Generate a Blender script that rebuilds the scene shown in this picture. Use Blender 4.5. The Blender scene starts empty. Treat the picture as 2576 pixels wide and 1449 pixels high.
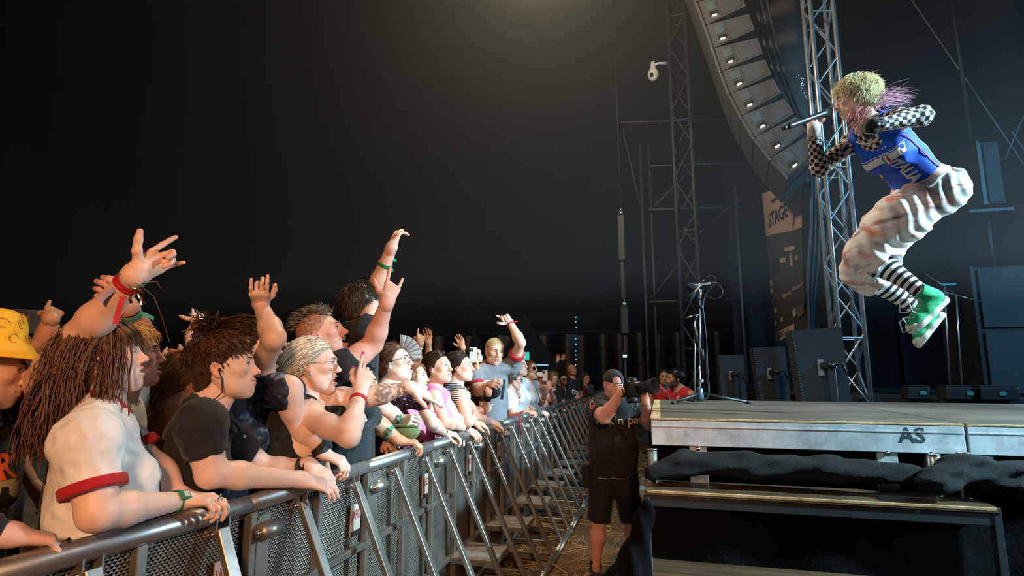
import bpy, math, random
import numpy as np
from mathutils import Vector, Matrix
from mathutils.bvhtree import BVHTree

scene = bpy.context.scene
COL = scene.collection
rnd = random.Random(7)
R_ = np.random.RandomState(11)

# ------------------------------------------------------------------ camera
F, CX, CY = 1400.0, 1288.0, 724.5            # focal length in pixels of the 2576 wide frame
VPX, HY, CAMH = 1660.0, 938.0, 1.64          # vanishing point of the barrier line, horizon, eye height
_dY = np.array([VPX - CX, -(HY - CY), F]); _dY /= np.linalg.norm(_dY)
_p = math.atan2(HY - CY, F)
_up = np.array([0, math.cos(_p), math.sin(_p)]); _up -= _dY * _up.dot(_dY); _up /= np.linalg.norm(_up)
_dX = np.cross(_up, _dY)
if _dX[0] < 0: _dX = -_dX
RW = np.array([_dX, _dY, _up])               # world = RW @ camera(right, up, forward)
CAM = np.array([0, 0, CAMH])
def ray(px, py): return RW @ np.array([(px - CX) / F, -(py - CY) / F, 1.0])
def at(px, py, z): return CAM + ray(px, py) * z
def onX(px, py, X): r = ray(px, py); return CAM + r * (X / r[0])
def onY(px, py, Y): r = ray(px, py); return CAM + r * (Y / r[1])
def onZ(px, py, Z): r = ray(px, py); return CAM + r * ((Z - CAMH) / r[2])
def proj(P):
    c = RW.T @ (np.asarray(P) - CAM); return CX + F * c[0] / c[2], CY - F * c[1] / c[2], c[2]

cd = bpy.data.cameras.new('camera'); cam = bpy.data.objects.new('camera', cd); COL.objects.link(cam)
cd.sensor_width = 36.0; cd.lens = 36.0 * F / 2576.0; cd.clip_start = 0.05; cd.clip_end = 200
_r, _u, _f = RW @ np.array([1, 0, 0]), RW @ np.array([0, 1, 0]), RW @ np.array([0, 0, 1])
cam.matrix_world = Matrix(((_r[0], _u[0], -_f[0], 0), (_r[1], _u[1], -_f[1], 0), (_r[2], _u[2], -_f[2], CAMH), (0, 0, 0, 1)))
scene.camera = cam

# ------------------------------------------------------------------ world, lights, exposure
w = bpy.data.worlds.new('night'); scene.world = w; w.use_nodes = True
w.node_tree.nodes['Background'].inputs[0].default_value = (0.10, 0.22, 0.40, 1)
w.node_tree.nodes['Background'].inputs[1].default_value = 0.025
scene.view_settings.view_transform = 'Standard'; scene.view_settings.look = 'None'
scene.view_settings.gamma = 1.0; scene.view_settings.use_curve_mapping = False
scene.view_settings.exposure = 0.0

def spot(name, loc, target, power, color, angle=60, size=0.3, blend=0.5):
    l = bpy.data.lights.new(name, 'SPOT'); o = bpy.data.objects.new(name, l); COL.objects.link(o)
    l.energy = power; l.color = color; l.spot_size = math.radians(angle); l.shadow_soft_size = size; l.spot_blend = blend
    o.location = loc
    o.rotation_euler = (Vector(target) - Vector(loc)).to_track_quat('-Z', 'Y').to_euler()
    return o
# cool white stage wash from the stage side on the crowd's faces
spot('stage_wash', (6.5, 7.2, 2.9), (-2.4, 3.2, 1.6), 2050, (0.58, 0.83, 1.0), 52, 0.35, 0.6)
spot('stage_wash', (3.4, 0.6, 4.4), (-2.0, 2.8, 1.6), 130, (0.76, 0.90, 1.0), 55, 0.30, 0.7)
# warm front-of-stage wash from the camera side of the pit
spot('pit_wash', (0.8, -2.6, 3.2), (-2.5, 3.6, 1.3), 880, (1.0, 0.50, 0.23), 60, 0.30, 0.8)
# cool key on the singer and the right of the thrust stage
spot('singer_key', (7.0, 2.0, 5.0), (1.7, 3.7, 2.2), 8000, (0.52, 0.85, 1.0), 34, 0.25, 0.6)
spot('singer_front', (-3.5, -1.5, 5.5), (1.5, 3.8, 2.4), 380, (1.0, 0.84, 0.74), 30, 0.3, 0.6)
spot('deck_key', (5.2, -1.8, 4.4), (2.5, 3.7, 1.25), 620, (0.36, 0.78, 1.0), 26, 0.2, 0.8)
# blue wash on the rigging and the stage backdrop
spot('rig_wash', (8.5, 4.0, 6.0), (2.6, 8.6, 2.6), 2100, (0.16, 0.58, 1.0), 75, 0.3, 0.8)
# warm lamp up under the tent roof, seen only as the glow in the haze
RL = at(1350, -170, 5.9)
pl = bpy.data.lights.new('roof_lamp', 'POINT'); pl.energy = 600; pl.color = (1.0, 0.84, 0.60); pl.shadow_soft_size = .3; po = bpy.data.objects.new('roof_lamp', pl); COL.objects.link(po); po.location = RL
cy = scene.cycles; cy.max_bounces = 5; cy.diffuse_bounces = 2; cy.glossy_bounces = 2; cy.transmission_bounces = 2; cy.volume_bounces = 0; cy.transparent_max_bounces = 12
# ------------------------------------------------------------------ materials
MATS = {}
def mat(name, color=(.5,.5,.5), rough=.6, metal=0., vcol=False, bump=None, var=None, emit=None, spec=.5, sheen=0., alpha=None):
    if name in MATS: return MATS[name]
    m = bpy.data.materials.new(name); m.use_nodes = True; MATS[name] = m
    nt = m.node_tree; b = nt.nodes['Principled BSDF']
    b.inputs['Base Color'].default_value = (*color, 1); b.inputs['Roughness'].default_value = rough
    b.inputs['Metallic'].default_value = metal; b.inputs['Specular IOR Level'].default_value = spec
    if sheen: b.inputs['Sheen Weight'].default_value = sheen
    tc = None
    def coord():
        nonlocal tc
        if tc is None: tc = nt.nodes.new('ShaderNodeTexCoord')
        return tc.outputs['Object']
    base = None
    if vcol:
        a = nt.nodes.new('ShaderNodeVertexColor'); a.layer_name = 'col'; base = a.outputs['Color']
    if var:                      # (scale, amount, detail) brightness variation
        n = nt.nodes.new('ShaderNodeTexNoise'); n.inputs['Scale'].default_value = var[0]; n.inputs['Detail'].default_value = 6
        nt.links.new(coord(), n.inputs['Vector'])
        mr = nt.nodes.new('ShaderNodeMapRange'); mr.inputs['From Min'].default_value = .3; mr.inputs['From Max'].default_value = .7
        mr.inputs['To Min'].default_value = 1 - var[1]; mr.inputs['To Max'].default_value = 1 + var[1] * .6
        nt.links.new(n.outputs['Fac'], mr.inputs['Value'])
        mx = nt.nodes.new('ShaderNodeMix'); mx.data_type = 'RGBA'; mx.blend_type = 'MULTIPLY'; mx.inputs[0].default_value = 1
        if base: nt.links.new(base, mx.inputs[6])
        else: mx.inputs[6].default_value = (*color, 1)
        nt.links.new(mr.outputs[0], mx.inputs[7]); base = mx.outputs[2]
    if base: nt.links.new(base, b.inputs['Base Color'])
    if bump:                     # (scale, strength)
        n = nt.nodes.new('ShaderNodeTexNoise'); n.inputs['Scale'].default_value = bump[0]; n.inputs['Detail'].default_value = 4
        nt.links.new(coord(), n.inputs['Vector'])
        bp = nt.nodes.new('ShaderNodeBump'); bp.inputs['Strength'].default_value = bump[1]; bp.inputs['Distance'].default_value = .01
        nt.links.new(n.outputs['Fac'], bp.inputs['Height']); nt.links.new(bp.outputs[0], b.inputs['Normal'])
    if emit:
        b.inputs['Emission Color'].default_value = (*emit[0], 1); b.inputs['Emission Strength'].default_value = emit[1]
    return m
def srgb(r, g, b): return tuple(((c/255)/12.92 if c/255 <= .04045 else ((c/255+.055)/1.055)**2.4) for c in (r, g, b))
def cloth(name, rgb, rough=.85): return mat('cloth_' + name, srgb(*rgb), rough, 0, bump=(380, .12), var=(9, .10), sheen=.1)
SKIN = mat('skin', vcol=True, rough=.48, spec=.45, bump=(240, .05), var=(22, .06))
HAIR = mat('hair', vcol=True, rough=.42, spec=.35)
PAINT = mat('painted', vcol=True, rough=.5)

# ------------------------------------------------------------------ mesh accumulation
class Geo:
    def __init__(s): s.v = []; s.f = []; s.c = []; s.m = []; s.n = 0
    def add(s, v, f, c=(1, 1, 1), m=0):
        v = np.asarray(v, dtype=np.float64).reshape(-1, 3); f = np.asarray(f, dtype=np.int64)
        if len(v) == 0: return s
        s.v.append(v); s.f.append(f + s.n)
        c = np.asarray(c, dtype=np.float64)
        s.c.append(np.tile(c, (len(v), 1)) if c.ndim == 1 else c)
        s.m.append(np.full(len(f), m)); s.n += len(v); return s
    def merge(s, g):
        for v, f, c, m in zip(g.v, g.f, g.c, g.m):
            pass
        if g.n:
            off = s.n
            s.v += g.v; s.c += g.c; s.m += g.m; s.f += [f + off for f in g.f]; s.n += g.n
        return s
    def xf(s, M, t):
        s.v = [v @ np.asarray(M).T + np.asarray(t) for v in s.v]; return s
    def verts(s): return np.concatenate(s.v) if s.v else np.zeros((0, 3))
    def mesh(s, name, smooth=True, col=True):
        me = bpy.data.meshes.new(name)
        if not s.v: return me
        V = np.concatenate(s.v); me.vertices.add(len(V)); me.vertices.foreach_set('co', V.astype(np.float32).ravel())
        loops = np.concatenate([f.ravel() for f in s.f]); starts = []; o = 0
        for f in s.f:
            k = f.shape[1]; starts.append(o + np.arange(len(f)) * k); o += f.size
        st = np.concatenate(starts)
        me.loops.add(len(loops)); me.loops.foreach_set('vertex_index', loops.astype(np.int32))
        me.polygons.add(len(st)); me.polygons.foreach_set('loop_start', st.astype(np.int32))
        me.polygons.foreach_set('material_index', np.concatenate(s.m).astype(np.int32))
        me.polygons.foreach_set('use_smooth', np.full(len(st), smooth))
        me.update(calc_edges=True)
        if col:
            a = me.color_attributes.new('col', 'FLOAT_COLOR', 'POINT')
            C = np.concatenate(s.c); a.data.foreach_set('color', np.concatenate([C, np.ones((len(C), 1))], 1).astype(np.float32).ravel())
        return me
def obj(name, g, material, parent=None, smooth=True, loc=None, **props):
    me = g.mesh(name, smooth) if isinstance(g, Geo) else g
    for m in (material if isinstance(material, (list, tuple)) else [material]):
        if m and m.name not in [x.name for x in me.materials if x]: me.materials.append(m)
    o = bpy.data.objects.new(name, me); COL.objects.link(o)
    if loc is not None: o.location = loc
    if parent is not None: o.parent = parent
    for k, v in props.items(): o[k] = v
    return o
def thing(name, label, cat, loc=(0, 0, 0), group=None, kind=None, rz=0):
    o = bpy.data.objects.new(name, None); COL.objects.link(o); o.location = loc; o.rotation_euler = (0, 0, rz)
    o.empty_display_size = .05
    tag(o, label, cat, group, kind); return o
def tag(o, label=None, cat=None, group=None, kind=None):
    if label: o['label'] = label
    if cat: o['category'] = cat
    if group: o['group'] = group
    if kind: o['kind'] = kind
    return o
def copy_tree(o, parent=None):
    c = o.copy(); COL.objects.link(c); c.parent = parent
    for ch in [x for x in o.children]: copy_tree(ch, c)
    return c
def unit(v): v = np.asarray(v, float); return v / (np.linalg.norm(v) + 1e-12)
BOXF = np.array([[0,1,3,2],[4,6,7,5],[0,4,5,1],[2,3,7,6],[0,2,6,4],[1,5,7,3]])
def g_box(c, h, M=None, bev=0., col=(1,1,1), g=None, m=0):
    """box centre c, half sizes h, optional axes M (columns), small chamfer"""
    g = g if g is not None else Geo(); h = np.asarray(h, float); M = np.eye(3) if M is None else np.asarray(M)
    if bev <= 0:
        v = np.array([[x, y, z] for x in (-1, 1) for y in (-1, 1) for z in (-1, 1)]) * h
        return g.add(v @ M.T + np.asarray(c), BOXF, col, m)
    b = min(bev, *(h * .49)); V = []; idx = {}
    for x in (-1, 1):
        for y in (-1, 1):
            for z in (-1, 1):
                for a in range(3):
                    p = np.array([x, y, z]) * (h - b); p[a] = (x, y, z)[a] * h[a]
                    idx[x, y, z, a] = len(V); V.append(p)
    Q, T = [], []
    for a in range(3):
        o1, o2 = (a + 1) % 3, (a + 2) % 3
        for sgn in (-1, 1):
            q = []
            for s1, s2 in ((-1, -1), (1, -1), (1, 1), (-1, 1)):
                k = [0, 0, 0]; k[a] = sgn; k[o1] = s1; k[o2] = s2; q.append(idx[(*k, a)])
            Q.append(q if sgn > 0 else q[::-1])
        for s1 in (-1, 1):
            for s2 in (-1, 1):
                k0 = [0, 0, 0]; k0[o1] = s1; k0[o2] = s2; k1 = list(k0); k0[a] = -1; k1[a] = 1
                q = [idx[(*k0, o1)], idx[(*k1, o1)], idx[(*k1, o2)], idx[(*k0, o2)]]
                Q.append(q if s1 * s2 < 0 else q[::-1])
    for x in (-1, 1):
        for y in (-1, 1):
            for z in (-1, 1):
                t = [idx[x, y, z, a] for a in range(3)]; T.append(t if x * y * z > 0 else t[::-1])
    V = np.array(V) @ M.T + np.asarray(c)
    n0 = g.n; g.add(V, np.array(Q), col, m); g.f.append(np.array(T) + n0); g.m.append(np.full(len(T), m)); g.v.append(np.zeros((0, 3))); g.c.append(np.zeros((0, 3)))
    return g
def frame_from(d, hint=(0, 0, 1)):
    d = unit(d); h = np.asarray(hint, float)
    if abs(d.dot(h)) > .98: h = np.array([1., 0, 0])
    a = unit(np.cross(h, d)); b = np.cross(d, a); return a, b, d
def g_bar(a, b, wx, wy, hint=(0, 0, 1), bev=0., g=None, col=(1,1,1), m=0):
    """rectangular bar from a to b"""
    a = np.asarray(a, float); b = np.asarray(b, float); x, y, d = frame_from(b - a, hint)
    return g_box((a + b) / 2, (wx / 2, wy / 2, np.linalg.norm(b - a) / 2), np.array([x, y, d]).T, bev, col, g, m)
def g_tube(pts, r, sides=10, cap=True, g=None, col=(1,1,1), m=0, closed=False, flat=None):
    """tube along a polyline, r scalar or list"""
    g = g if g is not None else Geo(); P = np.asarray(pts, float); n = len(P)
    r = np.full(n, r) if np.isscalar(r) else np.asarray(r, float)
    T = np.gradient(P, axis=0) if not closed else np.roll(P, -1, 0) - np.roll(P, 1, 0)
    T /= np.linalg.norm(T, axis=1, keepdims=True) + 1e-12
    a, b, _ = frame_from(T[0]); V = []
    ang = np.arange(sides) / sides * 2 * math.pi
    for i in range(n):
        a = unit(a - T[i] * a.dot(T[i])); b = np.cross(T[i], a)
        ca, sa = np.cos(ang)[:, None] * a, np.sin(ang)[:, None] * b * (flat or 1)
        V.append(P[i] + (ca + sa) * r[i])
    V = np.concatenate(V); f = []
    k = np.arange(sides); k2 = (k + 1) % sides
    for i in range(n if closed else n - 1):
        j = (i + 1) % n; f.append(np.stack([i*sides+k, i*sides+k2, j*sides+k2, j*sides+k], 1))
    n0 = g.n; g.add(V, np.concatenate(f), col, m)
    if cap and not closed:
        for e, i in ((0, 0), (1, n - 1)):
            ring = n0 + i * sides + (k if e else k[::-1])
            g.f.append(ring[None, :]); g.m.append(np.array([m])); g.v.append(np.zeros((0, 3))); g.c.append(np.zeros((0, 3)))
    return g
def g_lathe(prof, c=(0,0,0), axis=(0,0,1), sides=20, g=None, col=(1,1,1), m=0):
    prof = np.asarray(prof, float); a, b, d = frame_from(axis); ang = np.arange(sides)/sides*2*math.pi
    V = np.concatenate([np.asarray(c) + d * z + max(r, 1e-5) * (np.cos(ang)[:, None]*a + np.sin(ang)[:, None]*b) for r, z in prof])
    k = np.arange(sides); k2 = (k+1) % sides
    f = np.concatenate([np.stack([i*sides+k, i*sides+k2, (i+1)*sides+k2, (i+1)*sides+k], 1) for i in range(len(prof)-1)])
    return (g if g is not None else Geo()).add(V, f, col, m)
def g_grid(Pf, nu, nv, g=None, col=(1,1,1), m=0):
    """surface from a function of (u,v) in 0..1 returning arrays"""
    u, v = np.meshgrid(np.linspace(0, 1, nu), np.linspace(0, 1, nv), indexing='ij')
    V = Pf(u.ravel(), v.ravel()); i = np.arange(nu*nv).reshape(nu, nv)
    f = np.stack([i[:-1, :-1].ravel(), i[1:, :-1].ravel(), i[1:, 1:].ravel(), i[:-1, 1:].ravel()], 1)
    return (g if g is not None else Geo()).add(V, f, col, m)
def text_geo(body, size=1., extrude=0., bold=0., align='CENTER', res=3, shear=0.):
    cu = bpy.data.curves.new('txt', 'FONT'); cu.body = body; cu.size = size; cu.extrude = extrude; cu.offset = bold
    cu.align_x = align; cu.align_y = 'CENTER'; cu.resolution_u = res; cu.shear = shear
    o = bpy.data.objects.new('txt', cu); TMP.collection.objects.link(o); TMP.view_layers[0].update()
    me = bpy.data.meshes.new_from_object(o.evaluated_get(TMP.view_layers[0].depsgraph))
    g = Geo(); V = np.zeros(len(me.vertices)*3); me.vertices.foreach_get('co', V); V = V.reshape(-1, 3)
    me.calc_loop_triangles(); T = np.zeros(len(me.loop_triangles)*3, dtype=np.int32); me.loop_triangles.foreach_get('vertices', T)
    g.add(V, T.reshape(-1, 3)); bpy.data.objects.remove(o); bpy.data.curves.remove(cu); bpy.data.meshes.remove(me)
    return g
TMP = bpy.data.scenes.new('tmp')
def subdivide_tris(V, T, maxlen):
    for _ in range(4):
        e = np.linalg.norm(V[T] - V[np.roll(T, -1, 1)], axis=2)
        big = e.max(1) > maxlen
        if not big.any(): break
        out = [T[~big]]; nv = [V]; n = len(V); cache = {}; new = []; nt = []
        for t in T[big]:
            mid = []
            for i in range(3):
                a, b = int(t[i]), int(t[(i+1) % 3]); key = (min(a, b), max(a, b))
                if key not in cache: cache[key] = n + len(new); new.append((V[a] + V[b]) / 2)
                mid.append(cache[key])
            a, b, c = t; ab, bc, ca = mid
            nt += [(a, ab, ca), (ab, b, bc), (ca, bc, c), (ab, bc, ca)]
        V = np.concatenate([V, np.array(new)]); T = np.concatenate([T[~big], np.array(nt)])
    return V, T
def bvh_of(o):
    me = o.data; V = np.zeros(len(me.vertices)*3); me.vertices.foreach_get('co', V); V = V.reshape(-1, 3)
    return BVHTree.FromPolygons([tuple(p) for p in V], [tuple(p.vertices) for p in me.polygons])
def decal(name, g, bvh, origin, u, v, material, parent, off=.002, maxlen=.012, back=.3):
    """flat print g (in u,v metres) pressed on to a surface by casting along -n"""
    u, v = unit(u), unit(v); n = unit(np.cross(u, v)); V = g.verts(); T = np.concatenate([f if f.shape[1] == 3 else np.concatenate([f[:, :3], f[:, [0, 2, 3]]]) for f in g.f])
    C = np.concatenate(g.c)
    if maxlen:
        n0 = len(V); V, T = subdivide_tris(V, T, maxlen)
        if len(V) > n0: C = np.concatenate([C, np.tile(C[0], (len(V) - n0, 1))])
    out = np.zeros_like(V); ok = np.ones(len(V), bool)
    for i, p in enumerate(V):
        q = np.asarray(origin) + u * p[0] + v * p[1]
        h = bvh.ray_cast(Vector(q + n * back), Vector(-n), back * 2)
        if h[0] is None:
            h2 = bvh.find_nearest(Vector(q)); out[i] = np.array(h2[0]) + n * off
            if (Vector(q) - h2[0]).length > .06: ok[i] = False
        else: out[i] = np.array(h[0]) + n * off
    T = T[ok[T].all(1)]
    if len(T) == 0: return None
    return obj(name, Geo().add(out, T, C), material, parent, smooth=True)
def sphere_geo(c, r, nu=12, nv=8, col=(1,1,1), g=None, scale=(1,1,1)):
    prof = [(math.sin(t)*r, -math.cos(t)*r) for t in np.linspace(0, math.pi, nv)]
    k = g_lathe(prof, (0,0,0), (0,0,1), nu, None, col)
    k.v = [v * np.asarray(scale) + np.asarray(c) for v in k.v]
    return k if g is None else g.merge(k)

# ------------------------------------------------------------------ implicit surfaces
class Fld:
    def __init__(s, vox): s.vox = vox; s.p = []
    def cone(s, a, b, ra, rb=None, k=.02, flat=None, clipa=False, clipb=False, op='u'):
        s.p.append(('c', np.asarray(a, float), np.asarray(b, float), ra, ra if rb is None else rb, k, flat, clipa, clipb, op)); return s
    def ell(s, c, r, k=.02, M=None, op='u'):
        s.p.append(('e', np.asarray(c, float), np.asarray(r, float) * (1 if np.ndim(r) else np.ones(3)), None if M is None else np.asarray(M), k, op)); return s
    def box(s, c, h, rd=.005, k=.01, M=None, op='u'):
        s.p.append(('b', np.asarray(c, float), np.asarray(h, float), None if M is None else np.asarray(M), rd, k, op)); return s
    def path(s, pts, rs, k=.02, **kw):
        for i in range(len(pts) - 1): s.cone(pts[i], pts[i+1], rs[i], rs[i+1], k, **kw)
        return s
    def bounds(s):
        lo, hi = [], []
        for p in s.p:
            if p[-1] != 'u': continue
            if p[0] == 'c': r = max(p[3], p[4]); lo.append(np.minimum(p[1], p[2]) - r); hi.append(np.maximum(p[1], p[2]) + r)
            else: r = np.linalg.norm(p[2]) if p[3] is not None else p[2]; lo.append(p[1] - r); hi.append(p[1] + r)
        return np.min(lo, 0), np.max(hi, 0)
    def field(s, pad=None):
        vx = s.vox; lo, hi = s.bounds(); pad = pad or 3 * vx; lo = lo - pad; hi = hi + pad
        n = np.ceil((hi - lo) / vx).astype(int) + 1; s.lo = lo; s.n = n
        V = np.full(n, .08, dtype=np.float32)
        ax = [lo[i] + np.arange(n[i]) * vx for i in range(3)]; s.ax = ax
        for p in s.p:
            k = p[5] if p[0] == 'c' else p[-2]; op = p[-1]; mg = k + 3 * vx + (.012 if op == 'u' else 0)
            if p[0] == 'c': r = max(p[3], p[4]); bl = np.minimum(p[1], p[2]) - r - mg; bh = np.maximum(p[1], p[2]) + r + mg
            else:
                r = p[2] if p[3] is None else np.full(3, np.linalg.norm(p[2])); bl = p[1] - r - mg; bh = p[1] + r + mg
            i0 = np.clip(np.floor((bl - lo) / vx).astype(int), 0, n); i1 = np.clip(np.ceil((bh - lo) / vx).astype(int) + 1, 0, n)
            if (i1 <= i0).any(): continue
            X, Y, Z = np.meshgrid(ax[0][i0[0]:i1[0]], ax[1][i0[1]:i1[1]], ax[2][i0[2]:i1[2]], indexing='ij', sparse=True)
            if p[0] == 'c':
                _, a, b, ra, rb, _, flat, ca, cb, _ = p; ab = b - a
                x, y, z = X - a[0], Y - a[1], Z - a[2]; B = ab
                if flat is not None:
                    nn, sc = flat; nn = unit(nn); dt = (x * nn[0] + y * nn[1] + z * nn[2]) * (sc - 1)
                    x, y, z = x + dt * nn[0], y + dt * nn[1], z + dt * nn[2]; B = ab + nn * ab.dot(nn) * (sc - 1)
                t = np.clip((x * B[0] + y * B[1] + z * B[2]) / (B.dot(B) + 1e-12), 0, 1)
                d = np.sqrt((x - t * B[0])**2 + (y - t * B[1])**2 + (z - t * B[2])**2) - (ra + (rb - ra) * t)
                if ca or cb:
                    u = unit(ab)
                    if ca: d = np.maximum(d, -((X - a[0]) * u[0] + (Y - a[1]) * u[1] + (Z - a[2]) * u[2]))
                    if cb: d = np.maximum(d, (X - b[0]) * u[0] + (Y - b[1]) * u[1] + (Z - b[2]) * u[2])
            else:
                c, r, M = p[1], p[2], p[3]; x, y, z = X - c[0], Y - c[1], Z - c[2]
                if M is not None: x, y, z = [x * M[0, j] + y * M[1, j] + z * M[2, j] for j in range(3)]
                if p[0] == 'e':
                    k0 = np.sqrt((x/r[0])**2 + (y/r[1])**2 + (z/r[2])**2); k1 = np.sqrt((x/r[0]**2)**2 + (y/r[1]**2)**2 + (z/r[2]**2)**2)
                    d = k0 * (k0 - 1) / (k1 + 1e-9)
                else:
                    rd = p[4]; qx, qy, qz = np.abs(x) - r[0] + rd, np.abs(y) - r[1] + rd, np.abs(z) - r[2] + rd
                    d = np.sqrt(np.maximum(qx, 0)**2 + np.maximum(qy, 0)**2 + np.maximum(qz, 0)**2) + np.minimum(np.maximum(np.maximum(qx, qy), qz), 0) - rd
            W = V[i0[0]:i1[0], i0[1]:i1[1], i0[2]:i1[2]]
            if op == 'u': h = np.maximum(k - np.abs(W - d), 0) / k; W[...] = np.minimum(W, d) - h * h * k * .25
            elif op == 's': h = np.maximum(k - np.abs(W + d), 0) / k; W[...] = np.maximum(W, -d) + h * h * k * .25
            else:
                K = np.maximum(W, d); V[...] = np.maximum(V, .05); W[...] = K
        return V
    def mesh(s, wr=None, iso=0., V=None):
        """wr: function of X,Y,Z added to the field (wrinkles)"""
        if V is None: V = s.field()
        if wr is not None:
            X, Y, Z = np.meshgrid(*s.ax, indexing='ij', sparse=True); V = V + wr(X, Y, Z)
        return nets(V - iso, s.lo, s.vox)
def nets(V, lo, vx):
    V = V.copy()
    V[0] = V[-1] = .05; V[:, 0] = V[:, -1] = .05; V[:, :, 0] = V[:, :, -1] = .05
    S = V < 0; nx, ny, nz = V.shape
    c = np.zeros((nx-1, ny-1, nz-1), np.int8)
    for i in (0, 1):
        for j in (0, 1):
            for k in (0, 1): c += S[i:nx-1+i, j:ny-1+j, k:nz-1+k]
    A = np.argwhere((c > 0) & (c < 8))
    idx = np.full(c.shape, -1, np.int64); idx[A[:, 0], A[:, 1], A[:, 2]] = np.arange(len(A))
    acc = np.zeros((len(A), 3)); cnt = np.zeros(len(A))
    corners = [(i, j, k) for i in (0, 1) for j in (0, 1) for k in (0, 1)]
    val = {o: V[A[:, 0]+o[0], A[:, 1]+o[1], A[:, 2]+o[2]] for o in corners}
    for o in corners:
        for ax in range(3):
            if o[ax]: continue
            q = list(o); q[ax] = 1; q = tuple(q); a, b = val[o], val[q]; m = (a < 0) != (b < 0)
            t = np.where(m, a / np.where(m, a - b, 1), 0)
            p = np.tile(np.array(o, float), (len(A), 1)); p[:, ax] += t
            acc += p * m[:, None]; cnt += m
    P = lo + (A + acc / cnt[:, None]) * vx
    F_ = []
    for ax in range(3):
        sl0 = [slice(None)] * 3; sl1 = [slice(None)] * 3; sl0[ax] = slice(0, -1); sl1[ax] = slice(1, None)
        a, b = S[tuple(sl0)], S[tuple(sl1)]; E = np.argwhere(a != b)
        if not len(E): continue
        o1, o2 = (ax + 1) % 3, (ax + 2) % 3
        ok = (E[:, o1] > 0) & (E[:, o2] > 0) & (E[:, o1] < V.shape[o1]-1) & (E[:, o2] < V.shape[o2]-1); E = E[ok]
        fl = a[E[:, 0], E[:, 1], E[:, 2]]
        q = []
        for d1, d2 in ((-1, -1), (0, -1), (0, 0), (-1, 0)):
            e = E.copy(); e[:, o1] += d1; e[:, o2] += d2; q.append(idx[e[:, 0], e[:, 1], e[:, 2]])
        q = np.stack(q, 1); q[~fl] = q[~fl][:, ::-1]; F_.append(q)
    return P, np.concatenate(F_)
def wrinkle(amp, freq, seed=0, dirv=(0, 0, 1)):
    r = np.random.RandomState(seed); K = r.randn(6, 3); K /= np.linalg.norm(K, axis=1, keepdims=True); K *= freq * (0.6 + r.rand(6, 1) * 1.2); ph = r.rand(6) * 6.28
    def fn(X, Y, Z):
        s = 0
        for k, p in zip(K, ph): s = s + np.sin(X * k[0] + Y * k[1] + Z * k[2] + p)
        q = s / 3.0
        return amp * (np.abs(q) - .5)
    return fn
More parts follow.
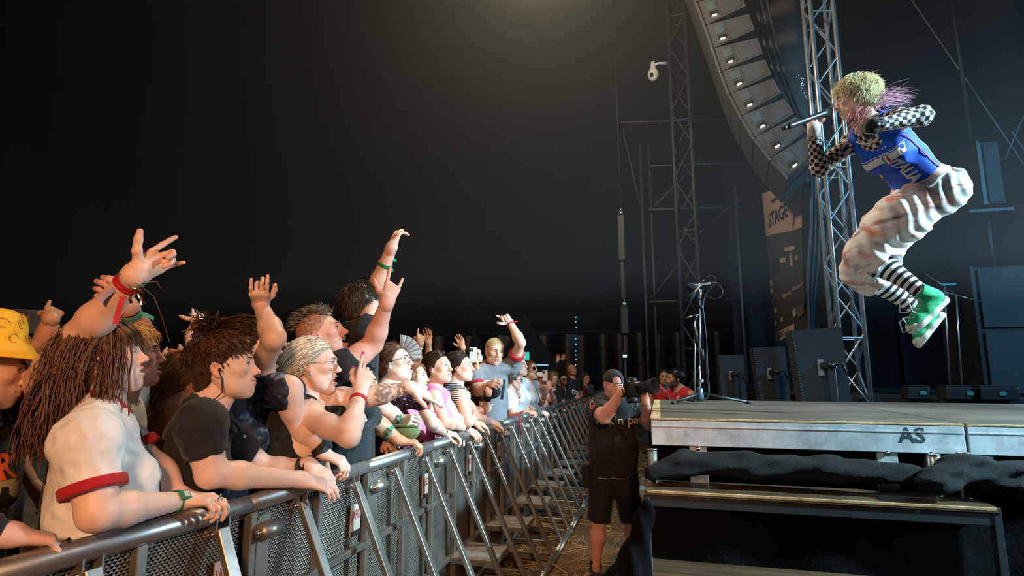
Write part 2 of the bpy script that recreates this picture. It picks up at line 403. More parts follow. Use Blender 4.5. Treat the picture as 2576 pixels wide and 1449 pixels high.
# ------------------------------------------------------------------ heads, hands, hair, people
def mixc(a, b, w): w = np.clip(w, 0, 1)[:, None]; return np.asarray(a) * (1 - w) + np.asarray(b) * w
def head_geo(vox, skin, mouth='closed', male=False, brow=(.06,.035,.02), eyes='open', lip=(.56,.17,.16), beard=None, iris=(.10,.14,.18), fat=0., shadow=None):
    """head in local axes x right, y forward, z up; origin between the ears"""
    op = {'closed': 0, 'smile': 0, 'part': .25, 'grin': .35, 'open': .9, 'laugh': 1.0}[mouth]
    sm = {'smile': .006, 'grin': .009, 'laugh': .009}.get(mouth, 0); jd = op * .019; wd = .024 + sm * .7
    f = Fld(vox); jw = 1.04 if male else .95
    f.ell((0, -.015, .032), (.074, .096, .082), .03)
    f.ell((0, .026, -.024), (.059 + fat * .010, .062, .080), .04)
    for s in (-1, 1):
        f.path([(s*.050*jw, -.008, -.038), (s*(.038*jw + fat*.010), .030, -.074 - jd*.6), (0, .064, -.098 - jd)], [.015, .0155, .016], .035)
        f.ell((s*.040, .056, -.020 + sm*.6), (.022, .020, .018), .025)
    f.ell((0, .073, -.098 - jd), (.019 if male else .015, .013, .013), .015)
    f.ell((0, .028, -.074 - jd*.5), (.043, .046, .028 + fat*.012), .03)
    f.ell((0, .074, -.062 - jd*.3), (.030, .022, .028), .02)
    f.cone((-.037, .073, .019), (0, .084, .016), .010, .010, .02); f.cone((.037, .073, .019), (0, .084, .016), .010, .010, .02)
    for s in (-1, 1):
        f.ell((s*.032, .099, .002), (.018, .017, .011), .014, op='s')
        f.ell((s*.032, .0735, .000), (.0155, .0148, .0145), .005)
    if eyes == 'open':
        for s in (-1, 1): f.ell((s*.032, .089, -.0005), (.0145, .012, .0064), .002, op='s')
    f.cone((0, .085, .012), (0, .108, -.030), .0075, .0100, .014)
    f.ell((0, .1095, -.034), (.0115 if male else .010, .0105, .009), .008)
    for s in (-1, 1):
        f.ell((s*.0125, .099, -.037), (.0078, .010, .007), .006); f.ell((s*.0065, .107, -.044), (.0035, .0055, .0045), .003, op='s')
    zl, zb = -.060 - jd*.05, -.0725 - jd
    f.path([(-wd, .080, -.065+sm), (-.010, .0945, zl), (0, .0960, zl - .0015), (.010, .0945, zl), (wd, .080, -.065+sm)], [.0035, .0058, .0052, .0058, .0035], .007)
    f.path([(-wd, .080, -.066+sm), (-.010, .0930, zb), (.010, .0930, zb), (wd, .080, -.066+sm)], [.0035, .0066, .0066, .0035], .007)
    if op > 0: f.ell((0, .088, -.066 - jd*.5 + sm*.4), (wd - .001, .034, .0032 + jd*.62), .004, op='s')
    else:
        f.path([(-wd-.002, .087, -.0655+sm*1.2), (0, .101, -.0665), (wd+.002, .087, -.0655+sm*1.2)], [.0016, .0020, .0016], .003, op='s')
    for s in (-1, 1):
        Me = np.array([[1, 0, 0], [0, .96, -.26], [0, .26, .96]]) @ np.array([[math.cos(s*.35), math.sin(s*.35), 0], [-math.sin(s*.35), math.cos(s*.35), 0], [0, 0, 1]])
        f.ell((s*.0755, -.014, -.006), (.0070, .0175, .028), .006, M=Me); f.ell((s*.0835, -.010, -.003), (.0075, .0105, .017), .004, M=Me, op='s'); f.ell((s*.0775, -.004, -.010), (.004, .004, .007), .004, M=Me)
        f.ell((s*.0735, -.006, -.029), (.0055, .008, .008), .006)
    P, Q = f.mesh()
    sk = np.asarray(skin); C = np.tile(sk, (len(P), 1)); x, y, z = P.T
    red = sk * np.array([1.0, .62, .56])
    C = mixc(C, red, .55*np.exp(-(((np.abs(x)-.042)/.02)**2 + ((y-.066)/.03)**2 + ((z+.026)/.018)**2)))
    C = mixc(C, red, .6*np.exp(-((x/.016)**2 + ((y-.110)/.014)**2 + ((z+.034)/.014)**2)))
    C = mixc(C, red, .6*(np.abs(x) > .074)*(np.abs(y+.012) < .03))
    if beard is not None:
        bz = np.where(np.abs(x) > .045, -.01 - (y-.0)*.9, np.where(z > -.050, -1, 0))
        w = ((z < -.043) | ((np.abs(x) > .04) & (z < -.012) & (y < .05))) & (y > -.012)
        w = w & ~((np.abs(x) < .020) & (np.abs(z + .066 + jd*.5) < .010 + jd*.5)) & ~((np.abs(x) < .03) & (z > -.046))
        w = w & (z < -.03 - np.maximum(y - .045, 0) * .35 + (np.abs(x) > .05) * .03)
        C = mixc(C, beard[:3], w * (beard[3] if len(beard) > 3 else .8))
    if mouth != 'none':
        for zz, yy in ((zl, .0945), (zb, .0930)):
            C = mixc(C, lip, .85*np.exp(-((np.maximum(np.abs(x) - wd*.55, 0)/.007)**2 + ((z-zz)/.0058)**2 + ((y-yy-.004)/.010)**2)))
        if op == 0:
            zc = -.0660 + sm*1.2*np.clip(np.abs(x)/wd, 0, 1)**2
            C = mixc(C, np.array(lip)*.25, .8*(np.abs(x) < wd+.002)*np.exp(-((z-zc)/.0022)**2)*(y > .078))
        else:
            e = (x/(wd))**2 + ((z + .066 + jd*.5 - sm*.4)/(.0040+jd*.62))**2
            C = mixc(C, (.06, .012, .012), ((e < 1.1) & (y > .045) & (y < .0905))*1.)
    g = Geo().add(P, Q, C)
    for s in (-1, 1):                                                     # brows
        g_tube([(s*.012, .0960, .0180), (s*.022, .0955, .0235), (s*.034, .0905, .0245), (s*.046, .0790, .0200)], [.0034, .0040, .0036, .0014] if male else [.0026, .0032, .0028, .0012], 6, True, g, brow, flat=.8)
        if eyes == 'open':
            e = sphere_geo((0, 0, 0), .0142, 18, 13); V = e.v[0]; V = V[:, [0, 2, 1]]; rr = np.hypot(V[:, 0] + s*.000, V[:, 2])
            fr = V[:, 1] > 0
            cc = np.tile((.72, .70, .68), (len(V), 1)); cc[fr & (rr < .0068)] = iris; cc[fr & (rr < .0036)] = (.004, .004, .004)
            g.add(V + np.array((s*.032, .0705, -.0005)), e.f[0][:, ::-1], cc)
            g_tube([(s*.019, .0850, .001), (s*.030, .0885, .0068), (s*.046, .0815, .0030)], [.0010, .0018, .0011], 5, True, g, np.array(brow)*.5)
        else:
            g_tube([(s*.020, .0850, -.001), (s*.031, .0885, -.0045), (s*.046, .0800, -.001)], [.0010, .0018, .0011], 5, True, g, np.array(brow)*.6)
    if op > .2:                                                           # teeth and tongue
        ww = wd * .80; t = np.linspace(-1, 1, 13)
        g_grid(lambda u, v: np.stack([(u*2-1)*ww, .0915 - .010*(u*2-1)**2, -.0610 + sm*.9*(u*2-1)**2 - v*.0100], 1), 13, 3, g, (.82, .80, .74))
        g_grid(lambda u, v: np.stack([(u*2-1)*ww, .0895 - .010*(u*2-1)**2, -.0705 - jd*.95 + sm*.7*(u*2-1)**2 + v*.0055], 1), 13, 2, g, (.75, .72, .66))
        sphere_geo((0, .066, -.074 - jd*.7), .014, 10, 7, (.42, .10, .10), g, (1, 1.2, .5))
    return g
HLY = [-.13, -.08, -.05, -.018, .012, .034, .058, .078, .12]
HLZ = [-.078, -.074, -.060, -.030, -.012, .030, .062, .074, .088]
CRC, CRR = np.array((0, -.015, .032)), np.array((.074, .096, .082))
def scalp(n, rng, mask=None, t=0.):
    out = []
    while len(out) < n:
        v = rng.randn(n * 3, 3); v /= np.linalg.norm(v, axis=1, keepdims=True); p = CRC + v * (CRR + t)
        ok = p[:, 2] > np.interp(p[:, 1], HLY, HLZ)
        if mask is not None: ok &= mask(p)
        out += list(p[ok])
    p = np.array(out[:n]); nr = (p - CRC) / CRR**2; nr /= np.linalg.norm(nr, axis=1, keepdims=True)
    return p, nr
def cap_geo(t, color, vox=.006, nape=0., mask=None, rough=.15, seed=0, wr=.0022):
    """close layer of hair following the skull"""
    f = Fld(vox); f.ell(CRC, CRR + t, .03); f.cone((0, -.045, 0), (0, -.052, -.05 - nape), .055 + t*.6, .048 + t*.5, .03)
    P, Q = f.mesh(wrinkle(wr, 260, seed))
    keep = P[:, 2] > np.interp(P[:, 1], HLY, HLZ) - .004 - nape * (P[:, 1] < -.04)
    if mask is not None: keep &= mask(P)
    Q = Q[keep[Q].all(1)]; r = np.random.RandomState(seed)
    C = np.tile(color, (len(P), 1)) * (1 + rough * r.randn(len(P), 1))
    return Geo().add(P, Q, np.clip(C, 0, 1))
def strands(root, d, L, rng, color, nseg=7, grav=.25, gdir=(0, 0, -1), rad=.0035, curl=0., cf=60., noise=.15, pushr=.004, sides=3, extra=(), tip=.12, cvar=.3, target=None, tw=0., push=True):
    n = len(root); L = np.broadcast_to(L, (n,)).astype(float); p = root.copy(); d = d / np.linalg.norm(d, axis=1, keepdims=True)
    pts = [p.copy()]; st = (L / nseg)[:, None]; g = np.asarray(gdir, float); ph = rng.rand(n) * 6.28; lay = pushr * (.3 + rng.rand(n, 1) * 1.4)
    ax = rng.randn(n, 3); ax /= np.linalg.norm(ax, axis=1, keepdims=True)
    for i in range(nseg):
        d = d + g * grav + rng.randn(n, 3) * noise
        if target is not None: d = d + (target - p) / (np.linalg.norm(target - p, axis=1, keepdims=True) + .01) * tw
        d /= np.linalg.norm(d, axis=1, keepdims=True)
        p = p + d * st
        if push:
            for c, r in ((CRC, CRR), *extra):
                q = (p - c) / (r + lay); k = np.linalg.norm(q, axis=1, keepdims=True)
                p = np.where(k < 1, c + q / np.maximum(k, 1e-4) * (r + lay), p)
        pts.append(p + (ax * (curl * np.sin(ph + cf * L * (i + 1) / nseg)[:, None]) if curl else 0))
    P = np.stack(pts, 1); m = nseg + 1
    T = np.gradient(P, axis=1); T /= np.linalg.norm(T, axis=2, keepdims=True) + 1e-9
    h = np.tile(ax[:, None, :], (1, m, 1)); A = np.cross(h, T); A /= np.linalg.norm(A, axis=2, keepdims=True) + 1e-9; B = np.cross(T, A)
    prof = np.interp(np.linspace(0, 1, m), [0, .15, .6, 1], [.7, 1, .8, tip]); R = (rad * (.6 + rng.rand(n) * .8))[:, None] * prof[None]
    V = []
    for s in range(sides):
        a = s / sides * 2 * math.pi; V.append(P + (A * math.cos(a) + B * math.sin(a) * .55) * R[:, :, None])
    V = np.stack(V, 2).reshape(-1, 3)
    i = np.arange(n)[:, None, None] * m * sides + np.arange(nseg)[None, :, None] * sides; k = np.arange(sides)[None, None]; k2 = (k + 1) % sides
    Fq = np.stack([i + k, i + k2, i + sides + k2, i + sides + k], 3).reshape(-1, 4)
    cc = np.asarray(color)[None] * (1 + cvar * (rng.rand(n, 1) * 2 - 1)); C = np.repeat(cc, m * sides, 0)
    return Geo().add(V, Fq, np.clip(C, 0, 1))
def hair_geo(style, color, Mh, seed=0, q=1., L=None, extra=(), cap=True, capc=srgb(170, 124, 104)):
    """hair in head axes; q scales the number of locks"""
    rng = np.random.RandomState(seed + 5); gd = Mh.T @ np.array([0, 0, -1.]); g = Geo(); col = np.asarray(color, float); N = lambda n: max(30, int(n * q))
    crown = np.array((0, -.045, .105))
    def flow(p, nr, a=1., b=.25, to=None):
        o = p - crown if to is None else to - p
        o = o - nr * (o * nr).sum(1, keepdims=True); o /= np.linalg.norm(o, axis=1, keepdims=True) + 1e-6; return o * a + nr * b
    dark = col * .6
    if style == 'buzz':
        g.merge(cap_geo(.0025, col, .006, seed=seed, rough=.06, wr=.0006)); p, nr = scalp(N(1100), rng); g.merge(strands(p, flow(p, nr, .7, .4), .010, rng, col, 2, 0, gd, .0011, noise=.1, pushr=.005))
    elif style in ('short', 'fade', 'mohawk', 'curly', 'tousled'):
        Lx = L or {'short': .034, 'fade': .052, 'mohawk': .034, 'curly': .042, 'tousled': .045}[style]
        top = (lambda p: p[:, 2] > .055) if style == 'fade' else (lambda p: (p[:, 2] > .07) & (np.abs(p[:, 0]) < .042)) if style == 'mohawk' else None
        g.merge(cap_geo(.003 if style in ('fade', 'mohawk') else .010, dark if style not in ('mohawk',) else capc, .006, seed=seed, rough=.3))
        if style in ('fade', 'mohawk'): g.merge(cap_geo(.012, col, .006, mask=lambda P: top(P), seed=seed + 1))
        p, nr = scalp(N(1150 if style != 'mohawk' else 600), rng, top)
        if style == 'mohawk': d = nr * .8 + np.array((0, -.75, .3))
        elif style == 'fade': d = flow(p, nr, .9, .22) + np.array((0, .35, 0))
        else: d = flow(p, nr, 1., .18)
        g.merge(strands(p, d + rng.randn(*p.shape) * .20, Lx * (.6 + .7 * rng.rand(len(p))), rng, col, 4, .18, gd, .0025, curl=.005 if style == 'curly' else .002, cf=150 if style == 'curly' else 60, noise=.22 if style in ('curly', 'tousled') else .13, pushr=.014 if style != 'mohawk' else .02))
        if style == 'fade':
            p, nr = scalp(N(500), rng, lambda p: (p[:, 2] <= .07) & (p[:, 1] < .02)); g.merge(strands(p, flow(p, nr, .9, .2), .022, rng, dark, 3, .1, gd, .003))
            fr = np.stack([(rng.rand(N(90))*2-1)*.058, .058 + .012*rng.rand(N(90)), .088 + .012*rng.rand(N(90))], 1); fr[:, 1] -= (fr[:, 0]/.058)**2*.03
            g.merge(strands(fr, np.tile((0, .8, -.2), (len(fr), 1)) + rng.randn(len(fr), 3)*.15, .050, rng, col, 6, .28, gd, .0035, noise=.1, pushr=.010))
    elif style in ('long', 'bob', 'longfringe'):
        Lx = L or {'long': .36, 'bob': .20, 'longfringe': .42}[style]
        if cap: g.merge(cap_geo(.012, dark, .006, .01, seed=seed, rough=.3))
        p, nr = scalp(N(1100), rng); part = p.copy(); o = np.stack([np.sign(p[:, 0]) * .8, np.where(p[:, 1] > .02, .15, -.6), -.2 + 0*p[:, 0]], 1)
        d = o - nr * (o * nr).sum(1, keepdims=True) + nr * .15
        g.merge(strands(p, d, Lx * (.65 + .45 * rng.rand(len(p))), rng, col, 9, .48, gd, .0028, curl=.011, cf=38, noise=.06, pushr=.012, extra=extra, tip=.4))
        if style == 'longfringe':
            n = N(330); fr = np.stack([(rng.rand(n)*2-1)*.062, .060 + .012*rng.rand(n), .086 + .016*rng.rand(n)], 1); fr[:, 1] -= (fr[:, 0]/.062)**2*.035
            g.merge(strands(fr, np.tile((0, .9, -.1), (n, 1)) + fr * np.array((6, 0, 0)) * .6, .085 * (.8 + .4*rng.rand(n)), rng, col, 6, .35, gd, .0024, noise=.06, pushr=.014))
    elif style in ('pony', 'lowpony', 'braids', 'bun'):
        tie = {'pony': (0, -.115, .055), 'lowpony': (0, -.105, -.035), 'braids': (0, -.10, -.03), 'bun': (0, -.115, .07)}[style]; tie = np.array(tie)
        if cap: g.merge(cap_geo(.006, dark, .006, seed=seed, rough=.25))
        p, nr = scalp(N(800), rng); d = flow(p, nr, 1, .12, tie)
        g.merge(strands(p, d, np.linalg.norm(p - tie, axis=1) * 1.15, rng, col, 5, .0, gd, .0030, noise=.07, pushr=.011, target=tie, tw=.55, curl=.002))
        p, nr = scalp(N(60), rng, lambda p: p[:, 1] > .0); g.merge(strands(p, flow(p, nr, .6, .5, tie), .05, rng, col, 5, .1, gd, .0012, noise=.3))
        if style in ('pony', 'lowpony'):
            n = N(240); r0 = tie + rng.randn(n, 3) * .008
            g.merge(strands(r0, np.tile((0, -1, .25 if style == 'pony' else -.2), (n, 1)) + rng.randn(n, 3) * .25, (L or .24) * (.7 + .5*rng.rand(n)), rng, col, 8, .32, gd, .0034, curl=.010, cf=45, noise=.1, pushr=.01, extra=extra, tip=.2))
        elif style == 'bun':
            n = N(160); v = rng.randn(n, 3); v /= np.linalg.norm(v, axis=1, keepdims=True); c = tie + np.array((0, -.035, .02)); t = np.cross(v, rng.randn(n, 3))
            sphere_geo(c, .036, 12, 9, dark, g); g.merge(strands(c + v*.036, t, .07, rng, col, 6, 0, gd, .005, noise=.25, pushr=.003, extra=((c, np.full(3, .036)),)))
        else:
            for s in (-1, 1):
                pts = [(s*.030, .045, .103), (s*.045, 0, .108), (s*.055, -.045, .088), (s*.055, -.085, .045), (s*.045, -.098, 0), (s*.05, -.10, -.05)]
                dwn = gd; e = np.array(pts[-1])
                pts += [tuple(e + dwn * k * .05) for k in (1, 2, 3, 4)]
                g.merge(braid(np.array(pts), .014, col, rng))
    elif style == 'none': pass
    return g
def braid(pts, r, col, rng, tw=55.):
    t = np.linspace(0, 1, 60); s = np.linspace(0, 1, len(pts)); P = np.stack([np.interp(t, s, pts[:, i]) for i in range(3)], 1)
    for _ in range(4): P[1:-1] = (P[:-2] + 2*P[1:-1] + P[2:]) / 4
    ln = np.concatenate([[0], np.cumsum(np.linalg.norm(np.diff(P, axis=0), axis=1))]); T = np.gradient(P, axis=0); T /= np.linalg.norm(T, axis=1, keepdims=True)
    A = np.cross(T, (0.3, .2, .9)); A /= np.linalg.norm(A, axis=1, keepdims=True); B = np.cross(T, A); g = Geo()
    for k in range(3):
        ph = ln * tw * 2 + k * 2.094
        g_tube(P + A * (np.sin(ph) * r * .75)[:, None] + B * (np.sin(2*ph) * r * .35)[:, None], r * .62, 6, True, g, np.asarray(col) * (.8 + .4*rng.rand()))
    return g

FING = [(.030, (.043, .026, .021), .0092), (.0095, (.047, .029, .022), .0094), (-.0115, (.043, .027, .021), .0089), (-.0300, (.034, .020, .018), .0080)]
POSES = {   # curl per finger index..pinky, thumb (out angle, curl), spread
    'fist':    ((1, 1, 1, 1), (.35, .9), 0.), 'point': ((.03, .95, 1, 1), (.5, .7), 0.), 'horns': ((.05, 1, 1, .08), (1.25, .1), .25),
    'open':    ((.10, .06, .10, .14), (1.0, .15), .9), 'relax': ((.25, .35, .42, .48), (.55, .3), .25), 'grip': ((.62, .66, .70, .74), (.5, .45), 0.05),
    'droop':   ((.22, .30, .34, .40), (.35, .25), .15), 'pinch': ((.45, .75, .85, .9), (.55, .5), 0.), 'wave': ((.30, .22, .26, .34), (.9, .2), .45),
    'claw':    ((.1, .45, .55, .5), (.9, .3), .4), 'two': ((.05, .05, .95, 1.), (.4, .8), .35), 'cup': ((.42, .44, .46, .5), (.9, .35), .1), 'wrap': ((.80, .82, .84, .86), (.55, .65), 0.)}
def hand_geo(wr, u, n, side, pose, skin, vox=.003, sc=1., nails=None, r0=.026, tune=None, fd=None):
    """side +1 right hand, -1 left. u wrist to fingers, n back of the hand"""
    wr = np.asarray(wr, float); u = unit(u); n = unit(np.asarray(n, float) - u * u.dot(n)); s = np.cross(n, u) * side
    cur, th, spread = tune or POSES[pose]; f = Fld(vox); k = .009 * sc; tips = []
    if fd is not None: f.cone(wr + np.asarray(fd) * .055, wr, r0 * 1.02, r0, .012)
    f.cone(wr - u * .012 * sc, wr + u * .012 * sc, r0, r0 * .98, .03, flat=(n, 1.25))
    for (so, ln, r), c in zip(FING, cur):
        kn = wr + (u * (.092 - .25 * abs(so - .01)) + s * so) * sc
        f.cone(wr + (u * .012 + s * so * .55) * sc, kn, .0145 * sc, .0118 * sc, .014 * sc, flat=(n, 1.08))
        p = kn; a = 0.; sp = (so * 9.) * spread * .55
        for j, (l, amax) in enumerate(zip(ln, (82, 98, 62))):
            a += math.radians(amax) * c + (.02 if j else 0)
            d = (u * math.cos(a) - n * math.sin(a)); d = unit(d + s * math.tan(sp) * max(0, math.cos(a)))
            p2 = p + d * l * sc; rr = r * (1.0, .93, .84)[j] * sc; f.cone(p, p2, rr, rr * .93, .0045 * sc)
            p = p2
        tips.append((p + unit(u * math.cos(a + 1.57) - n * math.sin(a + 1.57)) * -.004 * sc - d * .003, d))
    f.cone(wr + (u * .035 - n * .004) * sc, wr + (u * .070 - n * .004) * sc, .020 * sc, .017 * sc, .02 * sc, flat=(n, 1.5))
    b = wr + (u * .022 + s * .020 - n * .004) * sc; o, c = th
    d1 = unit(u * math.cos(o) + s * math.sin(o) - n * (.25 + c * .35)); m = b + d1 * .042 * sc
    d2 = unit(u * math.cos(o * .75) + s * math.sin(o * .75) * (1 - c * 1.1) - n * (.15 + c * .55)); e = m + d2 * .033 * sc
    d3 = unit(d2 - s * c * .7 + u * .1); t = e + d3 * .024 * sc
    f.path([b, m, e, t], [.0165 * sc, .0125 * sc, .0108 * sc, .0090 * sc], .008 * sc); tips.append((t + n * .004 * sc, d3))
    P, Q = f.mesh(); C = np.tile(np.asarray(skin), (len(P), 1)); red = np.asarray(skin) * np.array([1, .72, .66])
    for tp, d in tips:
        dd = np.linalg.norm(P - tp, axis=1); C = mixc(C, red, .5 * np.exp(-(dd / .016)**2))
        if nails is not None: C = mixc(C, nails, (dd < .0085 * sc) * 1.)
    return Geo().add(P, Q, C)
def on_ray(A, px, L, sg):
    """point on the pixel's ray at distance L from A (sg -1 nearer, +1 farther); the closest point when out of reach"""
    A = np.asarray(A, float); r = ray(*px); v = CAM - A; a = r.dot(r); b = 2 * r.dot(v); c = v.dot(v) - L * L; D = b*b - 4*a*c
    t = -b / (2*a) + (sg * math.sqrt(D) / (2*a) if D > 0 else 0); return CAM + r * t
def view_frame(P):
    """horizontal axes seen from the camera at P: image right, towards the camera"""
    v = np.asarray(P) - CAM; v[2] = 0; v = unit(v); return np.array([v[1], -v[0], 0]), -v
def head_axes(P, yaw, pitch=0, roll=0):
    r, t = view_frame(P); a, b, c = math.radians(yaw), math.radians(pitch), math.radians(roll)
    fw = r * math.cos(a) + t * math.sin(a); up = np.array([0, 0, 1.]); rt = np.cross(fw, up)
    fw, up = fw * math.cos(b) + up * math.sin(b), up * math.cos(b) - fw * math.sin(b)
    rt, up = rt * math.cos(c) + up * math.sin(c), up * math.cos(c) - rt * math.sin(c)
    return np.stack([rt, fw, up], 1)
def ring_geo(c, axis, r, wd, th=.003, col=(1,1,1), sides=22, g=None, flat=1., fdir=None):
    """band around a limb"""
    a, b, d = frame_from(axis) if fdir is None else (unit(np.cross(fdir, unit(axis))), unit(fdir), unit(axis)); g = g if g is not None else Geo(); ang = np.linspace(0, 2*math.pi, sides, endpoint=False)
    V = []
    for rr, z in ((r, -wd/2), (r + th, -wd/2), (r + th, wd/2), (r, wd/2)):
        V.append(np.asarray(c) + d * z + np.cos(ang)[:, None] * a * rr + np.sin(ang)[:, None] * b * rr * flat)
    k = np.arange(sides); k2 = (k + 1) % sides
    Fq = np.concatenate([np.stack([i*sides+k, i*sides+k2, j*sides+k2, j*sides+k], 1) for i, j in ((0, 1), (1, 2), (2, 3), (3, 0))])
    return g.add(np.concatenate(V), Fq, col)
def decimate(me, ratio):
    o = bpy.data.objects.new('dec', me); TMP.collection.objects.link(o); m = o.modifiers.new('d', 'DECIMATE'); m.ratio = ratio; TMP.view_layers[0].update()
    n = bpy.data.meshes.new_from_object(o.evaluated_get(TMP.view_layers[0].depsgraph)); nm = me.name; bpy.data.objects.remove(o); bpy.data.meshes.remove(me); n.name = nm; return n
class Person: pass
SK = {'fair': srgb(232, 186, 164), 'pale': srgb(238, 200, 182), 'tan': srgb(206, 150, 118), 'olive': srgb(188, 134, 104), 'pink': srgb(226, 166, 146)}
def child(P, name, g, material, smooth=True, **pr):
    o = obj(name, g, material, P.root, smooth, **pr)
    o.matrix_parent_inverse = Matrix.Translation(-Vector(P.root.location)); return o
def person(label, hp, z, yaw=0, pitch=0, roll=0, byaw=None, skin='fair', hair=('short', (.05,.03,.02)), mouth='closed', male=False, sc=1., w=1., lean=(0, 0),
           vox=.010, hv=.003, fv=.003, arms=(None, None), top=None, low=(38, 40, 48), bust=None, eyes='open', brow=None, beard=None, q=1., neckf=.0, hl=None, fat=0., armr=1., lip=(.56,.17,.16), nails=(None, None), seed=None, group=None, hips=0., hs=1., nails_col=None, feet=True, legs=False, nf=(0, 0, 0), iris=(.10,.14,.18), glow=None):
    """hp head pixel, z depth, yaw 0 = profile looking right in the picture, 90 = at the camera"""
    vox, hv, fv = vox*1.12, hv*1.25, (fv*1.12 if fv else fv)
    P = Person(); seed = seed if seed is not None else int(abs(hp[0] * 7 + hp[1])); byaw = yaw if byaw is None else byaw
    H = at(hp[0], hp[1], z); Mh = head_axes(H, yaw, pitch, roll); Mb = head_axes(H, byaw); rt, fw, up = Mb[:, 0], Mb[:, 1], np.array([0, 0, 1.])
    sk = np.asarray(SK[skin] if isinstance(skin, str) else skin); bust = (0 if male else .062) if bust is None else bust
    ax = unit(up + fw * lean[0] + rt * lean[1])                       # spine, pointing up
    hb = H + (Mh @ np.array((0, -.022, -.055))) * sc                     # skull base
    N = hb - ax * .115 * sc - fw * .025 * sc + np.asarray(nf, float)[0] * rt + np.asarray(nf, float)[1] * fw + np.asarray(nf, float)[2] * up
    W = (.185 if male else .162) * w * sc
    S = [N + rt * W - ax * .040 * sc, N - rt * W - ax * .040 * sc]
    pel = N - ax * .52 * sc; P.__dict__.update(H=H, Mh=Mh, Mb=Mb, N=N, S=S, pel=pel, sc=sc, rt=rt, fw=fw, ax=ax, sk=sk, W=W)
    P.root = thing('person', label, 'person', (pel[0], pel[1], 0), group)
    th = (1.0 if male else .90) * w * sc; tk = th
    # ---- arms
    P.E, P.Wr, hands = [None]*2, [None]*2, []
    for i in (0, 1):
        sg = 1 - 2*i; a = arms[i]
        if a is None:
            E = S[i] + (rt*sg*.06 - ax*.27 + fw*-.02) * sc; Wp = E + (-up*.20 + fw*.13 - rt*sg*.02) * sc; u, n, pose = (Wp - E), rt*sg, 'relax'
        else:
            S[i] = S[i] + rt*0 + np.asarray(a.get('sh', (0, 0, 0)), float) @ np.array([rt, fw, up])
            if 'spx' in a: S[i] = at(*a['spx'])
            E = on_ray(S[i], a['e'][:2], .285*sc*a.get('ln', 1), a['e'][2]) if 'e' in a else a['E']
            Wp = on_ray(E, a['w'][:2], .245*sc*a.get('ln', 1), a['w'][2]) if 'w' in a else a['W']
            u = (on_ray(Wp, a['h'][:2], .16*sc, a['h'][2]) - Wp) if 'h' in a else a.get('u', Wp - E)
            n = np.asarray(a.get('n', rt*sg), float); pose = a.get('pose', 'relax')
            if 'nv' in a:                                           # back-of-hand normal in view axes: right, up, to the camera
                r_, t_ = view_frame(Wp); n = r_*a['nv'][0] + up*a['nv'][1] + t_*a['nv'][2]
        P.E[i], P.Wr[i] = E, Wp; hands.append((Wp, u, n, sg, pose, (a or {}).get('tune')))
    P.hands = hands
    ra = np.array([.050*armr, .040*armr, .0355*(armr*.6 + .4), .0265*(armr*.35 + .65)]) * (1.10 if male else .98) * sc; P.ra = ra
    def torso(f, off, k=.05, hem=.52, low_=True):
        fl = (fw, 1.42)
        f.cone(N - ax*.10*sc, N - ax*.26*sc, .150*th + off, .140*th + off, k, flat=fl)
        f.cone(N - ax*.26*sc, N - ax*.40*sc, .140*th + off, (.128*th if male else .118*th) + off + fat*.03, k, flat=fl)
        f.cone(N - ax*.40*sc, N - ax*hem*sc, (.128*th if male else .118*th) + off + fat*.03, (.150*th + hips) + off, k, flat=fl)
        f.cone(S[0] - rt*.02, S[1] + rt*.02, .050*sc + off, .050*sc + off, k)
        for i in (0, 1):
            f.cone(N + ax*.035*sc - fw*.01, S[i] + ax*.012, .043*sc + off*.6, .038*sc + off, .04)
            f.ell(S[i], .055*sc*armr + off, .03)
            if bust: f.ell(N - ax*.20*sc + fw*(.075*sc) + rt*(1-2*i)*.066*sc, (bust*sc + off), .05)
        if fat: f.ell(N - ax*.36*sc + fw*.05, (.12 + fat*.04) * sc + off, .08)
    P.torso = torso
    # ---- skin
    f = Fld(vox); torso(f, 0.)
    nr = (.056 if male else .047) * sc
    f.cone(N - ax*.02*sc, hb, nr*1.08, nr, .035, flat=(fw, 1.0))
    f.cone(N - ax*.02*sc + fw*.02, H + (Mh @ np.array((0, .02, -.075)))*sc, nr*.8, nr*.7, .03)
    for i in (0, 1):
        f.path([S[i], S[i]*.45 + P.E[i]*.55, P.E[i]], [ra[0], ra[1]*1.06, ra[1]*.92], .03)
        m = P.E[i]*.72 + P.Wr[i]*.28; f.path([P.E[i], m, P.Wr[i]], [ra[1]*.9, ra[2]*1.12, ra[3]], .03)
        hp_ = pel + rt*(1-2*i)*.085*sc; sp_ = rt*(1-2*i)*(.05 if legs else 0); kn = hp_*.5 + np.array([hp_[0], hp_[1], .06])*.5 + fw*.03 + sp_; an = np.array([hp_[0], hp_[1], .08]) - fw*.02 + sp_*1.6
        
        if legs: f.path([hp_, kn, kn*.6 + an*.4, an], [.085*th, .060*sc, .062*sc, .038*sc], .04); f.cone(an, an + fw*.15 + np.array([0, 0, -.045]), .036, .03, .02)
        else: f.cone(hp_, hp_*.75 + kn*.25, .085*th, .075*th, .04)
    Pv, Qv = f.mesh(); C = np.tile(sk, (len(Pv), 1)); red = sk * np.array([1, .74, .66])
    for i in (0, 1):
        C = mixc(C, red, .45*np.exp(-(np.linalg.norm(Pv - P.E[i], axis=1)/.05)**2))
    g = Geo().add(Pv, Qv, C)
    hd = head_geo(hv, sk, mouth, male, brow if brow is not None else np.asarray(hair[1])*.7, eyes, lip, beard, iris, fat); hd.xf(Mh * sc * hs, H); g.merge(hd)
    for i, (Wp, u, n, sg, pose, tune) in enumerate(hands):
        if fv: g.merge(hand_geo(Wp, u, n, sg, pose, sk, fv, sc * (1.03 if male else .94), (nails_col if nails[i] else None), ra[3]*1.0, tune, unit(P.E[i] - Wp)))
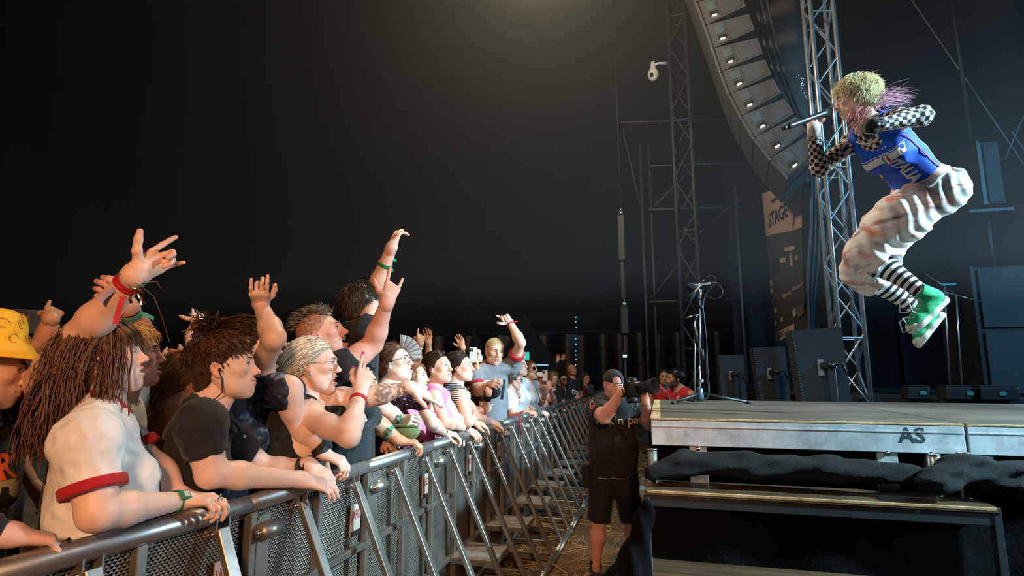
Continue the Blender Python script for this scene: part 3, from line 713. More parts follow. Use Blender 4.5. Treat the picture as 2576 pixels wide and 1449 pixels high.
    P.body = child(P, 'body', decimate(g.mesh('body'), .46), SKIN)
    # ---- hair
    if hair and hair[0] != 'none':
        nb = Mh.T @ ((N - ax*.13*sc) - H); ex = ((nb, np.array((.14, .10, .14)) if hair[0] in ('long', 'longfringe') else np.array((.15, .10, .12))),)
        hg = hair_geo(hair[0], hair[1], Mh, seed, q, hair[2] if len(hair) > 2 else None, ex); hg.xf(Mh * sc * hs, H); P.hair = child(P, 'hair', hg, HAIR)
    # ---- clothes
    if top:
        off = top.get('off', .014); f = Fld(top.get('vox', vox*1.05)); torso(f, off, .05, top.get('hem', .56)); sl = top.get('sleeve', .55); P.slv = sl
        for i in (0, 1):
            if sl > 0:
                e = S[i] + (P.E[i] - S[i]) * min(sl, 1); so = top.get('soff', .014)
                if sl <= 1: f.cone(S[i], e, ra[0] + so, ra[1]*1.05 + so + .006, .03, clipb=True)
                else:
                    f.cone(S[i], P.E[i], ra[0] + so, ra[1] + so, .03); e2 = P.E[i] + (P.Wr[i] - P.E[i]) * (sl - 1); f.cone(P.E[i], e2, ra[1] + so, ra[3]*1.1 + so, .03, clipb=True)
            else:
                aw = top.get('arm', .060); o = S[i] + (S[i] - N)*.30; f.cone(o - ax*.10 + (S[i]-N)*.1, o + ax*.10 - (S[i]-N)*.1, aw, aw, .03, op='s')
        nh = top.get('neck', .066) * sc; f.cone(N - ax*.035*sc + fw*top.get('scoop', .035), hb + ax*.08, nh*.86, nh*1.1, .012, op='s')
        if top.get('drop'): f.box(N - ax*(top['drop'] - .5)*sc, (.5, .5, .5), .0, .01, np.stack([rt, np.cross(ax, rt), ax], 1), op='s')
        if top.get('cut'): f.box(N - ax*(top['cut'] + .5)*sc, (.5, .5, .5), .0, .006, np.stack([rt, np.cross(ax, rt), ax], 1), op='s')
        wr = wrinkle(top.get('wr', .006), top.get('wf', 85), seed)
        P.top = child(P, top.get('name', 'tee_shirt'), Geo().add(*f.mesh(wr)), top['mat'])
        if top.get('trim'):
            for i in (0, 1):
                ff = Fld(.006); e = S[i] + (P.E[i] - S[i])*sl; e0 = S[i] + (P.E[i] - S[i])*(sl - .13); so = top.get('soff', .014) + .010
                t0 = (sl - .13)/sl; r0 = ra[0] + (ra[1]*1.05 + .006 - ra[0])*t0
                ff.cone(e0, e + unit(e - e0)*.005, r0 + so, ra[1]*1.05 + .006 + so, .004, clipa=True, clipb=True)
                child(P, 'sleeve_trim', Geo().add(*ff.mesh()), top['trim'])
        if top.get('trim') or top.get('collar'):
            ff = Fld(.006); torso(ff, off + .004, .05, .3); o = N - ax*.035*sc + fw*top.get('scoop', .035)
            ff.cone(o - ax*.1, hb + ax*.08, nh*.86 + .012, nh*1.1 + .014, .004, op='i'); ff.cone(o, hb + ax*.08, nh*.84, nh*1.08, .006, op='s')
            ff.box(N - ax*.6, (.5, .5, .5), 0, .004, np.stack([rt, np.cross(ax, rt), ax], 1), op='s')
            V, Q = ff.mesh(); child(P, 'collar', Geo().add(V, Q), top.get('collar') or top['trim'])
    if low is not None:
        f = Fld(.040 if not legs else .014)
        for i in (0, 1):
            hp_ = pel + rt*(1-2*i)*.085*sc; sp_ = rt*(1-2*i)*(.05 if legs else 0); kn = hp_*.5 + np.array([hp_[0], hp_[1], .06])*.5 + fw*.03 + sp_; an = np.array([hp_[0], hp_[1], .10]) - fw*.02 + sp_*1.6
            f.path([hp_, kn, an], [.105*th + hips*.5, .078*sc, .062*sc], .04) if not legs else f.cone(hp_, kn - np.array([0, 0, .03]), .100*th, .094*sc, .02, clipb=True)
        f.cone(pel + ax*.05, pel - ax*.06, .145*th + hips, .14*th + hips, .05, flat=(fw, 1.4))
        P.low = child(P, 'trousers' if not legs else 'shorts', Geo().add(*f.mesh(wrinkle(.008 if not legs else .004, 30 if not legs else 70, seed))), low if isinstance(low, bpy.types.Material) else cloth('low_%d_%d_%d' % low, low))
        if feet:
            for i in (0, 1):
                an = np.array([*(pel + rt*(1-2*i)*(.085*sc + (.08 if legs else 0)))[:2], .06]) - fw*.02; s = Fld(.028 if not legs else .010); s.cone(an, an + np.array([0,0,.05]), .05, .045, .03); s.cone(an - fw*.02 - np.array([0,0,.018]), an + fw*.17 - np.array([0,0,.022]), .042, .036, .03, flat=(up, 1.15))
                s.box((an[0], an[1], -.06), (.5, .5, .06), 0, .004, op='s'); child(P, 'shoe', Geo().add(*s.mesh()), cloth('shoe_dark', (40, 38, 40)))
    return P
def band(P, i, t, color, name='wristband', wd=.014, th=.003, material=None, extra=.001, g=None):
    """band on forearm i at t between elbow 0 and wrist 1"""
    E, Wp = P.E[i], P.Wr[i]; c = E + (Wp - E)*t; m = .28; ra = P.ra
    r = np.interp(t, [0, m, 1, 1.2], [ra[1]*.95, ra[2]*1.13, ra[3]*1.03, ra[3]*1.0]) + extra
    return child(P, name, ring_geo(c, Wp - E, r, wd, th), material or mat('band_%d_%d_%d' % color, srgb(*color), .6), smooth=False)
def band_tail(P, i, t, color, d, length=.05, wd=.010):
    E, Wp = P.E[i], P.Wr[i]; c = E + (Wp - E)*t; r_, t_ = view_frame(c); dv = unit(r_*d[0] + np.array([0, 0, 1.])*d[1] + t_*d[2]); s = c + dv * P.ra[3]*1.05
    sd = unit(np.cross(dv, t_)); g = g_grid(lambda u, v: s + np.outer(u*length, dv) + np.outer((v - .5)*wd, sd) + np.outer(np.sin(u*5)*.004, t_) + np.outer(-u*u*length*.3, (0, 0, 1)), 6, 2)
    g2 = Geo().add(g.v[0], g.f[0]); g2.add(g.v[0] + t_*.0015, g.f[0][:, ::-1])
    return child(P, 'band_tail', g2, mat('band_%d_%d_%d' % color, srgb(*color), .6), smooth=False)
def watch(P, i, t, color, face=(200, 205, 200), nv=(0, .3, 1)):
    E, Wp = P.E[i], P.Wr[i]; c = E + (Wp - E)*t; d = unit(Wp - E); r_, t_ = view_frame(c); n = r_*nv[0] + np.array([0, 0, 1.])*nv[1] + t_*nv[2]; n = unit(n - d*n.dot(d)); s = np.cross(n, d)
    r = np.interp(t, [0, .28, 1], [P.ra[1]*.95, P.ra[2]*1.13, P.ra[3]*1.03]); m = mat('band_%d_%d_%d' % color, srgb(*color), .5)
    o = child(P, 'watch', ring_geo(c, d, r + .001, .020, .003), m, smooth=False)
    M = np.stack([s, d, n], 1); k = obj('watch_case', g_box(c + n*(r + .006), (.016, .019, .005), M, .003), m, o, False); f = obj('watch_face', g_box(c + n*(r + .0115), (.010, .011, .0012), M, .0), mat('dial_%d_%d_%d' % face, srgb(*face), .3), o, False)
    return o
def glasses(P, color=(30, 25, 25), rw=.024, rh=.021, metal=0., thick=.0013, round_=True, dark=False):
    """spectacles on the face, in head axes"""
    m = mat('frame_%d_%d_%d' % color, srgb(*color), .3, metal); g = Geo(); ang = np.linspace(0, 2*math.pi, 22, endpoint=False); lens = Geo()
    for s in (-1, 1):
        e = 1 if round_ else .6
        x = s*.033 + rw*np.sign(np.cos(ang))*np.abs(np.cos(ang))**e; zz = -.003 + rh*np.sign(np.sin(ang))*np.abs(np.sin(ang))**e; y = .104 - np.abs(x)*.16
        p = np.stack([x, y, zz], 1); g_tube(p, thick, 6, False, g, closed=True)
        lens.add(np.concatenate([p, [[s*.033, .099, -.003]]]), np.stack([np.arange(22), (np.arange(22)+1) % 22, np.full(22, 22)], 1))
        g_tube([(s*(.033+rw), .098, .004), (s*.073, .075, .006), (s*.079, .0, .004), (s*.078, -.02, -.008)], thick*.9, 5, True, g)
    g_tube([(-.010, .103, .003), (0, .106, .005), (.010, .103, .003)], thick, 5, True, g)
    g.xf(P.Mh*P.sc, P.H); o = child(P, 'glasses', g, m); lens.xf(P.Mh*P.sc, P.H)
    if dark: obj('lens', lens, mat('lens_dark', (.01, .01, .012), .08), o)
    else:
        lm = MATS.get('lens_clear')
        if lm is None:
            lm = bpy.data.materials.new('lens_clear'); MATS['lens_clear'] = lm; lm.use_nodes = True; nt = lm.node_tree; nt.nodes.remove(nt.nodes['Principled BSDF'])
            tr = nt.nodes.new('ShaderNodeBsdfTransparent'); gl = nt.nodes.new('ShaderNodeBsdfGlossy'); gl.inputs['Roughness'].default_value = .02; mx = nt.nodes.new('ShaderNodeMixShader'); mx.inputs[0].default_value = .06
            nt.links.new(tr.outputs[0], mx.inputs[1]); nt.links.new(gl.outputs[0], mx.inputs[2]); nt.links.new(mx.outputs[0], nt.nodes['Material Output'].inputs[0])
        obj('lens', lens, lm, o)
    return o
def strap(P, name, pts, wd, material, target, off=.003, th=.002):
    """flat band laid over a garment along 3D points"""
    b = bvh_of(target); pts = np.asarray(pts, float); t = np.linspace(0, 1, 36); s = np.linspace(0, 1, len(pts)); Q = np.stack([np.interp(t, s, pts[:, i]) for i in range(3)], 1)
    for _ in range(3): Q[1:-1] = (Q[:-2] + 2*Q[1:-1] + Q[2:]) / 4
    nr = []
    for i in range(len(Q)):
        h = b.find_nearest(Vector(Q[i])); Q[i] = np.array(h[0]); n = np.array(h[1]); nr.append(n)
    nr = np.array(nr)
    for _ in range(4): Q[1:-1] = (Q[:-2] + 2*Q[1:-1] + Q[2:]) / 4; nr[1:-1] = (nr[:-2] + 2*nr[1:-1] + nr[2:]) / 4
    nr /= np.linalg.norm(nr, axis=1, keepdims=True); T = np.gradient(Q, axis=0); T /= np.linalg.norm(T, axis=1, keepdims=True) + 1e-9; B = np.cross(nr, T); Q = Q + nr*off
    V = np.stack([Q - B*wd/2, Q + B*wd/2, Q + B*wd/2 + nr*th, Q - B*wd/2 + nr*th], 1).reshape(-1, 3); i = np.arange(len(Q) - 1)[:, None]*4; k = np.arange(4)[None]; k2 = (k + 1) % 4
    return child(P, name, Geo().add(V, np.stack([i+k, i+k2, i+4+k2, i+4+k], 2).reshape(-1, 4)), material)
def loc(P, x, y, z):
    """point in the body's axes from the base of the neck: right, forward, up"""
    return P.N + P.rt*x + P.fw*y + P.ax*z

def tattoo(P, i, t0, t1, seed=0, ink=srgb(74, 70, 66), amt=.75):
    """ink in the skin of forearm i, in its vertex colours"""
    me = P.body.data; n = len(me.vertices); V = np.zeros(n*3); me.vertices.foreach_get('co', V); V = V.reshape(-1, 3); E, W = P.E[i], P.Wr[i]; d = W - E; L = np.linalg.norm(d); d = d/L
    q = V - E; t = q @ d/L; r = np.linalg.norm(q - np.outer(q @ d, d), axis=1); k = wrinkle(1., 150, seed); v = k(V[:, 0], V[:, 1], V[:, 2]); m = (t > t0) & (t < t1) & (r < .06)
    a = me.color_attributes['col']; C = np.zeros(n*4); a.data.foreach_get('color', C); C = C.reshape(-1, 4); w = np.clip((v + .25)*3, 0, 1)*amt*m*np.clip((t - t0)*8, 0, 1)*np.clip((t1 - t)*8, 0, 1); C[:, :3] = C[:, :3]*(1 - w[:, None]) + np.asarray(ink)*w[:, None]; a.data.foreach_set('color', C.ravel())
# ------------------------------------------------------------------ setting
def nodes_mat(name):
    m = bpy.data.materials.new(name); m.use_nodes = True; MATS[name] = m; nt = m.node_tree
    return m, nt, nt.nodes['Principled BSDF'], (lambda t, **k: nt.nodes.new(t)), nt.links.new
def dirt_mat():
    m, nt, b, N, ln = nodes_mat('dirt'); tc = N('ShaderNodeTexCoord'); n = N('ShaderNodeTexNoise'); n.inputs['Scale'].default_value = 2.2; n.inputs['Detail'].default_value = 9
    ln(tc.outputs['Object'], n.inputs['Vector']); r = N('ShaderNodeValToRGB'); ln(n.outputs['Fac'], r.inputs[0])
    r.color_ramp.elements[0].position = .3; r.color_ramp.elements[0].color = (*srgb(70, 52, 38), 1); r.color_ramp.elements[1].position = .72; r.color_ramp.elements[1].color = (*srgb(128, 98, 68), 1)
    ln(r.outputs[0], b.inputs['Base Color']); b.inputs['Roughness'].default_value = .95
    n2 = N('ShaderNodeTexNoise'); n2.inputs['Scale'].default_value = 30; n2.inputs['Detail'].default_value = 6; ln(tc.outputs['Object'], n2.inputs['Vector']); bp = N('ShaderNodeBump'); bp.inputs['Strength'].default_value = .8; bp.inputs['Distance'].default_value = .03; ln(n2.outputs[0], bp.inputs['Height']); ln(bp.outputs[0], b.inputs['Normal'])
    return m
def wood_mat(name, c1, c2, ax=0, rough=.55):
    m, nt, b, N, ln = nodes_mat(name); tc = N('ShaderNodeTexCoord'); mp = N('ShaderNodeMapping'); ln(tc.outputs['Object'], mp.inputs['Vector'])
    s = [28, 28, 28]; s[ax] = 1.4; mp.inputs['Scale'].default_value = s
    n = N('ShaderNodeTexNoise'); n.inputs['Scale'].default_value = 1.; n.inputs['Detail'].default_value = 7; ln(mp.outputs[0], n.inputs['Vector'])
    n3 = N('ShaderNodeTexNoise'); n3.inputs['Scale'].default_value = 1.7; n3.inputs['Detail'].default_value = 5; ln(tc.outputs['Object'], n3.inputs['Vector'])
    ad = N('ShaderNodeMath'); ad.operation = 'MULTIPLY_ADD'; ad.inputs[1].default_value = .55; ln(n.outputs[0], ad.inputs[0]); ml = N('ShaderNodeMath'); ml.operation = 'MULTIPLY'; ml.inputs[1].default_value = .45; ln(n3.outputs[0], ml.inputs[0]); ln(ml.outputs[0], ad.inputs[2])
    r = N('ShaderNodeValToRGB'); ln(ad.outputs[0], r.inputs[0]); r.color_ramp.elements[0].position = .36; r.color_ramp.elements[0].color = (*c1, 1); r.color_ramp.elements[1].position = .64; r.color_ramp.elements[1].color = (*c2, 1)
    ln(r.outputs[0], b.inputs['Base Color']); b.inputs['Roughness'].default_value = rough
    bp = N('ShaderNodeBump'); bp.inputs['Strength'].default_value = .15; bp.inputs['Distance'].default_value = .004; ln(n.outputs[0], bp.inputs['Height']); ln(bp.outputs[0], b.inputs['Normal'])
    return m
def alu_mat(name, c, rough=.38, scr=.35, metal=.85):
    """scuffed aluminium: scratches, grime"""
    m, nt, b, N, ln = nodes_mat(name); tc = N('ShaderNodeTexCoord'); n = N('ShaderNodeTexNoise'); n.inputs['Scale'].default_value = 6; n.inputs['Detail'].default_value = 10; n.inputs['Roughness'].default_value = .7; ln(tc.outputs['Object'], n.inputs['Vector'])
    r = N('ShaderNodeValToRGB'); ln(n.outputs[0], r.inputs[0]); r.color_ramp.elements[0].position = .32; r.color_ramp.elements[0].color = (*[x*(1-scr) for x in c], 1); r.color_ramp.elements[1].position = .6; r.color_ramp.elements[1].color = (*c, 1)
    ln(r.outputs[0], b.inputs['Base Color']); b.inputs['Metallic'].default_value = metal
    mr = N('ShaderNodeMapRange'); mr.inputs['To Min'].default_value = rough + .15; mr.inputs['To Max'].default_value = rough - .08; ln(n.outputs[0], mr.inputs[0]); ln(mr.outputs[0], b.inputs['Roughness'])
    return m
def perf_mat():
    """expanded metal sheet: diamond openings between bright ribs"""
    m, nt, b, N, ln = nodes_mat('perforated_sheet'); tc = N('ShaderNodeTexCoord'); sx = N('ShaderNodeSeparateXYZ'); ln(tc.outputs['Object'], sx.inputs[0])
    def M(op, a, bb=None):
        k = N('ShaderNodeMath'); k.operation = op
        for i, v in enumerate((a, bb)):
            if v is None: continue
            if isinstance(v, (int, float)): k.inputs[i].default_value = v
            else: ln(v, k.inputs[i])
        return k.outputs[0]
    u = M('MULTIPLY', sx.outputs['Y'], 62.); v = M('MULTIPLY', sx.outputs['Z'], 100.)
    row = M('FLOOR', v); par = M('MULTIPLY', M('MODULO', row, 2.), .5)
    fu = M('ABSOLUTE', M('SUBTRACT', M('FRACT', M('ADD', u, par)), .5)); fv = M('ABSOLUTE', M('SUBTRACT', M('FRACT', v), .5))
    d = M('ADD', M('MULTIPLY', fu, 1.15), M('MULTIPLY', fv, .95)); hole = M('LESS_THAN', d, .46)
    n = N('ShaderNodeTexNoise'); n.inputs['Scale'].default_value = 7; n.inputs['Detail'].default_value = 6; ln(tc.outputs['Object'], n.inputs['Vector']); r = N('ShaderNodeValToRGB'); ln(n.outputs[0], r.inputs[0])
    r.color_ramp.elements[0].position = .3; r.color_ramp.elements[0].color = (.20, .165, .13, 1); r.color_ramp.elements[1].position = .7; r.color_ramp.elements[1].color = (.44, .40, .35, 1)  # brown ramp: dust tone with warm lamp light painted into the sheet colour
    ln(r.outputs[0], b.inputs['Base Color']); b.inputs['Metallic'].default_value = .75; b.inputs['Roughness'].default_value = .42
    bp = N('ShaderNodeBump'); bp.inputs['Strength'].default_value = .8; bp.inputs['Distance'].default_value = .006; ln(d, bp.inputs['Height']); ln(bp.outputs[0], b.inputs['Normal'])
    tr = N('ShaderNodeBsdfTransparent'); mx = N('ShaderNodeMixShader'); ln(hole, mx.inputs[0]); ln(b.outputs[0], mx.inputs[1]); ln(tr.outputs[0], mx.inputs[2]); ln(mx.outputs[0], nt.nodes['Material Output'].inputs[0])
    return m
ALU = alu_mat('galvanised_steel', (.40, .375, .34), .40, .45); ALUW = alu_mat('stage_aluminium', (.66, .68, .70), .5, .5, .55); RAILM = alu_mat('handrail_aluminium', (.46, .45, .44), .36, .4)  # ALU: brownish dust tint also has the pit's warm light put into it
PERF = perf_mat(); BLK = mat('black_paint', (.012, .012, .014), .45, bump=(60, .1)); BLKR = mat('black_rubber', (.015, .015, .015), .8); DKST = mat('dark_steel', (.055, .06, .065), .42, .6)
BLKC = mat('black_drape', (.004, .004, .005), .95, spec=.08, bump=(40, .5), var=(6, .4)); TENTM = mat('tent_canvas', (.016, .017, .022), .85, bump=(3, .3), var=(1.2, .25))
TRUSS = mat('truss_aluminium', (.50, .52, .55), .38, .8, var=(12, .25)); CHROME = mat('chrome', (.75, .76, .78), .18, 1.); SCAF = mat('scaffold_steel', (.05, .05, .055), .55, .4, var=(8, .3))
def struct(name, g, m, parent=None, smooth=False):
    o = obj(name, g, m, parent, smooth)
    if parent is None: o['kind'] = 'structure'
    return o
# ground and tent
struct('floor', g_grid(lambda u, v: np.stack([-30 + u*50, -4 + v*34, 0*u], 1), 2, 2), dirt_mat())
wb = struct('wall_back', g_grid(lambda u, v: np.stack([-26 + u*36, 23 + .10*np.sin(u*150), v*3.25], 1), 220, 2), mat('tent_wall_film', (.010, .012, .020), .35, bump=(5, .6), var=(2, .4)), smooth=True)
for k in range(30):
    x = -21.5 + k*.98
    o = obj('wall_pole', g_tube([(x, 22.8, 0), (x, 22.8, 3.35)], .028, 8), SCAF, wb)
obj('eaves_beam', g_bar((-26, 22.8, 3.3), (10, 22.8, 3.3), .06, .09), SCAF, wb)
struct('ceiling', g_grid(lambda u, v: np.stack([-26 + u*46, -4 + v*27.2, 3.3 + 9.5*(1 - np.abs(v*1.65 - .65)**1.4) + .08*np.sin(u*60)], 1), 90, 30), TENTM, smooth=True)
struct('wall_left', g_grid(lambda u, v: np.stack([-20 + .12*np.sin(u*90), -4 + u*27.2, v*9.], 1), 120, 2), TENTM, smooth=True)
struct('wall_right', g_grid(lambda u, v: np.stack([5.2 + u*8.8, 14.2 - u*4.5 + .10*np.sin(u*70), v*10.], 1), 120, 2), mat('backdrop_cloth', (.020, .030, .040), .9, bump=(8, .3)), smooth=True)
struct('wall_stage_side', g_grid(lambda u, v: np.stack([1.9 + u*3.4, 15.5 - u*1.3 + .08*np.sin(u*40), v*11.], 1), 60, 2), mat('side_drape', (.012, .014, .018), .9), smooth=True)
# straw in the pit
def straw(n, x0, x1, y0, y1, seed):
    r = np.random.RandomState(seed); P = np.stack([x0 + r.rand(n)*(x1-x0), y0 + r.rand(n)*(y1-y0), .004 + r.rand(n)**3*.05], 1)
    cl = np.sin(P[:, 0]*9 + 1)*np.sin(P[:, 1]*5.3) + .6*r.randn(n); P = P[cl > -.1]; n = len(P)
    a = r.rand(n)*6.28; ln = .04 + r.rand(n)*.14; D = np.stack([np.cos(a), np.sin(a), (r.rand(n) - .35)*.5], 1)*ln[:, None]/2; S = np.stack([-np.sin(a), np.cos(a), 0*a], 1)*(.0012 + r.rand(n)*.0022)[:, None]; U = np.array([0, 0, .002])
    P[:, 2] += np.abs(D[:, 2])
    V = np.stack([P - D - S, P - D + S, P - D + U, P + D - S, P + D + S, P + D + U], 1).reshape(-1, 3); i = np.arange(n)[:, None]*6
    Fq = np.concatenate([i + np.array(q) for q in ((0, 1, 4, 3), (1, 2, 5, 4), (2, 0, 3, 5))]); C = np.repeat(np.array(srgb(196, 158, 98))*(.5 + .7*r.rand(n, 1)), 6, 0)
    return Geo().add(V, Fq, C)
o = obj('straw', straw(5200, -1.45, .05, 3.2, 13, 3), mat('straw', vcol=True, rough=.7), smooth=False); tag(o, 'loose yellow straw scattered over the dirt of the pit', 'straw', kind='stuff')
# ------------------------------------------------------------------ crowd barrier: joined units along the pit
RX, RZ, UL = -1.49, 1.160, .855
def barrier_unit():
    """one unit, joint to joint along +Y, origin on the ground under the rail"""
    t = thing('barrier_unit', 'unit', 'barrier'); L = UL
    obj('handrail', g_tube([(0, .002, RZ), (0, .05, RZ), (0, .052, RZ), (0, L - .06, RZ), (0, L - .055, RZ), (0, L - .002, RZ)], [.031, .031, .034, .034, .031, .031], 20), RAILM, t)
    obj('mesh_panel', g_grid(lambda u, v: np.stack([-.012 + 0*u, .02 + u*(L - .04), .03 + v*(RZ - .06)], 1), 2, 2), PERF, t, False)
    obj('back_sheet', g_box((-.040, L/2, .56), (.003, L/2 - .01, .54)), mat('barrier_backing', (.050, .043, .037), .6, .3), t, False)
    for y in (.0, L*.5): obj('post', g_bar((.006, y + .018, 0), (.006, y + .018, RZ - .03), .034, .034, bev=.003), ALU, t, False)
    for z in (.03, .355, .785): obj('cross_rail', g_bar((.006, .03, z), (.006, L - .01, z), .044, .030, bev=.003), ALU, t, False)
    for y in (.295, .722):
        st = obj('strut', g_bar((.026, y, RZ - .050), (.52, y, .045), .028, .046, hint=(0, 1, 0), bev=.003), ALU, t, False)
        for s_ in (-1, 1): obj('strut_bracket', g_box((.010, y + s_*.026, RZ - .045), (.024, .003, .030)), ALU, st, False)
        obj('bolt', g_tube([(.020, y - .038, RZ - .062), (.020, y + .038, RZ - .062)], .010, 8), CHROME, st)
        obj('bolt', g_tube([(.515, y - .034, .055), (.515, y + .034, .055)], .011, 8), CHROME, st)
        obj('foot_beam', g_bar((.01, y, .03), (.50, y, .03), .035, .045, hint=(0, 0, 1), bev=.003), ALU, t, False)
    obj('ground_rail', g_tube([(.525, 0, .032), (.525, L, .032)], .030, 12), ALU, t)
    # step board between the struts
    sy = .535; sb = obj('step_board', g_box((.185, sy, .36), (.162, .185, .007), bev=.003), mat('step_plate', (.36, .32, .28), .6, .5, bump=(160, .3), var=(14, .3)), t, False)
    for c_, h_ in (((.185, sy - .185, .342), (.162, .004, .018)), ((.185, sy + .185, .342), (.162, .004, .018)), ((.347, sy, .342), (.004, .185, .018))): obj('step_frame', g_box(c_, h_), ALU, sb, False)
    for y in (sy - .165, sy + .165): obj('step_bracket', g_bar((-.01, y, .338), (.33, y, .338), .02, .02), ALU, sb, False)
    # coupling sleeve and pin at the joint
    c = obj('coupling', g_tube([(.040, .030, 1.055), (.040, .130, 1.055)], .032, 14), ALU, t); obj('coupling_pin', g_tube([(.040, .012, 1.055), (.040, .032, 1.055)], .014, 8), CHROME, c)
    obj('coupling_plate', g_box((.014, .078, .99), (.005, .036, .12), bev=.003), ALU, t, False)
    # maker's plate
    p = obj('maker_plate', g_box((.006, L - .085, .925), (.003, .046, .072), bev=.001), mat('plate_white', srgb(176, 168, 158), .5), t, False)
    tx = text_geo('JAPO', .052, .0004, .0004); tx.xf(np.array([[0, 0, 1], [.72, 0, 0], [0, 1.25, 0]]), (.0096, L - .085, .945)); obj('lettering', tx, mat('maker_red', srgb(150, 40, 34), .5), p, False)
    obj('dark_strip', g_box((.0096, L - .085, .862), (.0008, .044, .012)), mat('plate_black', srgb(40, 34, 32), .5), p, False)
    return t
proto = barrier_unit(); Y0J = 1.83
for k in range(-1, 17):
    o = proto if k == -1 else copy_tree(proto)
    yj = Y0J + k*UL; x = RX; o.rotation_euler.z = 0
    if k == -1: o.rotation_euler.z = -math.atan2(.085, UL); x = RX - .085; yj = Y0J - math.cos(o.rotation_euler.z)*UL
    if k >= 9: x = RX - .010*(k - 9)
    o.location = (x, yj, 0); o['group'] = 'crowd barrier units along the pit'
    near = {-1: 'barrier unit cut off by the left and bottom edges of the picture', 0: 'barrier unit under the hands of the person in the black polo shirt', 1: 'barrier unit below the white-haired woman, left of the tanned gripping hand', 2: 'barrier unit whose handrail the tanned hand with a teal watch grips', 3: 'barrier unit below the woman in the pink top', 4: 'barrier unit below the woman in the striped top', 5: 'barrier unit with a red lanyard tied to its handrail'}
    o['label'] = near.get(k, 'steel barrier unit far down the pit, %s past the red lanyard' % ['first', 'second', 'third', 'fourth', 'fifth', 'sixth', 'seventh', 'eighth', 'ninth', 'tenth', 'eleventh'][min(k - 6, 10)])
# ------------------------------------------------------------------ thrust stage deck
DZ, DY0, DY1, DX0 = 1.364, 3.66, 6.10, -.068
SEAM = onZ(2368, 1056, DZ)[0]; FA = .152
PLY = wood_mat('phenolic_ply', srgb(66, 57, 48), srgb(108, 96, 82), 0, .5); RAWW = wood_mat('bare_ply', srgb(150, 116, 78), srgb(204, 172, 126), 1, .55)
def deck(name, label, x0, x1, edge, mark=None):
    t = thing(name, label, 'stage deck', ((x0 + x1)/2, DY0, 0), 'stage decks'); cx = (x0 + x1)/2
    def put(nm, g, m, par=t, sm=False):
        o = obj(nm, g.xf(np.eye(3), (-cx, -DY0, 0)) if par is t else g, m, par, sm); return o
    put('top_panel', g_box(((x0 + (edge or 0) + x1)/2, (DY0 + .012 + DY1)/2, DZ - .010), ((x1 - x0 - (edge or 0))/2 - .002, (DY1 - DY0 - .012)/2, .010)), PLY)
    if edge: put('edge_board', g_box((x0 + edge/2, (DY0 + .012 + DY1)/2, DZ - .010), (edge/2, (DY1 - DY0 - .012)/2, .010)), RAWW)
    put('front_lip', g_box((cx, DY0 + .005, DZ - .007), ((x1 - x0)/2 - .002, .007, .006), bev=.002), RAWW)
    fa = put('fascia', g_box((cx, DY0 + .02, DZ - .014 - FA/2), ((x1 - x0)/2 - .003, .02, FA/2), bev=.004), ALUW)
    put('fascia_rib', g_box((cx, DY0 - .001, DZ - .050), ((x1 - x0)/2 - .004, .003, .003)), ALUW)
    put('side_beam', g_box((x0 + .02, (DY0 + DY1)/2, DZ - .02 - FA/2), (.018, (DY1 - DY0)/2 - .05, FA/2)), ALUW); put('side_beam', g_box((x1 - .02, (DY0 + DY1)/2, DZ - .02 - FA/2), (.018, (DY1 - DY0)/2 - .05, FA/2)), ALUW)
    put('back_beam', g_box((cx, DY1 - .02, DZ - .02 - FA/2), ((x1 - x0)/2 - .04, .02, FA/2)), ALUW)
    if mark:
        tx = text_geo(mark, .115, .0001, .003); tx.xf(np.array([[1, 0, 0], [0, 0, -1], [0, 1, 0]]), onY(2294, 1097, DY0) + np.array((0, -.0012, 0))); put('stencil_lettering', tx, mat('stencil_black', srgb(36, 50, 60), .7))
    return t
deck('stage_deck', 'thrust stage deck with pale edge board and AS stencilled on its metal edge', DX0, SEAM - .004, .062, 'AS')
deck('stage_deck', 'stage deck at the right picture edge, past the seam beside the AS stencil', SEAM + .004, SEAM + 1.75, None)
def leg(px, top, z0, wpx, label, nm='deck_leg'):
    a = onY(px, top, DY0 + .03); b = np.array([a[0], a[1], 0]); t = thing(nm, label, 'stage leg', b)
    w = wpx/1400*np.dot(a - CAM, RW @ np.array([0, 0, 1.])); obj('upright', g_bar((0, .02, 0), (0, .02, a[2]), w, .05, hint=(0, 1, 0), bev=.003), ALU, t, False)
    obj('collar_plate', g_box((0, -.012, a[2] - .05), (w*.5, .006, .055), bev=.003), ALUW, t, False); obj('bolt', g_tube([(0, -.03, a[2] - .035), (0, -.01, a[2] - .035)], .012, 8), CHROME, t); obj('base_plate', g_box((0, .02, .006), (.07, .07, .006)), ALU, t, False)
leg(1755, 1113, 0, 42, 'galvanised deck leg at the photographer end of the fascia'); leg(2227, 1122, 0, 46, 'wide galvanised deck leg below the AS stencil'); leg(2334, 1124, 0, 15, 'narrow deck leg beside the seam of the decks')
for px, py, s, lb in ((1641, 1138, 1.0, 'short steel spigot at the left end of the upper black bundle'), (2352, 1153, .9, 'short steel spigot next to the narrow deck leg'), (2424, 1148, 1.1, 'square steel spigot above the right black bundle')):
    a = onY(px, py, DY0 - .05); t = thing('spigot', lb, 'spigot', (a[0], a[1], 0))
    obj('tube', g_tube([(0, 0, 0), (0, 0, a[2] + .015)], .028*s, 14), ALU, t); obj('cap', g_tube([(0, 0, a[2] + .015), (0, 0, a[2] + .022)], .031*s, 14), CHROME, t)
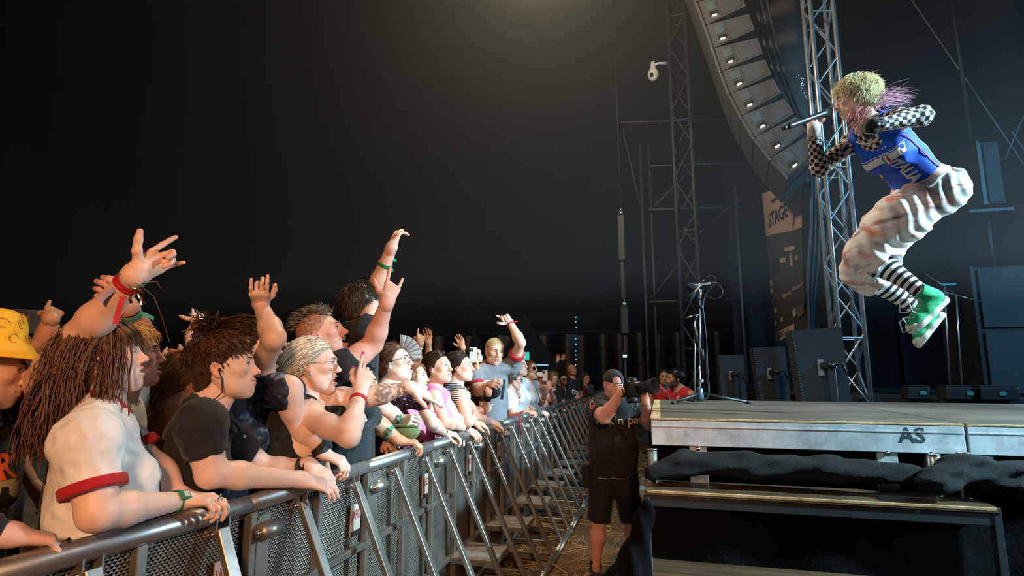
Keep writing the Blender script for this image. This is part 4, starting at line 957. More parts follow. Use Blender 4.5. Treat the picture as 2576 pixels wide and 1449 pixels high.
# steps down to the pit
def step(zt, py_back, py_front, x_l, x_r, label, r_shift):
    fl = onZ(x_l, py_front, zt); bl = onZ(x_l, py_back, zt); y0, y1 = fl[1], bl[1]; xl = fl[0]; xr = onZ(*x_r, zt)[0]
    t = thing('step_tread', label, 'step', ((xl + xr)/2, y0, 0)); cx = (xl + xr)/2
    obj('tread_board', g_box((0, (y1 - y0)/2, zt - .012), ((xr - xl)/2, (y1 - y0)/2, .012), bev=.002), wood_mat('tread_ply', srgb(62, 46, 33), srgb(104, 80, 58), 0, .45) if 'tread_ply' not in MATS else MATS['tread_ply'], t, False)
    obj('nosing', g_box((0, .004, zt - .006), ((xr - xl)/2 - .02, .006, .0075), bev=.002), RAWW, t, False)
    obj('end_cap', g_box((-(xr - xl)/2 - .012, (y1 - y0)/2, zt - .012), (.012, (y1 - y0)/2 + .004, .016), bev=.002), mat('end_cap_grey', (.10, .09, .08), .5), t, False)
    fr = obj('frame', g_box((0, .03, zt - .055), ((xr - xl)/2, .02, .032), bev=.003), DKST, t, False)
    for s in (-1, 1):
        obj('leg', g_bar((s*((xr - xl)/2 - .015), .03, 0), (s*((xr - xl)/2 - .015), .03, zt - .02), .035, .05, hint=(0, 1, 0), bev=.003), DKST, t, False)
        obj('leg', g_bar((s*((xr - xl)/2 - .015), y1 - y0 - .03, 0), (s*((xr - xl)/2 - .015), y1 - y0 - .03, zt - .02), .035, .05, hint=(0, 1, 0), bev=.003), DKST, t, False)
    return t
step(.985, 1205, 1233, 1619, (2455, 1254), 'upper wooden step with bright front nosing below the thrust stage', 0)
step(.60, 1404, 1462, 1641, (2500, 1500), 'lower wooden step at the bottom edge of the picture', 0)
# black drapes and bundles
def lump(name, label, pts, rs, flat=1.25, wr=.016, wf=34, vox=.014, k=.05):
    f = Fld(vox); f.path(pts, rs, k, flat=((0, 0, 1), flat)); r = np.array([k for k in pts]); c = r.mean(0)
    o = obj(name, Geo().add(*f.mesh(lambda X, Y, Z: wr*np.sin((Z - .25*X)*wf*2.2 + 3*np.sin(X*3) + 6*np.sin(Y*5))*.5 + wr*.5*np.sin(X*11 + Z*60 + Y*30))), BUND); tag(o, label, 'drape'); return o
BUND = mat('black_molton', (.008, .008, .009), .7, bump=(260, .9), var=(14, .5), spec=.22)
z1 = .985
p = lambda px, py, d: onY(px, py, DY0 + d)
lump('folded_drape', 'long rolled black stage cloth lying between the deck and the upper step', [p(1640, 1192, -.18), p(1720, 1166, -.13), p(1880, 1170, -.13), p(2080, 1180, -.14), p(2300, 1192, -.16)], [.05, .080, .080, .075, .055], 1.15, .010, 40)
lump('folded_drape', 'bunched black stage cloth hanging over the right end of the upper step', [p(2350, 1215, -.25), p(2420, 1180, -.12), p(2560, 1205, -.10), p(2700, 1215, -.10)], [.08, .095, .10, .10], 1.15, .018, 36)
def drape(name, label, x0, x1, y, z0, z1, amp=.03, fr=26, mat_=None, n=80):
    g = g_grid(lambda u, v: np.stack([x0 + u*(x1 - x0), y + amp*np.sin(u*fr)*(1 - .6*v) + 0*u, z0 + v*(z1 - z0)], 1), n, 10); g.add(g.v[0] + np.array((0, .006, 0)), g.f[0][:, ::-1])
    o = obj(name, g, mat_ or BLKC); tag(o, label, 'drape'); return o
drape('stage_skirt', 'black skirt cloth hanging under the front of the thrust stage', DX0, SEAM + 1.7, DY0 + .16, .02, DZ - .12)
drape('stage_skirt', 'black cloth hanging below the upper step', onZ(1625, 1233, .985)[0], onZ(2455, 1254, .985)[0], onZ(1619, 1233, .985)[1] + .10, .02, .92, .025, 20)
f = Fld(.016); a = np.array((DX0 - .05, 3.05, 0)); f.path([a + np.array((.02, .1, .93)), a + np.array((-.06, .12, .62)), a + np.array((-.10, .12, .50)), a + np.array((-.02, .12, .22)), a + np.array((.03, .12, .03))], [.045, .075, .10, .10, .09], .09)
o = obj('corner_drape', Geo().add(*f.mesh(lambda X, Y, Z: .007*np.sin(X*60 + Y*30 + Z*9 + 2*np.sin(Z*7)))), BLKC); tag(o, 'black cloth bulging out at the left corner of the steps beside the photographer', 'drape')
# main stage floor behind
struct('floor_stage', g_box((6.6, 11.3, .68), (4.9, 4.2, .675)), mat('stage_floor_dark', (.035, .032, .030), .5, var=(4, .4)))
# ------------------------------------------------------------------ rigging, PA, stage gear
def truss_tower(name, label, A, B, W2, z0, z1, r=.024, rb=.012, step=.5, m=None, phase=0.):
    """box truss with chords at A, B and their offset W2"""
    A, B, W2 = [np.array([*np.asarray(v, float)[:2], 0]) for v in (A, B, W2)]; t = thing(name, label, 'truss', (A[0], A[1], z0)); c = [A - A, B - A, B - A + W2, W2]; m = m or TRUSS
    H = z1 - z0
    for p in c: obj('chord', g_tube([p, p + np.array((0, 0, H))], r, 10), m, t)
    n = int(H/step)
    for i in range(4):
        p, q = c[i], c[(i + 1) % 4]
        for k in range(n):
            a, b = (p, q) if (k + i) % 2 == 0 else (q, p)
            obj('brace', g_tube([a + np.array((0, 0, k*step + .02)), b + np.array((0, 0, (k + 1)*step - .02))], rb, 6, False), m, t)
    for zz in np.arange(0, H, 2.0):
        for i in range(4): obj('cross_tube', g_tube([c[i] + np.array((0, 0, zz + .03)), c[(i+1) % 4] + np.array((0, 0, zz + .03))], rb, 6, False), m, t)
    return t
zt = 6.4
B_ = at(2090, 600, zt); D_ = at(2152, 600, zt*1.0); A_ = at(2070, 600, zt*1.06)
truss_tower('truss_tower', 'silver box truss tower standing behind the singer', B_, D_, A_ - B_, .0, 9.5, .025, .012, .42)
# left dark tower and scaffold
q = at(1700, 500, 9.6); truss_tower('truss_tower', 'dark truss tower carrying the white dome camera', q, q + np.array((.30, -.05, 0)), (.05, .30, 0), 0, 10.5, .030, .014, .62, SCAF)
def pipe(t, a, b, r=.024, m=None): obj('scaffold_tube', g_tube([np.asarray(a) - np.array(t.location), np.asarray(b) - np.array(t.location)], r, 8), m or SCAF, t)
Ys = 10.2
S1 = onY(1638, 700, Ys); S2 = onY(1860, 700, Ys + .6); sc_t = thing('scaffold', 'dim steel scaffold beside the dark truss tower', 'scaffold', (S1[0], S1[1], 0))
for px, dy in ((1622, 0), (1645, .1), (1760, .6), (1862, .8)):
    b = onY(px, 700, Ys + dy); pipe(sc_t, (b[0], b[1], 0), (b[0], b[1], 5.9 if px < 1700 else 5.2), .028)
for py in (300, 410, 520, 752):
    a, b = onY(1560 if py == 300 else 1632, py + 8, Ys), onY(1862, py, Ys + .8); pipe(sc_t, a, b, .024)
for (a, b) in (((1640, 752), (1760, 590)), ((1645, 520), (1765, 400)), ((1700, 640), (1860, 500)), ((1565, 320), (1635, 620))): pipe(sc_t, onY(*a, Ys), onY(*b, Ys + .5), .02)
# dome camera on the tower
c = onY(1643, 178, q[1] - .1); arm = onY(1678, 160, q[1]); t = thing('dome_camera', 'white dome surveillance camera mounted on the dark truss tower', 'camera', c)
WHT = mat('white_plastic', srgb(226, 226, 224), .4)
obj('arm', g_tube([(0, 0, .10), (.10, 0, .13), arm - c], [.025, .02, .035], 10), WHT, t); obj('housing', g_lathe([(.0, .18), (.035, .17), (.045, .08), (.06, .02), (.095, -.03), (.10, -.08), (.09, -.11), (.0, -.11)], sides=18), WHT, t)
sphere_geo((0, 0, -.11), .085, 16, 10, g=(k := Geo())); d = obj('dome', k, WHT, t); obj('lens_window', g_box((-.03, -.085, -.12), (.03, .012, .035), bev=.008), mat('lens_black', (.02, .02, .02), .15), d, False)
# ------------------------------------------------------------------ line array seen from its side, fronts to the left
LA = [(1752, 6), (1773, 64), (1793, 122), (1812, 180), (1834, 237), (1863, 292), (1896, 347), (1936, 399), (1983, 449)]; YA = 7.6; PAG = mat('pa_grey', (.085, .085, .085), .5, bump=(300, .15)); PAD = mat('pa_panel', (.075, .078, .082), .6, bump=(300, .2))
WV = unit((.125, .99, 0)); lp = [onY(*p, YA) for p in LA]; top = lp[0] + (lp[0] - lp[1])*1.0
cols = [lp[0] + (lp[0] - lp[1])*3, lp[0] + (lp[0] - lp[1])*2, top] + lp
lbl = {1: 'uppermost line array cabinet cut by the top picture edge'}
ords = ['second', 'third', 'fourth', 'fifth', 'sixth', 'seventh', 'eighth', 'ninth', 'tenth', 'lowest']
for i in range(len(cols) - 1):
    a, b = cols[i], cols[i + 1]; dn = unit(b - a); hgt = np.linalg.norm(b - a); bk = np.cross(np.array([0, 1, 0]), dn); bk = bk if bk[0] > 0 else -bk; W = 1.15
    t = thing('line_array_cabinet', 'cabinet', 'speaker', a); t['group'] = 'line array cabinets hanging over the stage'
    n = len(cols) - 2 - i
    t['label'] = ('lowest cabinet of the hanging line array, just left of the singer hand' if n == 0 else '%s cabinet from the bottom of the hanging line array' % ords[n - 1])
    dp, sh = .58, .060          # depth and the taper to the rear
    def q3(x, y, z): return bk*x + WV*y + dn*z
    V = [q3(x, y, z) for y in (0, W) for x, z in ((.03, .004), (dp, sh), (dp, hgt - sh), (.03, hgt - .004))]
    Fq = [[0, 1, 2, 3], [7, 6, 5, 4], [0, 4, 5, 1], [1, 5, 6, 2], [2, 6, 7, 3], [3, 7, 4, 0]]
    obj('cabinet_body', Geo().add(V, Fq), PAG, t, False)
    Mx = np.stack([bk, WV, dn], 1)
    obj('front_grille', g_box(q3(.014, W/2, hgt/2), (.016, W/2, hgt/2 - .008), Mx, .004), mat('pa_front', (.09, .09, .09), .5), t, False)
    obj('flying_rail', g_bar(q3(-.012, -.02, .0), q3(-.012, -.02, hgt), .030, .014, hint=(0, 1, 0)), mat('pa_rail', (.22, .21, .20), .4, .6), t, False)
    obj('rail_pin', g_tube([q3(-.012, -.045, .02), q3(-.012, -.01, .02)], .012, 8), CHROME, t)
    obj('side_panel', Geo().add([q3(x, -.006, z) for x, z in ((.27, .045), (.545, sh + .03), (.545, hgt - sh - .03), (.27, hgt - .045))], [[0, 1, 2, 3]]), PAD, t, False)
    w1 = obj('handle_recess', g_box(q3(.165, -.004, hgt*.36), (.060, .012, hgt*.17), Mx, .004), mat('pa_recess', (.10, .13, .15), .3), t, False)
    obj('recess_frame', g_box(q3(.165, -.002, hgt*.52), (.085, .006, hgt*.40), Mx, .004), PAG, t, False)
    w2 = obj('lower_recess', g_box(q3(.165, -.006, hgt*.68), (.060, .012, hgt*.08), Mx, .003), mat('pa_recess2', (.02, .02, .02), .5), t, False)
    obj('status_lamp', g_box(q3(.165, -.020, hgt*.77), (.030, .004, .010), Mx, .003), mat('status_glow', (1, .85, .6), .4, emit=((1.0, .80, .52), 7.)), w2, False)
a = cols[-1]; 
t = thing('array_frame', 'dark bottom frame under the lowest line array cabinet', 'rigging', a); obj('bottom_bar', g_bar((0.0, 0, .02), bk*.62 + np.array((0, 0, .03)), .05, .04), DKST, t, False); obj('bottom_bar', g_bar((0, 1.1, .02), bk*.62 + np.array((0, 1.1, .03)), .05, .04), DKST, t, False)
# cable bundle behind the array
for i, (pts, lab) in enumerate(((((1895, -20), (1925, 120), (1965, 240), (2010, 330), (2040, 400), (2042, 560), (2030, 700), (2036, 860)), 'leftmost thick black cable hanging behind the line array'), (((1910, -20), (1940, 120), (1985, 250), (2028, 340), (2050, 430), (2050, 600), (2040, 720), (2040, 860)), 'middle black cable of the hanging bundle behind the line array'), (((1925, -20), (1955, 130), (2000, 260), (2040, 350), (2058, 450), (2060, 640), (2046, 760), (2044, 860)), 'rightmost black cable of the hanging bundle next to the silver truss'))):
    P = np.array([onY(*p_, YA + .25 + .05*i) for p_ in pts]); tt = np.linspace(0, 1, 40); s_ = np.linspace(0, 1, len(P)); Q = np.stack([np.interp(tt, s_, P[:, j]) for j in range(3)], 1)
    for _ in range(3): Q[1:-1] = (Q[:-2] + 2*Q[1:-1] + Q[2:])/4
    o = obj('hanging_cable', g_tube(Q, .020, 8), mat('cable_blue_black', (.03, .035, .04), .45)); tag(o, lab, 'cable')
# hoist chain
cc = onY(2008, 190, YA + .3); t = thing('hoist_chain', 'steel hoist chain bunched beside the silver truss', 'chain', cc)
for k in range(26):
    pz = np.array((.0 + .012*k + .03*math.sin(k*.9), .02*math.cos(k*1.7), -.045*k)); a_ = k % 2*math.pi/2 + .3*k
    g_ = Geo(); an = np.linspace(0, 2*math.pi, 10, endpoint=False); ring = np.stack([.014*np.cos(an)*math.cos(a_), .014*np.cos(an)*math.sin(a_), .026*np.sin(an)], 1) + pz; g_tube(ring, .0055, 5, False, g_, closed=True); obj('link', g_, CHROME, t)
# fabric wrapped mast behind the cables
a, b = onY(1955, -20, YA + 1.2), onY(1990, 470, YA + 1.2); o = obj('cloth_column', g_grid(lambda u, v: a + np.outer(v, (b - a)) + np.stack([.30*np.cos(u*6.28)*(1 + .05*np.sin(u*60)), .22*np.sin(u*6.28), 0*u], 1), 40, 14), mat('brown_cloth', (.10, .07, .055), .9, bump=(9, .6), var=(3, .4))); tag(o, 'brownish fabric sleeve hanging behind the line array cables', 'drape')
# ------------------------------------------------------------------ sponsor banner
YB = 9.0
bt = thing('banner', 'tall printed sponsor banner hanging behind the silver truss', 'banner', onY(1985, 830, YB)); b0 = np.array(bt.location)
c4 = [onY(1917, 487, YB + 1.2), onY(2017, 452, YB - .3), onY(2034, 860, YB - .3), onY(1952, 860, YB + 1.2)]
def bn(u, v, off=0.):
    """u across, v down"""
    u, v = np.asarray(u, float), np.asarray(v, float); P = (np.outer((1-u)*(1-v), c4[0]) + np.outer(u*(1-v), c4[1]) + np.outer(u*v, c4[2]) + np.outer((1-u)*v, c4[3])) - b0
    nrm = unit(np.cross(c4[1] - c4[0], c4[3] - c4[0])); nrm = nrm if nrm.dot(CAM - c4[0]) > 0 else -nrm
    return P + np.outer(off + .05*np.sin(u*7)*np.sin(v*3), nrm)
obj('banner_upper', g_grid(lambda u, v: bn(u, v*.30), 16, 14), mat('banner_beige', srgb(178, 150, 136), .8), bt)
obj('banner_lower', g_grid(lambda u, v: bn(u, .30 + v*.70), 16, 20), mat('banner_dark', srgb(62, 58, 56), .8), bt)
obj('back_cloth', g_grid(lambda u, v: bn(u, v, -.02), 16, 20), mat('banner_back', (.02, .02, .02), .9), bt)
def bprint(nm, body, u, v, su, sv, m, rot=0., bold=0.):
    g_ = text_geo(body, 1., 0., bold); V = g_.verts(); T = np.concatenate(g_.f); V, T = subdivide_tris(V, T, .35); c_, s_ = math.cos(rot), math.sin(rot); x = V[:, 0]*c_ - V[:, 1]*s_; y = V[:, 0]*s_ + V[:, 1]*c_
    obj(nm, Geo().add(bn(u + x*su, v - y*sv, .012), T), m, bt)
BLT = mat('print_black', srgb(40, 34, 36), .8); PGT = mat('print_greybeige', srgb(176, 152, 140), .8)
bprint('lettering', 'STAGE', .40, .185, .145, .13, BLT, .12, .02); bprint('logo_letter', 'T', .60, .47, .34, .17, PGT, 0, .03)
for uu in (.45, .75): obj('logo_dot', g_grid(lambda u, v: bn(uu + (u - .5)*.09, .48 + (v - .5)*.028, .012), 2, 2), PGT, bt, False)
bprint('lettering', 'musikexpress', .80, .655, .075, .045, PGT, .10, .012); bprint('lettering', 'tigerlin', .48, .70, .07, .04, PGT, .15, .01)
obj('white_label', g_grid(lambda u, v: bn(.02 + u*.16, .60 + v*.085, .012), 2, 2), PGT, bt, False); bprint('lettering', 'BR', .10, .64, .08, .05, BLT, 0, .02)
obj('lower_label', g_grid(lambda u, v: bn(.20 + u*.42, .935 - u*.05 + v*.06, .012), 4, 2), PGT, bt, False); bprint('lettering', 'TAUBERTALFESTIVAL.DE', .41, .942, .052, .045, BLT, .10, .02)
for (uu, vv, r1, r2) in ((.17, .80, .05, .02), (.62, .82, .045, .028), (.33, .86, .03, .016), (.12, .88, .03, .016), (.30, .50, .09, .05)):
    an = np.linspace(0, 6.28, 14, endpoint=False); obj('logo_patch', Geo().add(bn(uu + r1*np.cos(an), vv + r2*np.sin(an), .011), [list(range(14))]), PGT if vv > .55 else BLT, bt, False)
an = np.array([.62, .95, .95, .75]); obj('logo_patch', Geo().add(bn(an, np.array([.80, .77, .83, .86]), .010), [[0, 1, 2, 3]]), mat('banner_grey', srgb(96, 92, 90), .8), bt, False)
# ------------------------------------------------------------------ flat speakers on poles behind the deck
FS = mat('speaker_grey', (.036, .042, .048), .5, bump=(400, .12))
def flat_speaker(label, tl, tr, br, bl, Y, br_px, scale):
    P = [onY(*p_, Y) for p_ in (tl, tr, br, bl)]; c = (P[0] + P[1])/2; t = thing('flat_speaker', label, 'speaker', (c[0], c[1], 0), 'flat speakers on poles'); o_ = np.array(t.location); P = [p_ - o_ for p_ in P]
    dn = unit(P[3] - P[0]); P[2] = P[1] + (P[2] - P[1])*1.06; P[3] = P[0] + (P[3] - P[0])*1.06
    bkv = np.array((0, .16*scale, .0)); V = P + [p_ + bkv + np.array((-.035*scale, 0, 0)) for p_ in P]
    obj('cabinet', Geo().add(V, [[3, 2, 1, 0], [4, 5, 6, 7], [0, 1, 5, 4], [1, 2, 6, 5], [2, 3, 7, 6], [3, 0, 4, 7]]), FS, t, False)
    n = 26
    for k in range(n):
        z = (k + .5)/n; p_ = P[0] + (P[3] - P[0])*z + np.array((.006, -.004, 0)); obj('grille_clip', g_box(p_, (.008*scale, .004, .006*scale)), mat('grille_clip', (.10, .16, .19), .4), t, False)
    m_ = onY(*br_px, Y) - o_; obj('mount_plate', g_box(m_ + np.array((-.05*scale, -.012, 0)), (.03*scale, .008, .085*scale), bev=.01), mat('mount_plate', (.42, .45, .47), .4, .5), t, False)
    obj('mount_block', g_box(m_ + np.array((.01*scale, -.045*scale, .02)), (.07*scale, .04*scale, .035*scale), bev=.008), BLK, t, False); obj('clamp_ring', g_tube([m_ + np.array((.03, -.10*scale, .02)), m_ + np.array((.03, -.02, .02))], .032*scale, 14), BLK, t)
    obj('clamp_lever', g_tube([m_ + np.array((.06*scale, -.08*scale, .03)), m_ + np.array((.13*scale, -.09*scale, .04*scale)), m_ + np.array((.17*scale, -.09*scale, -.07*scale))], [.014*scale, .014*scale, .010*scale], 8), BLK, t)
    obj('pole', g_bar(m_ + np.array((.03*scale, -.06*scale, -.0)), np.array((m_[0] + .05*scale, m_[1] - .06*scale, .03)), .075*scale, .05*scale, hint=(0, 1, 0), bev=.006), mat('pole_dark', (.030, .035, .040), .4), t, False)
    obj('pole_base', g_box((m_[0] + .05*scale, m_[1] - .02, .015), (.18*scale, .16*scale, .015), bev=.004), BLK, t, False)
    return t
flat_speaker('large flat dark speaker on a pole nearest the silver truss', (1992, 831), (2117, 824), (2143, 1010), (2020, 1010), 6.55, (2078, 925), 1.0)
flat_speaker('middle one of the three flat dark speakers behind the deck', (1895, 875), (1974, 871), (1990, 1010), (1914, 1010), 7.9, (1945, 940), .88)
flat_speaker('smallest flat dark speaker, farthest left behind the mic stands', (1808, 894), (1870, 892), (1880, 1010), (1817, 1010), 9.0, (1845, 945), .82)
# ------------------------------------------------------------------ microphone stands on the deck
def lpt(px, py, Y, o): return onY(px, py, Y) - np.asarray(o)
MST = mat('stand_steel', (.45, .48, .50), .3, .9); FOAM = mat('foam', (.012, .012, .013), .95, bump=(500, .5)); CABLE = mat('black_cable', (.02, .02, .022), .5)
fb = onZ(1762, 1016, DZ); Ym = fb[1]
t = thing('microphone_stand', 'chrome microphone stand with two foam covered microphones at the deck corner', 'mic stand', fb); o = fb
base = np.array((0, 0, .075)); 
for tip in ((1692, 1014), (1890, 1013)):
    e = onZ(*tip, DZ + .012) - o; L = obj('tripod_leg', g_tube([base + np.array((0, 0, .02)), e], .014, 10), BLK, t); obj('rubber_foot', g_tube([e + (base - e)*.10, e - (base - e)*.02], .0185, 10), BLKR, L)
e = np.array((-.05, .28, .012)); L = obj('tripod_leg', g_tube([base + np.array((0, 0, .02)), e], .014, 10), BLK, t); obj('rubber_foot', g_tube([e + (base - e)*.10, e], .0185, 10), BLKR, L)
obj('hub', g_lathe([(.0, .03), (.034, .03), (.036, .06), (.028, .13), (.020, .15), (.0, .15)], sides=16), mat('hub_blue', (.06, .10, .13), .3, .5), t)
hd = lpt(1760, 752, Ym, o); obj('shaft', g_tube([(0, 0, .10), hd*.28 + np.array((0, 0, .07))], .0105, 10), MST, t); obj('shaft_upper', g_tube([hd*.25 + np.array((0, 0, .07)), hd], .0075, 10), MST, t)
g1 = lpt(1767, 905, Ym, o); obj('grip_clutch', g_tube([g1 + np.array((0, 0, .10)), g1 + np.array((0, 0, .0))], .017, 12), BLK, t); obj('joint', sphere_geo(lpt(1764, 772, Ym, o), .020, 12, 8), BLK, t); obj('joint', sphere_geo(lpt(1764, 958, Ym, o), .022, 12, 8), CHROME, t)
obj('mount_bar', g_tube([hd, lpt(1762, 728, Ym, o)], .014, 10), MST, t)
def mic(label, a, b, r=.032):
    """foam end a, cable end b in pixels"""
    A, B = onY(*a, Ym), onY(*b, Ym); d = unit(B - A); m_ = thing('microphone', label, 'microphone', A); L_ = np.linalg.norm(B - A)
    k = g_lathe([(0, -.01), (r*.6, .0), (r, .022), (r*1.02, .05), (r*.85, .075), (r*.5, .08), (0, .08)], axis=d, sides=18); obj('foam_windscreen', k, FOAM, m_)
    obj('mic_body', g_lathe([(0, .07), (.013, .07), (.014, .09), (.013, L_ - .035), (.010, L_ - .03), (0, L_ - .03)], axis=d, sides=14), mat('mic_silver', (.55, .52, .46), .3, .9), m_); obj('connector', g_lathe([(0, L_ - .03), (.009, L_ - .03), (.009, L_), (.004, L_ + .02), (0, L_ + .02)], axis=d, sides=12), BLK, m_)
mic('microphone with a black foam ball lying level on the stand', (1727, 722), (1797, 711)); mic('microphone with a black foam cover pointing down on the stand', (1733, 752), (1768, 707), .027)
for pts, lb in ((((1797, 711), (1812, 718), (1820, 735), (1812, 750), (1795, 752), (1775, 742), (1767, 760), (1772, 800), (1778, 860), (1776, 930), (1783, 980), (1780, 1002), (1765, 1010), (1740, 1008)), 'thin microphone cable looping off the level microphone and down the stand'), (((1776, 697), (1790, 692), (1802, 700), (1800, 712), (1785, 728), (1772, 745), (1768, 780), (1778, 850), (1780, 930), (1786, 985), (1778, 1004), (1752, 1009)), 'thin microphone cable rising from the tilted microphone and down the stand')):
    P = np.array([onY(*p_, Ym - .03) for p_ in pts]); P[:, 2] = np.maximum(P[:, 2], DZ + .004); s_ = np.linspace(0, 1, len(P)); tt = np.linspace(0, 1, 60); Q = np.stack([np.interp(tt, s_, P[:, j]) for j in range(3)], 1)
    for _ in range(3): Q[1:-1] = (Q[:-2] + 2*Q[1:-1] + Q[2:])/4
    tag(obj('microphone_cable', g_tube(Q, .0035, 6), CABLE), lb, 'cable')
fb2 = onZ(1750, 1010, DZ) + np.array((0, .12, 0)); t = thing('microphone_stand', 'lower bare boom stand with a T-handle left of the chrome stand', 'mic stand', fb2); Y2 = fb2[1]; o = fb2
h2 = lpt(1749, 797, Y2, o); obj('shaft', g_tube([(0, 0, .06), h2], .009, 10), MST, t); g1 = lpt(1751, 845, Y2, o); obj('grip_clutch', g_tube([g1 + np.array((0, 0, .09)), g1 - np.array((0, 0, .07))], .017, 12), BLK, t); obj('joint', sphere_geo(h2, .027, 12, 8), BLK, t)
obj('t_handle', g_tube([lpt(1724, 800, Y2, o), h2 + np.array((.03, 0, .02))], .009, 8), MST, t); obj('round_base', g_lathe([(0, 0), (.085, 0), (.085, .012), (.03, .03), (.012, .06), (0, .06)], sides=24), BLK, t)
# ------------------------------------------------------------------ far stage gear at right
DG = mat('dark_gear', (.018, .020, .022), .5, bump=(200, .1))
def far_box(name, label, tl, br, Y, depth, z0=None, rows=1, cat='speaker'):
    a, b = onY(*tl, Y), onY(*br, Y); zb = b[2] if z0 is None else z0; t = thing(name, label, cat, ((a[0] + b[0])/2, Y, zb)); w_, h_ = (b[0] - a[0])/2, (a[2] - zb)/2
    obj('cabinet', g_box((0, depth/2, h_), (w_, depth/2, h_), bev=.02), DG, t, False)
    for k in range(rows): obj('grille', g_box((.02, -.012, h_*2*(k + .5)/rows), (w_ - .05, .012, h_/rows - .03), bev=.01), mat('gear_grille', (.022, .026, .030), .55, bump=(350, .4)), t, False)
    for s in (-1,): obj('side_rail', g_bar((s*w_, -.02, .0), (s*w_, -.02, h_*2), .05, .03), mat('gear_rail', (.02, .023, .026), .5, .0), t, False)
    return t
far_box('side_fill_stack', 'big two-tier speaker stack at the right picture edge', (2438, 672), (2640, 948), 8.2, .9, 1.36, 2)
far_box('hung_speaker', 'dark rectangular speaker hung high at the right', (2454, 358), (2534, 512), 9.4, .5)
t = thing('speaker_bracket', 'dark hanging bracket under the high right speaker', 'rigging', onY(2490, 530, 9.4)); obj('plate', g_box((0, .2, 0), (.28, .25, .03), bev=.01), DG, t, False); obj('pole', g_tube([(.06, .2, -.85), (.06, .2, 0)], .025, 8), DG, t); obj('top_pole', g_tube([(0, .25, 1.2), (0, .25, 5.0)], .03, 8), DG, t)
for px, pyt, lb, ex in ((2405, 742, 'thin boom stand under the singer shoes, nearer the side stack', (2470, 760)), (2375, 720, 'thin stand with blue-green lights on its head behind the green shoes', (2330, 690))):
    b = onZ(px + 25, 1000, 1.356) if False else np.array([*onY(px + 12, 960, 7.6)[:2], 1.356]); t = thing('boom_stand', lb, 'mic stand', b); h_ = onY(px, pyt, 7.6) - b
    obj('shaft', g_tube([(0, 0, 0), h_], .010, 8), MST, t); e = onY(*ex, 7.6) - b; obj('boom', g_tube([h_ + (h_ - e)*.5, e], .006, 6), MST, t); obj('base', g_lathe([(0, 0), (.13, 0), (.13, .015), (.02, .03), (0, .03)], sides=18), BLK, t)
    if pyt == 720: obj('led_bar', g_box(h_ + np.array((.05, 0, .02)), (.07, .02, .010), bev=.004), mat('led_teal', (.02, .2, .2), .4, emit=((.03, .35, .5), .35)), t, False)
for px, w_, lb in ((2300, .10, 'small dark stage box on the floor below the green shoes'), (2410, .16, 'dark pedal case with a green lamp on the stage floor'), (2485, .22, 'low dark amplifier in front of the side stack')):
    a = onY(px, 972, 7.1); t = thing('stage_box', lb, 'equipment', (a[0], a[1], 1.355)); obj('case', g_box((0, 0, .07), (w_, .12, .07), bev=.015), DG, t, False); obj('lid', g_box((0, 0, .145), (w_*.95, .115, .008), bev=.004), BLK, t, False); obj('latch', g_box((w_*.3, -.125, .07), (.03, .008, .02), bev=.003), mat('latch_teal', (.05, .30, .28), .4), t, False)
# thin ropes in the upper right
for (a, b, lb) in (((2290, -5), (2600, 450), 'thin steel rope slanting down at the upper right'), ((2545, 330), (2640, 470), 'short thin rope near the right picture edge'), ((2576, 290), (2528, 400), 'thin rope crossing behind the high right speaker')):
    tag(obj('guy_rope', g_tube([onY(*a, 9.8), onY(*b, 9.8)], .009, 6), mat('rope_grey', (.20, .24, .26), .6)), lb, 'rope')
# hung chain hoists at the left of the towers
for i, (py0, py1) in enumerate(((535, 760), (765, 905))):
    a, b = onY(1562 + i*8, py0, 9.9), onY(1568 + i*6, py1, 9.9); t = thing('chain_hoist', ['upper', 'lower'][i] + ' dark chain hoist hanging left of the scaffold', 'hoist', a); d_ = b - a
    obj('hook', g_tube([(0, 0, .12), (0, 0, 0)], .02, 8), CHROME, t); obj('pulley', g_lathe([(0, -.02), (.05, -.02), (.05, .02), (0, .02)], axis=(0, 1, 0), sides=16), MST, t); obj('motor_body', g_bar((0, 0, -.05), d_*.55, .16, .14, bev=.02), DG, t, False); obj('chain_bag', g_bar(d_*.55, d_*.97, .10, .09, bev=.02), BLK, t, False); obj('chain', g_tube([(0, 0, .12), (-.03, 0, 1.2 if i else 4.5)], .010, 6), SCAF, t)
# floodlight near the photographer, exit sign, led string
a = onY(1572, 896, 9.7); t = thing('work_light', 'small blue-white work light above the photographer cap', 'lamp', a); obj('stand', g_tube([(0, .07, -a[2]), (0, .07, .03)], .02, 8), SCAF, t); obj('housing', g_box((0, .05, .03), (.05, .04, .05), bev=.01), BLK, t, False); obj('lens', g_box((0, 0, 0), (.032, .012, .022), bev=.006), mat('lens_glow', (.5, .8, 1), .4, emit=((.35, .75, 1.0), 2.2)), t, False)
a = onY(1313, 896, 20); t = thing('exit_sign', 'glowing green exit sign with a down arrow behind the crowd', 'sign', a); obj('post', g_tube([(0, .06, -a[2]), (0, .06, .1)], .03, 8), SCAF, t); obj('panel', g_box((0, 0, 0), (.27, .04, .15), bev=.01), mat('exit_green', (.0, .35, .28), .5, emit=((.02, .62, .50), 1.0)), t, False)
obj('arrow', Geo().add([(.05, -.045, .09), (.11, -.045, .09), (.11, -.045, -.01), (.16, -.045, -.01), (.08, -.045, -.11), (0, -.045, -.01), (.05, -.045, -.01)], [[0, 1, 2, 3, 4, 5, 6]]), mat('exit_white', (.9, 1, .95), .5, emit=((.9, 1, .95), .9)), t, False); obj('figure', Geo().add([(-.20, -.045, .1), (-.08, -.045, .1), (-.05, -.045, -.11), (-.19, -.045, -.11)], [[0, 1, 2, 3]]), MATS['exit_white'], t, False)
